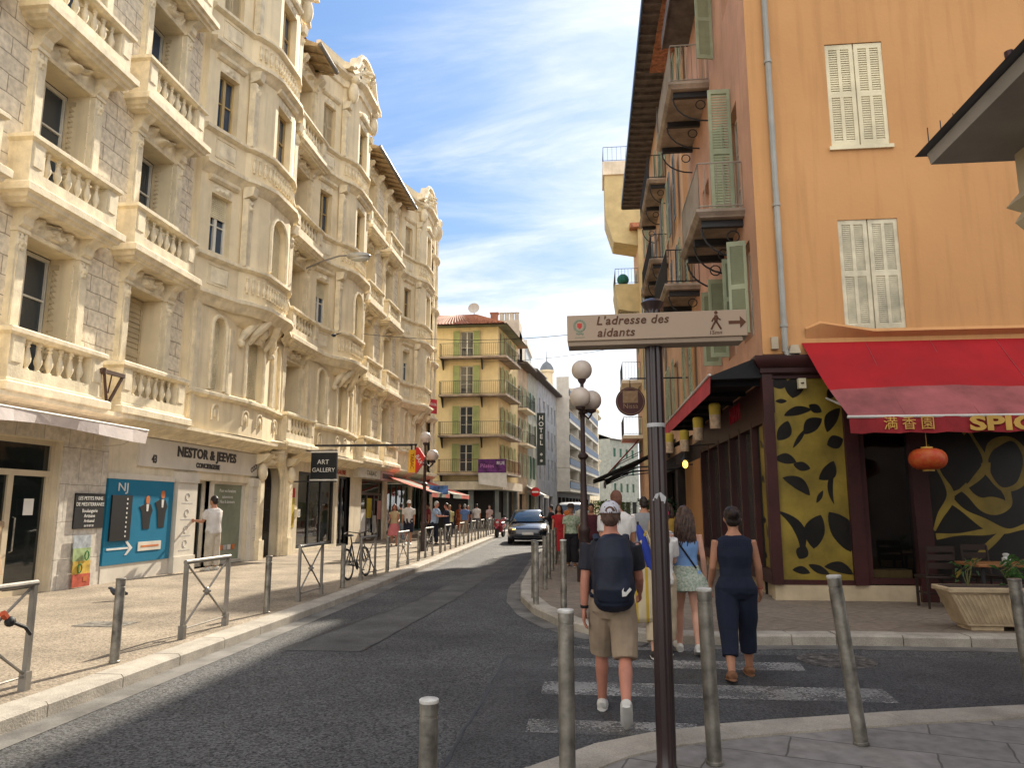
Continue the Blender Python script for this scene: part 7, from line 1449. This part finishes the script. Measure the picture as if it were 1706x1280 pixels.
person('man in grey shirt further along the crowded right pavement, behind the white T-shirt man', 1.0, 14.6, 5, 1.76, 'm', 'tan', legs=((12, 6), (-10, 14)), top=shirt(cloth('grey_shirt', (.25, .25, .26)), .42, .9, .025), bottom=trousers(NAVY, .95, .025, 'trousers'), shoe=SNEAK, hair=hair_(DKH, 'short'), vox=.012)
person('woman in mustard top walking away near the potted shrubs by the dark shopfront', 1.75, 17.5, -4, 1.66, 'f', 'tan', legs=((10, 6), (-10, 14)), top=shirt(cloth('mustard_cotton', (.42, .25, .05)), .35, .93, .02), bottom=trousers(DENIM, .95, .02, 'trousers'), shoe=SNEAK, hair=hair_(BRH, 'long', .22, 9, 40), vox=.013)
person('man in pale shirt coming along the right kerb behind the red dress', -.3, 26.5, 180, 1.78, 'm', 'tan', legs=((10, 6), (-10, 12)), top=shirt(cloth('pale_shirt', (.5, .48, .42)), .5, .9, .025), bottom=trousers(NAVY, .95, .025, 'trousers'), shoe=SNEAK, hair=hair_(DKH, 'short'), vox=.014, faceon=True)

for i, (x, y, f, H, sx, col, bot, hr, lab) in enumerate(((-8.6, 33.6, 20, 1.74, 'm', (.06, .09, .06), DENIM, DKH, 'man in dark green T-shirt seen from behind under the nearer cafe awning'), (-7.1, 37.5, 185, 1.66, 'f', (.5, .45, .2), NAVY, BLH, 'blonde woman in pale yellow top walking past the nearer cafe awning'), (-8.4, 38.5, 100, 1.76, 'm', (.25, .04, .05), BLACKC, DKH, 'man in dark red top standing under the nearer cafe awning'), (-7.0, 41.5, 5, 1.72, 'm', (.12, .2, .4), KHAKI, GYH, 'grey haired man in blue shirt seen from behind past the cafe'))):
    person(lab, x, y, f, H, sx, 'tan', legs=((9, 6), (-9, 12)), top=shirt(cloth('walker_cloth_%d' % i, col), .4, .91, .025), bottom=trousers(bot, .95, .025, 'trousers'), shoe=SNEAK, hair=hair_(hr, 'short'), vox=.016, faceon=f > 90)
# ---------------------------------------------------------------- vehicles
def rrect(hw, z0, z1, y, e=.62, seg=24):
    o = []; cz, hz_ = (z0+z1)/2, (z1-z0)/2
    for i in range(seg):
        a = 2*math.pi*i/seg; c, s_ = math.cos(a), math.sin(a); o.append((hw*math.copysign(abs(c)**e, c), y, cz+hz_*math.copysign(abs(s_)**e, s_)))
    return o
def loft(mb, R_, m=None):
    n = len(R_[0]); vs = [p for r in R_ for p in r]; fs = []
    for j in range(len(R_)-1):
        for i in range(n): i2 = (i+1) % n; fs.append((j*n+i, (j+1)*n+i, (j+1)*n+i2, j*n+i2))
    fs += [tuple(range(n)), tuple((len(R_)-1)*n+i for i in range(n))[::-1]]; mb.add(vs, fs, m)
RUB = mat('tyre_rubber', (.02, .02, .02), rough=.85); RIM = mat('alloy_rim', (.35, .35, .36), rough=.35, metal=.8)
def wheel(root, x, y, r, w_, spokes=5):
    t = MB(); t.m = RUB; t.M = Matrix.Translation((x, y, r)) @ Matrix.Rotation(R(90), 4, 'Y'); t.lathe([(r*.66, -w_/2), (r*.94, -w_/2), (r, -w_/2+.03), (r, w_/2-.03), (r*.94, w_/2), (r*.66, w_/2)], 28); o = part('wheel', t, root)
    k = MB(); k.m = RIM; k.M = t.M; k.lathe([(.001, -.04), (.08, -.05), (r*.64, -.02), (r*.66, -w_/2+.01), (r*.66, w_/2-.01), (r*.64, .02), (.08, .05), (.001, .04)], 28); link('rim', k.mesh('rim'), o)
CAR = thing('parked_car', 'dark blue grey rounded family car driving towards the viewer, headlamp glowing', 'car', (-3.05, 36.6, .0), 4)   # nose at local -y
PAINT = mat('dark_metallic_paint', (.010, .014, .024), rough=.25, var=.05, metal=.1, bump=0, coat=1, spec=.6)
b = MB()
ST = [(-2.28, .52, .36, .58), (-2.24, .74, .26, .68), (-2.1, .86, .2, .76), (-1.8, .92, .18, .86), (-1.2, .945, .17, .97), (-.7, .955, .17, 1.03), (0, .96, .17, 1.06), (1.2, .955, .18, 1.08), (1.9, .92, .22, 1.06), (2.25, .8, .32, .98), (2.32, .6, .42, .85)]
loft(b, [rrect(hw, z0, z1, y, .5) for y, hw, z0, z1 in ST], PAINT)
part('body', b, CAR, None, None, 50)
b = MB(); b.m = glass('car_glass', (.02, .035, .05), rough=.03)
loft(b, [[(x, -1.12 if s < 0 else 1.95, 1.0) for x, s in ()] or rr for rr in [
    [(x*.86, y, 1.02) for x, y in ((-1, -.85), (-.7, -1.12), (0, -1.2), (.7, -1.12), (1, -.85), (1, .6), (.95, 1.6), (.6, 1.95), (-.6, 1.95), (-.95, 1.6), (-1, .6))],
    [(x*.66, y, 1.5) for x, y in ((-1, -.2), (-.7, -.38), (0, -.44), (.7, -.38), (1, -.2), (1, .6), (.95, 1.2), (.6, 1.35), (-.6, 1.35), (-.95, 1.2), (-1, .6))]]]); part('windscreen', b, CAR, None, None, 50)
b = MB(); b.m = PAINT; loft(b, [[(x*.67, y, 1.495) for x, y in ((-1, -.2), (-.7, -.38), (0, -.44), (.7, -.38), (1, -.2), (1, .6), (.95, 1.2), (.6, 1.35), (-.6, 1.35), (-.95, 1.2), (-1, .6))], [(x*.55, y, 1.575) for x, y in ((-1, -.05), (-.7, -.15), (0, -.2), (.7, -.15), (1, -.05), (1, .6), (.95, 1.0), (.6, 1.1), (-.6, 1.1), (-.95, 1.0), (-1, .6))]])
for s in (-1, 1): b.tube([(s*.84, -.98, 1.02), (s*.65, -.27, 1.5)], .035, 6); b.tube([(s*.86, .55, 1.02), (s*.665, .6, 1.5)], .035, 6); b.tube([(s*.66, -.25, 1.5), (s*.67, .6, 1.52), (s*.62, 1.25, 1.5)], .03, 6)
part('roof', b, CAR, None, None, 60)
for s in (-1, 1):
    b = MB(); b.m = PAINT; b.ball((s*1.02, -.72, 1.06), (.1, .06, .075), 12, 8); b.box(s*.96-.05, s*.96+.05, -.74, -.68, 1.0, 1.04); part('wing_mirror', b, CAR)
    b = MB(); b.m = mat('headlamp_lens', (.6, .6, .58), rough=.08, bump=0, spec=.8); b.M = Matrix.Translation((s*.68, -2.07, .7)) @ Matrix.Rotation(R(s*32), 4, 'Z') @ Matrix.Rotation(R(s*-12), 4, 'Y'); b.ball((0, 0, 0), (.2, .1, .07), 16, 8); o = part('headlight', b, CAR)
    if s < 0: b = MB(); b.M = Matrix.Translation((s*.62, -2.17, .68)); b.ball((0, 0, 0), (.09, .04, .04), 10, 6, AMB); link('lit_lamp', b.mesh('lit_lamp'), o)
b = MB(); b.m = BLK; b.M = None; b.add([(-.6, -2.27, .3), (.6, -2.27, .3), (.66, -2.26, .44), (-.66, -2.26, .44), (-.6, -2.1, .3), (.6, -2.1, .3), (.66, -2.1, .44), (-.66, -2.1, .44)], [(0,1,2,3), (4,7,6,5), (0,4,5,1), (3,2,6,7), (0,3,7,4), (1,5,6,2)]); part('grille', b, CAR)
b = MB(); b.m = WLET; b.box(-.26, .26, -2.33, -2.2, .45, .56); part('number_plate', b, CAR)
for x, y in ((-.82, -1.4), (.82, -1.4), (.82, 1.45), (-.82, 1.45)): wheel(CAR, x, y, .34, .22)
# white van behind the walkers
VAN = thing('white_van', 'white van far down the street behind the walkers', 'van', (-1.6, 58, 0), 3)
b = MB(); WP = mat('white_vehicle_paint', (.62, .62, .6), rough=.3, bump=0, coat=.6); loft(b, [rrect(hw, z0, z1, y, .38) for y, hw, z0, z1 in ((-2.5, .7, .4, .8), (-2.4, .9, .3, 1.05), (-1.9, .95, .25, 1.2), (-1.3, .95, .25, 1.9), (-.9, .96, .25, 2.05), (2.3, .96, .25, 2.05), (2.5, .9, .35, 1.95))], WP); part('body', b, VAN, None, None, 50)
b = MB(); b.m = GLASS; b.add([(-.8, -1.96, 1.22), (.8, -1.96, 1.22), (.72, -1.33, 1.86), (-.72, -1.33, 1.86)], [(0,1,2,3)]); part('windscreen', b, VAN)
for s in (-1, 1): b = MB(); b.m = mat('headlamp_lens', (.6, .6, .58)); b.ball((s*.7, -2.4, .85), (.15, .06, .1), 12, 6); part('headlight', b, VAN)
for x, y in ((-.82, -1.5), (.82, -1.5), (.82, 1.6), (-.82, 1.6)): wheel(VAN, x, y, .33, .2)
# red scooter
SCO = thing('motor_scooter', 'red motor scooter with windscreen parked on the left beyond the car', 'scooter', (-5.15, 42.5, 0), -8)
b = MB(); b.m = mat('red_scooter_paint', (.34, .025, .035), rough=.3, bump=0, coat=.6)
b.tube([(0, -.55, .62), (0, -.5, .8), (0, -.42, 1.0)], [(.2, .1), (.2, .12), (.14, .1)], 14); b.tube([(0, -.4, .9), (0, -.32, .5), (0, -.1, .34), (0, .3, .36)], [(.2, .05), (.21, .06), (.2, .06), (.18, .07)], 12); b.tube([(0, .1, .5), (0, .45, .62), (0, .85, .66), (0, 1.0, .68)], [(.14, .16), (.18, .18), (.16, .14), (.08, .05)], 14); b.tube([(0, -.85, .5), (0, -.66, .62), (0, -.45, .5)], [(.05, .02), (.08, .03), (.06, .02)], 10); b.tube([(0, .78, .82), (0, .95, .95), (0, 1.05, 1.0)], [(.14, .1), (.18, .16), (.14, .1)], 12); part('fairing', b, SCO, None, None, 60)
b = MB(); b.m = BLK; b.tube([(0, .0, .78), (0, .35, .8), (0, .75, .84)], [(.12, .05), (.16, .06), (.13, .05)], 12); part('seat', b, SCO, None, None, 60)
b = MB(); b.m = IRON; b.tube([(-.36, -.35, 1.05), (-.15, -.42, 1.06), (.15, -.42, 1.06), (.36, -.35, 1.05)], .022, 8); b.tube([(0, -.42, 1.05), (0, -.66, .3)], .04, 8)
for s in (-1, 1): b.ball((s*.34, -.42, 1.22), (.08, .02, .055), 10, 6); b.tube([(s*.3, -.38, 1.06), (s*.34, -.42, 1.2)], .01, 4)
part('handlebar', b, SCO)
b = MB(); b.m = glass('scooter_screen', (.2, .22, .22)); b.add([(-.2, -.5, 1.0), (.2, -.5, 1.0), (.15, -.4, 1.4), (-.15, -.4, 1.4)], [(0,1,2,3)]); part('windscreen', b, SCO)
b = MB(); b.m = mat('headlamp_lens', (.6, .6, .58)); b.ball((0, -.6, .85), (.09, .04, .07), 12, 6); part('headlight', b, SCO)
for y in (-.68, .72): wheel(SCO, 0, y, .27, .13)
# bicycle
BIK = thing('bicycle', 'black city bicycle leaning behind a barrier on the sunny left pavement', 'bicycle', (-5.25, 16.75, .12), 0); BIK.rotation_euler = (0, R(-6), R(-4))
fr = mat('black_bike_frame', (.02, .02, .022), rough=.35, bump=0)
for y in (-.53, .53):
    t = MB(); t.m = RUB; t.M = Matrix.Translation((0, y, .34)) @ Matrix.Rotation(R(90), 4, 'Y'); ns = 40; vs = []; fs = []
    t.tube([(.325*math.cos(2*math.pi*i/36), .325*math.sin(2*math.pi*i/36), 0) for i in range(37)], .019, 6); o = part('wheel', t, BIK)
    k = MB(); k.m = RIM; k.M = t.M; k.tube([(.3*math.cos(2*math.pi*i/36), .3*math.sin(2*math.pi*i/36), 0) for i in range(37)], .01, 5)
    for i in range(18): a = 2*math.pi*i/18; k.tube([(0, 0, .02*(-1)**i), (.3*math.cos(a), .3*math.sin(a), 0)], .002, 3)
    k.lathe([(.02, -.04), (.02, .04)], 8); link('rim', k.mesh('rim'), o)
b = MB(); b.m = fr; BBp = (0, -.08, .28); HD = (0, .36, .78); SE = (0, -.2, .78)
for p, q in ((BBp, HD), (BBp, SE), (SE, HD), (BBp, (.04, -.53, .34)), (SE, (.04, -.53, .34)), (BBp, (-.04, -.53, .34)), (SE, (-.04, -.53, .34)), ((.04, .53, .34), (0, .37, .72)), ((-.04, .53, .34), (0, .37, .72)), (HD, (0, .31, .98)), (SE, (0, -.23, .92))): b.tube([p, q], .015, 7)
part('frame', b, BIK)
b = MB(); b.m = BLK; b.tube([(0, -.36, .96), (0, -.26, .955), (0, -.1, .95)], [(.07, .02), (.065, .03), (.02, .015)], 10); part('saddle', b, BIK)
b = MB(); b.m = fr; b.tube([(-.29, .2, 1.02), (-.26, .3, 1.04), (-.1, .36, 1.0), (0, .33, .98), (.1, .36, 1.0), (.26, .3, 1.04), (.29, .2, 1.02)], .013, 6); b.tube([(.29, .2, 1.02), (.3, .1, 1.0)], .018, 6); b.tube([(-.29, .2, 1.02), (-.3, .1, 1.0)], .018, 6); part('handlebar', b, BIK)
b = MB(); b.m = fr; b.M = Matrix.Translation(BBp) @ Matrix.Rotation(R(90), 4, 'Y'); b.lathe([(.09, .035), (.095, .04), (.09, .045)], 20); b.M = None; b.tube([(.06, -.08, .28), (.07, .05, .17)], .01, 5); b.tube([(-.06, -.08, .28), (-.07, -.2, .39)], .01, 5); b.box(.06, .15, .02, .09, .155, .175); b.box(-.15, -.06, -.24, -.17, .38, .4); part('crank', b, BIK)
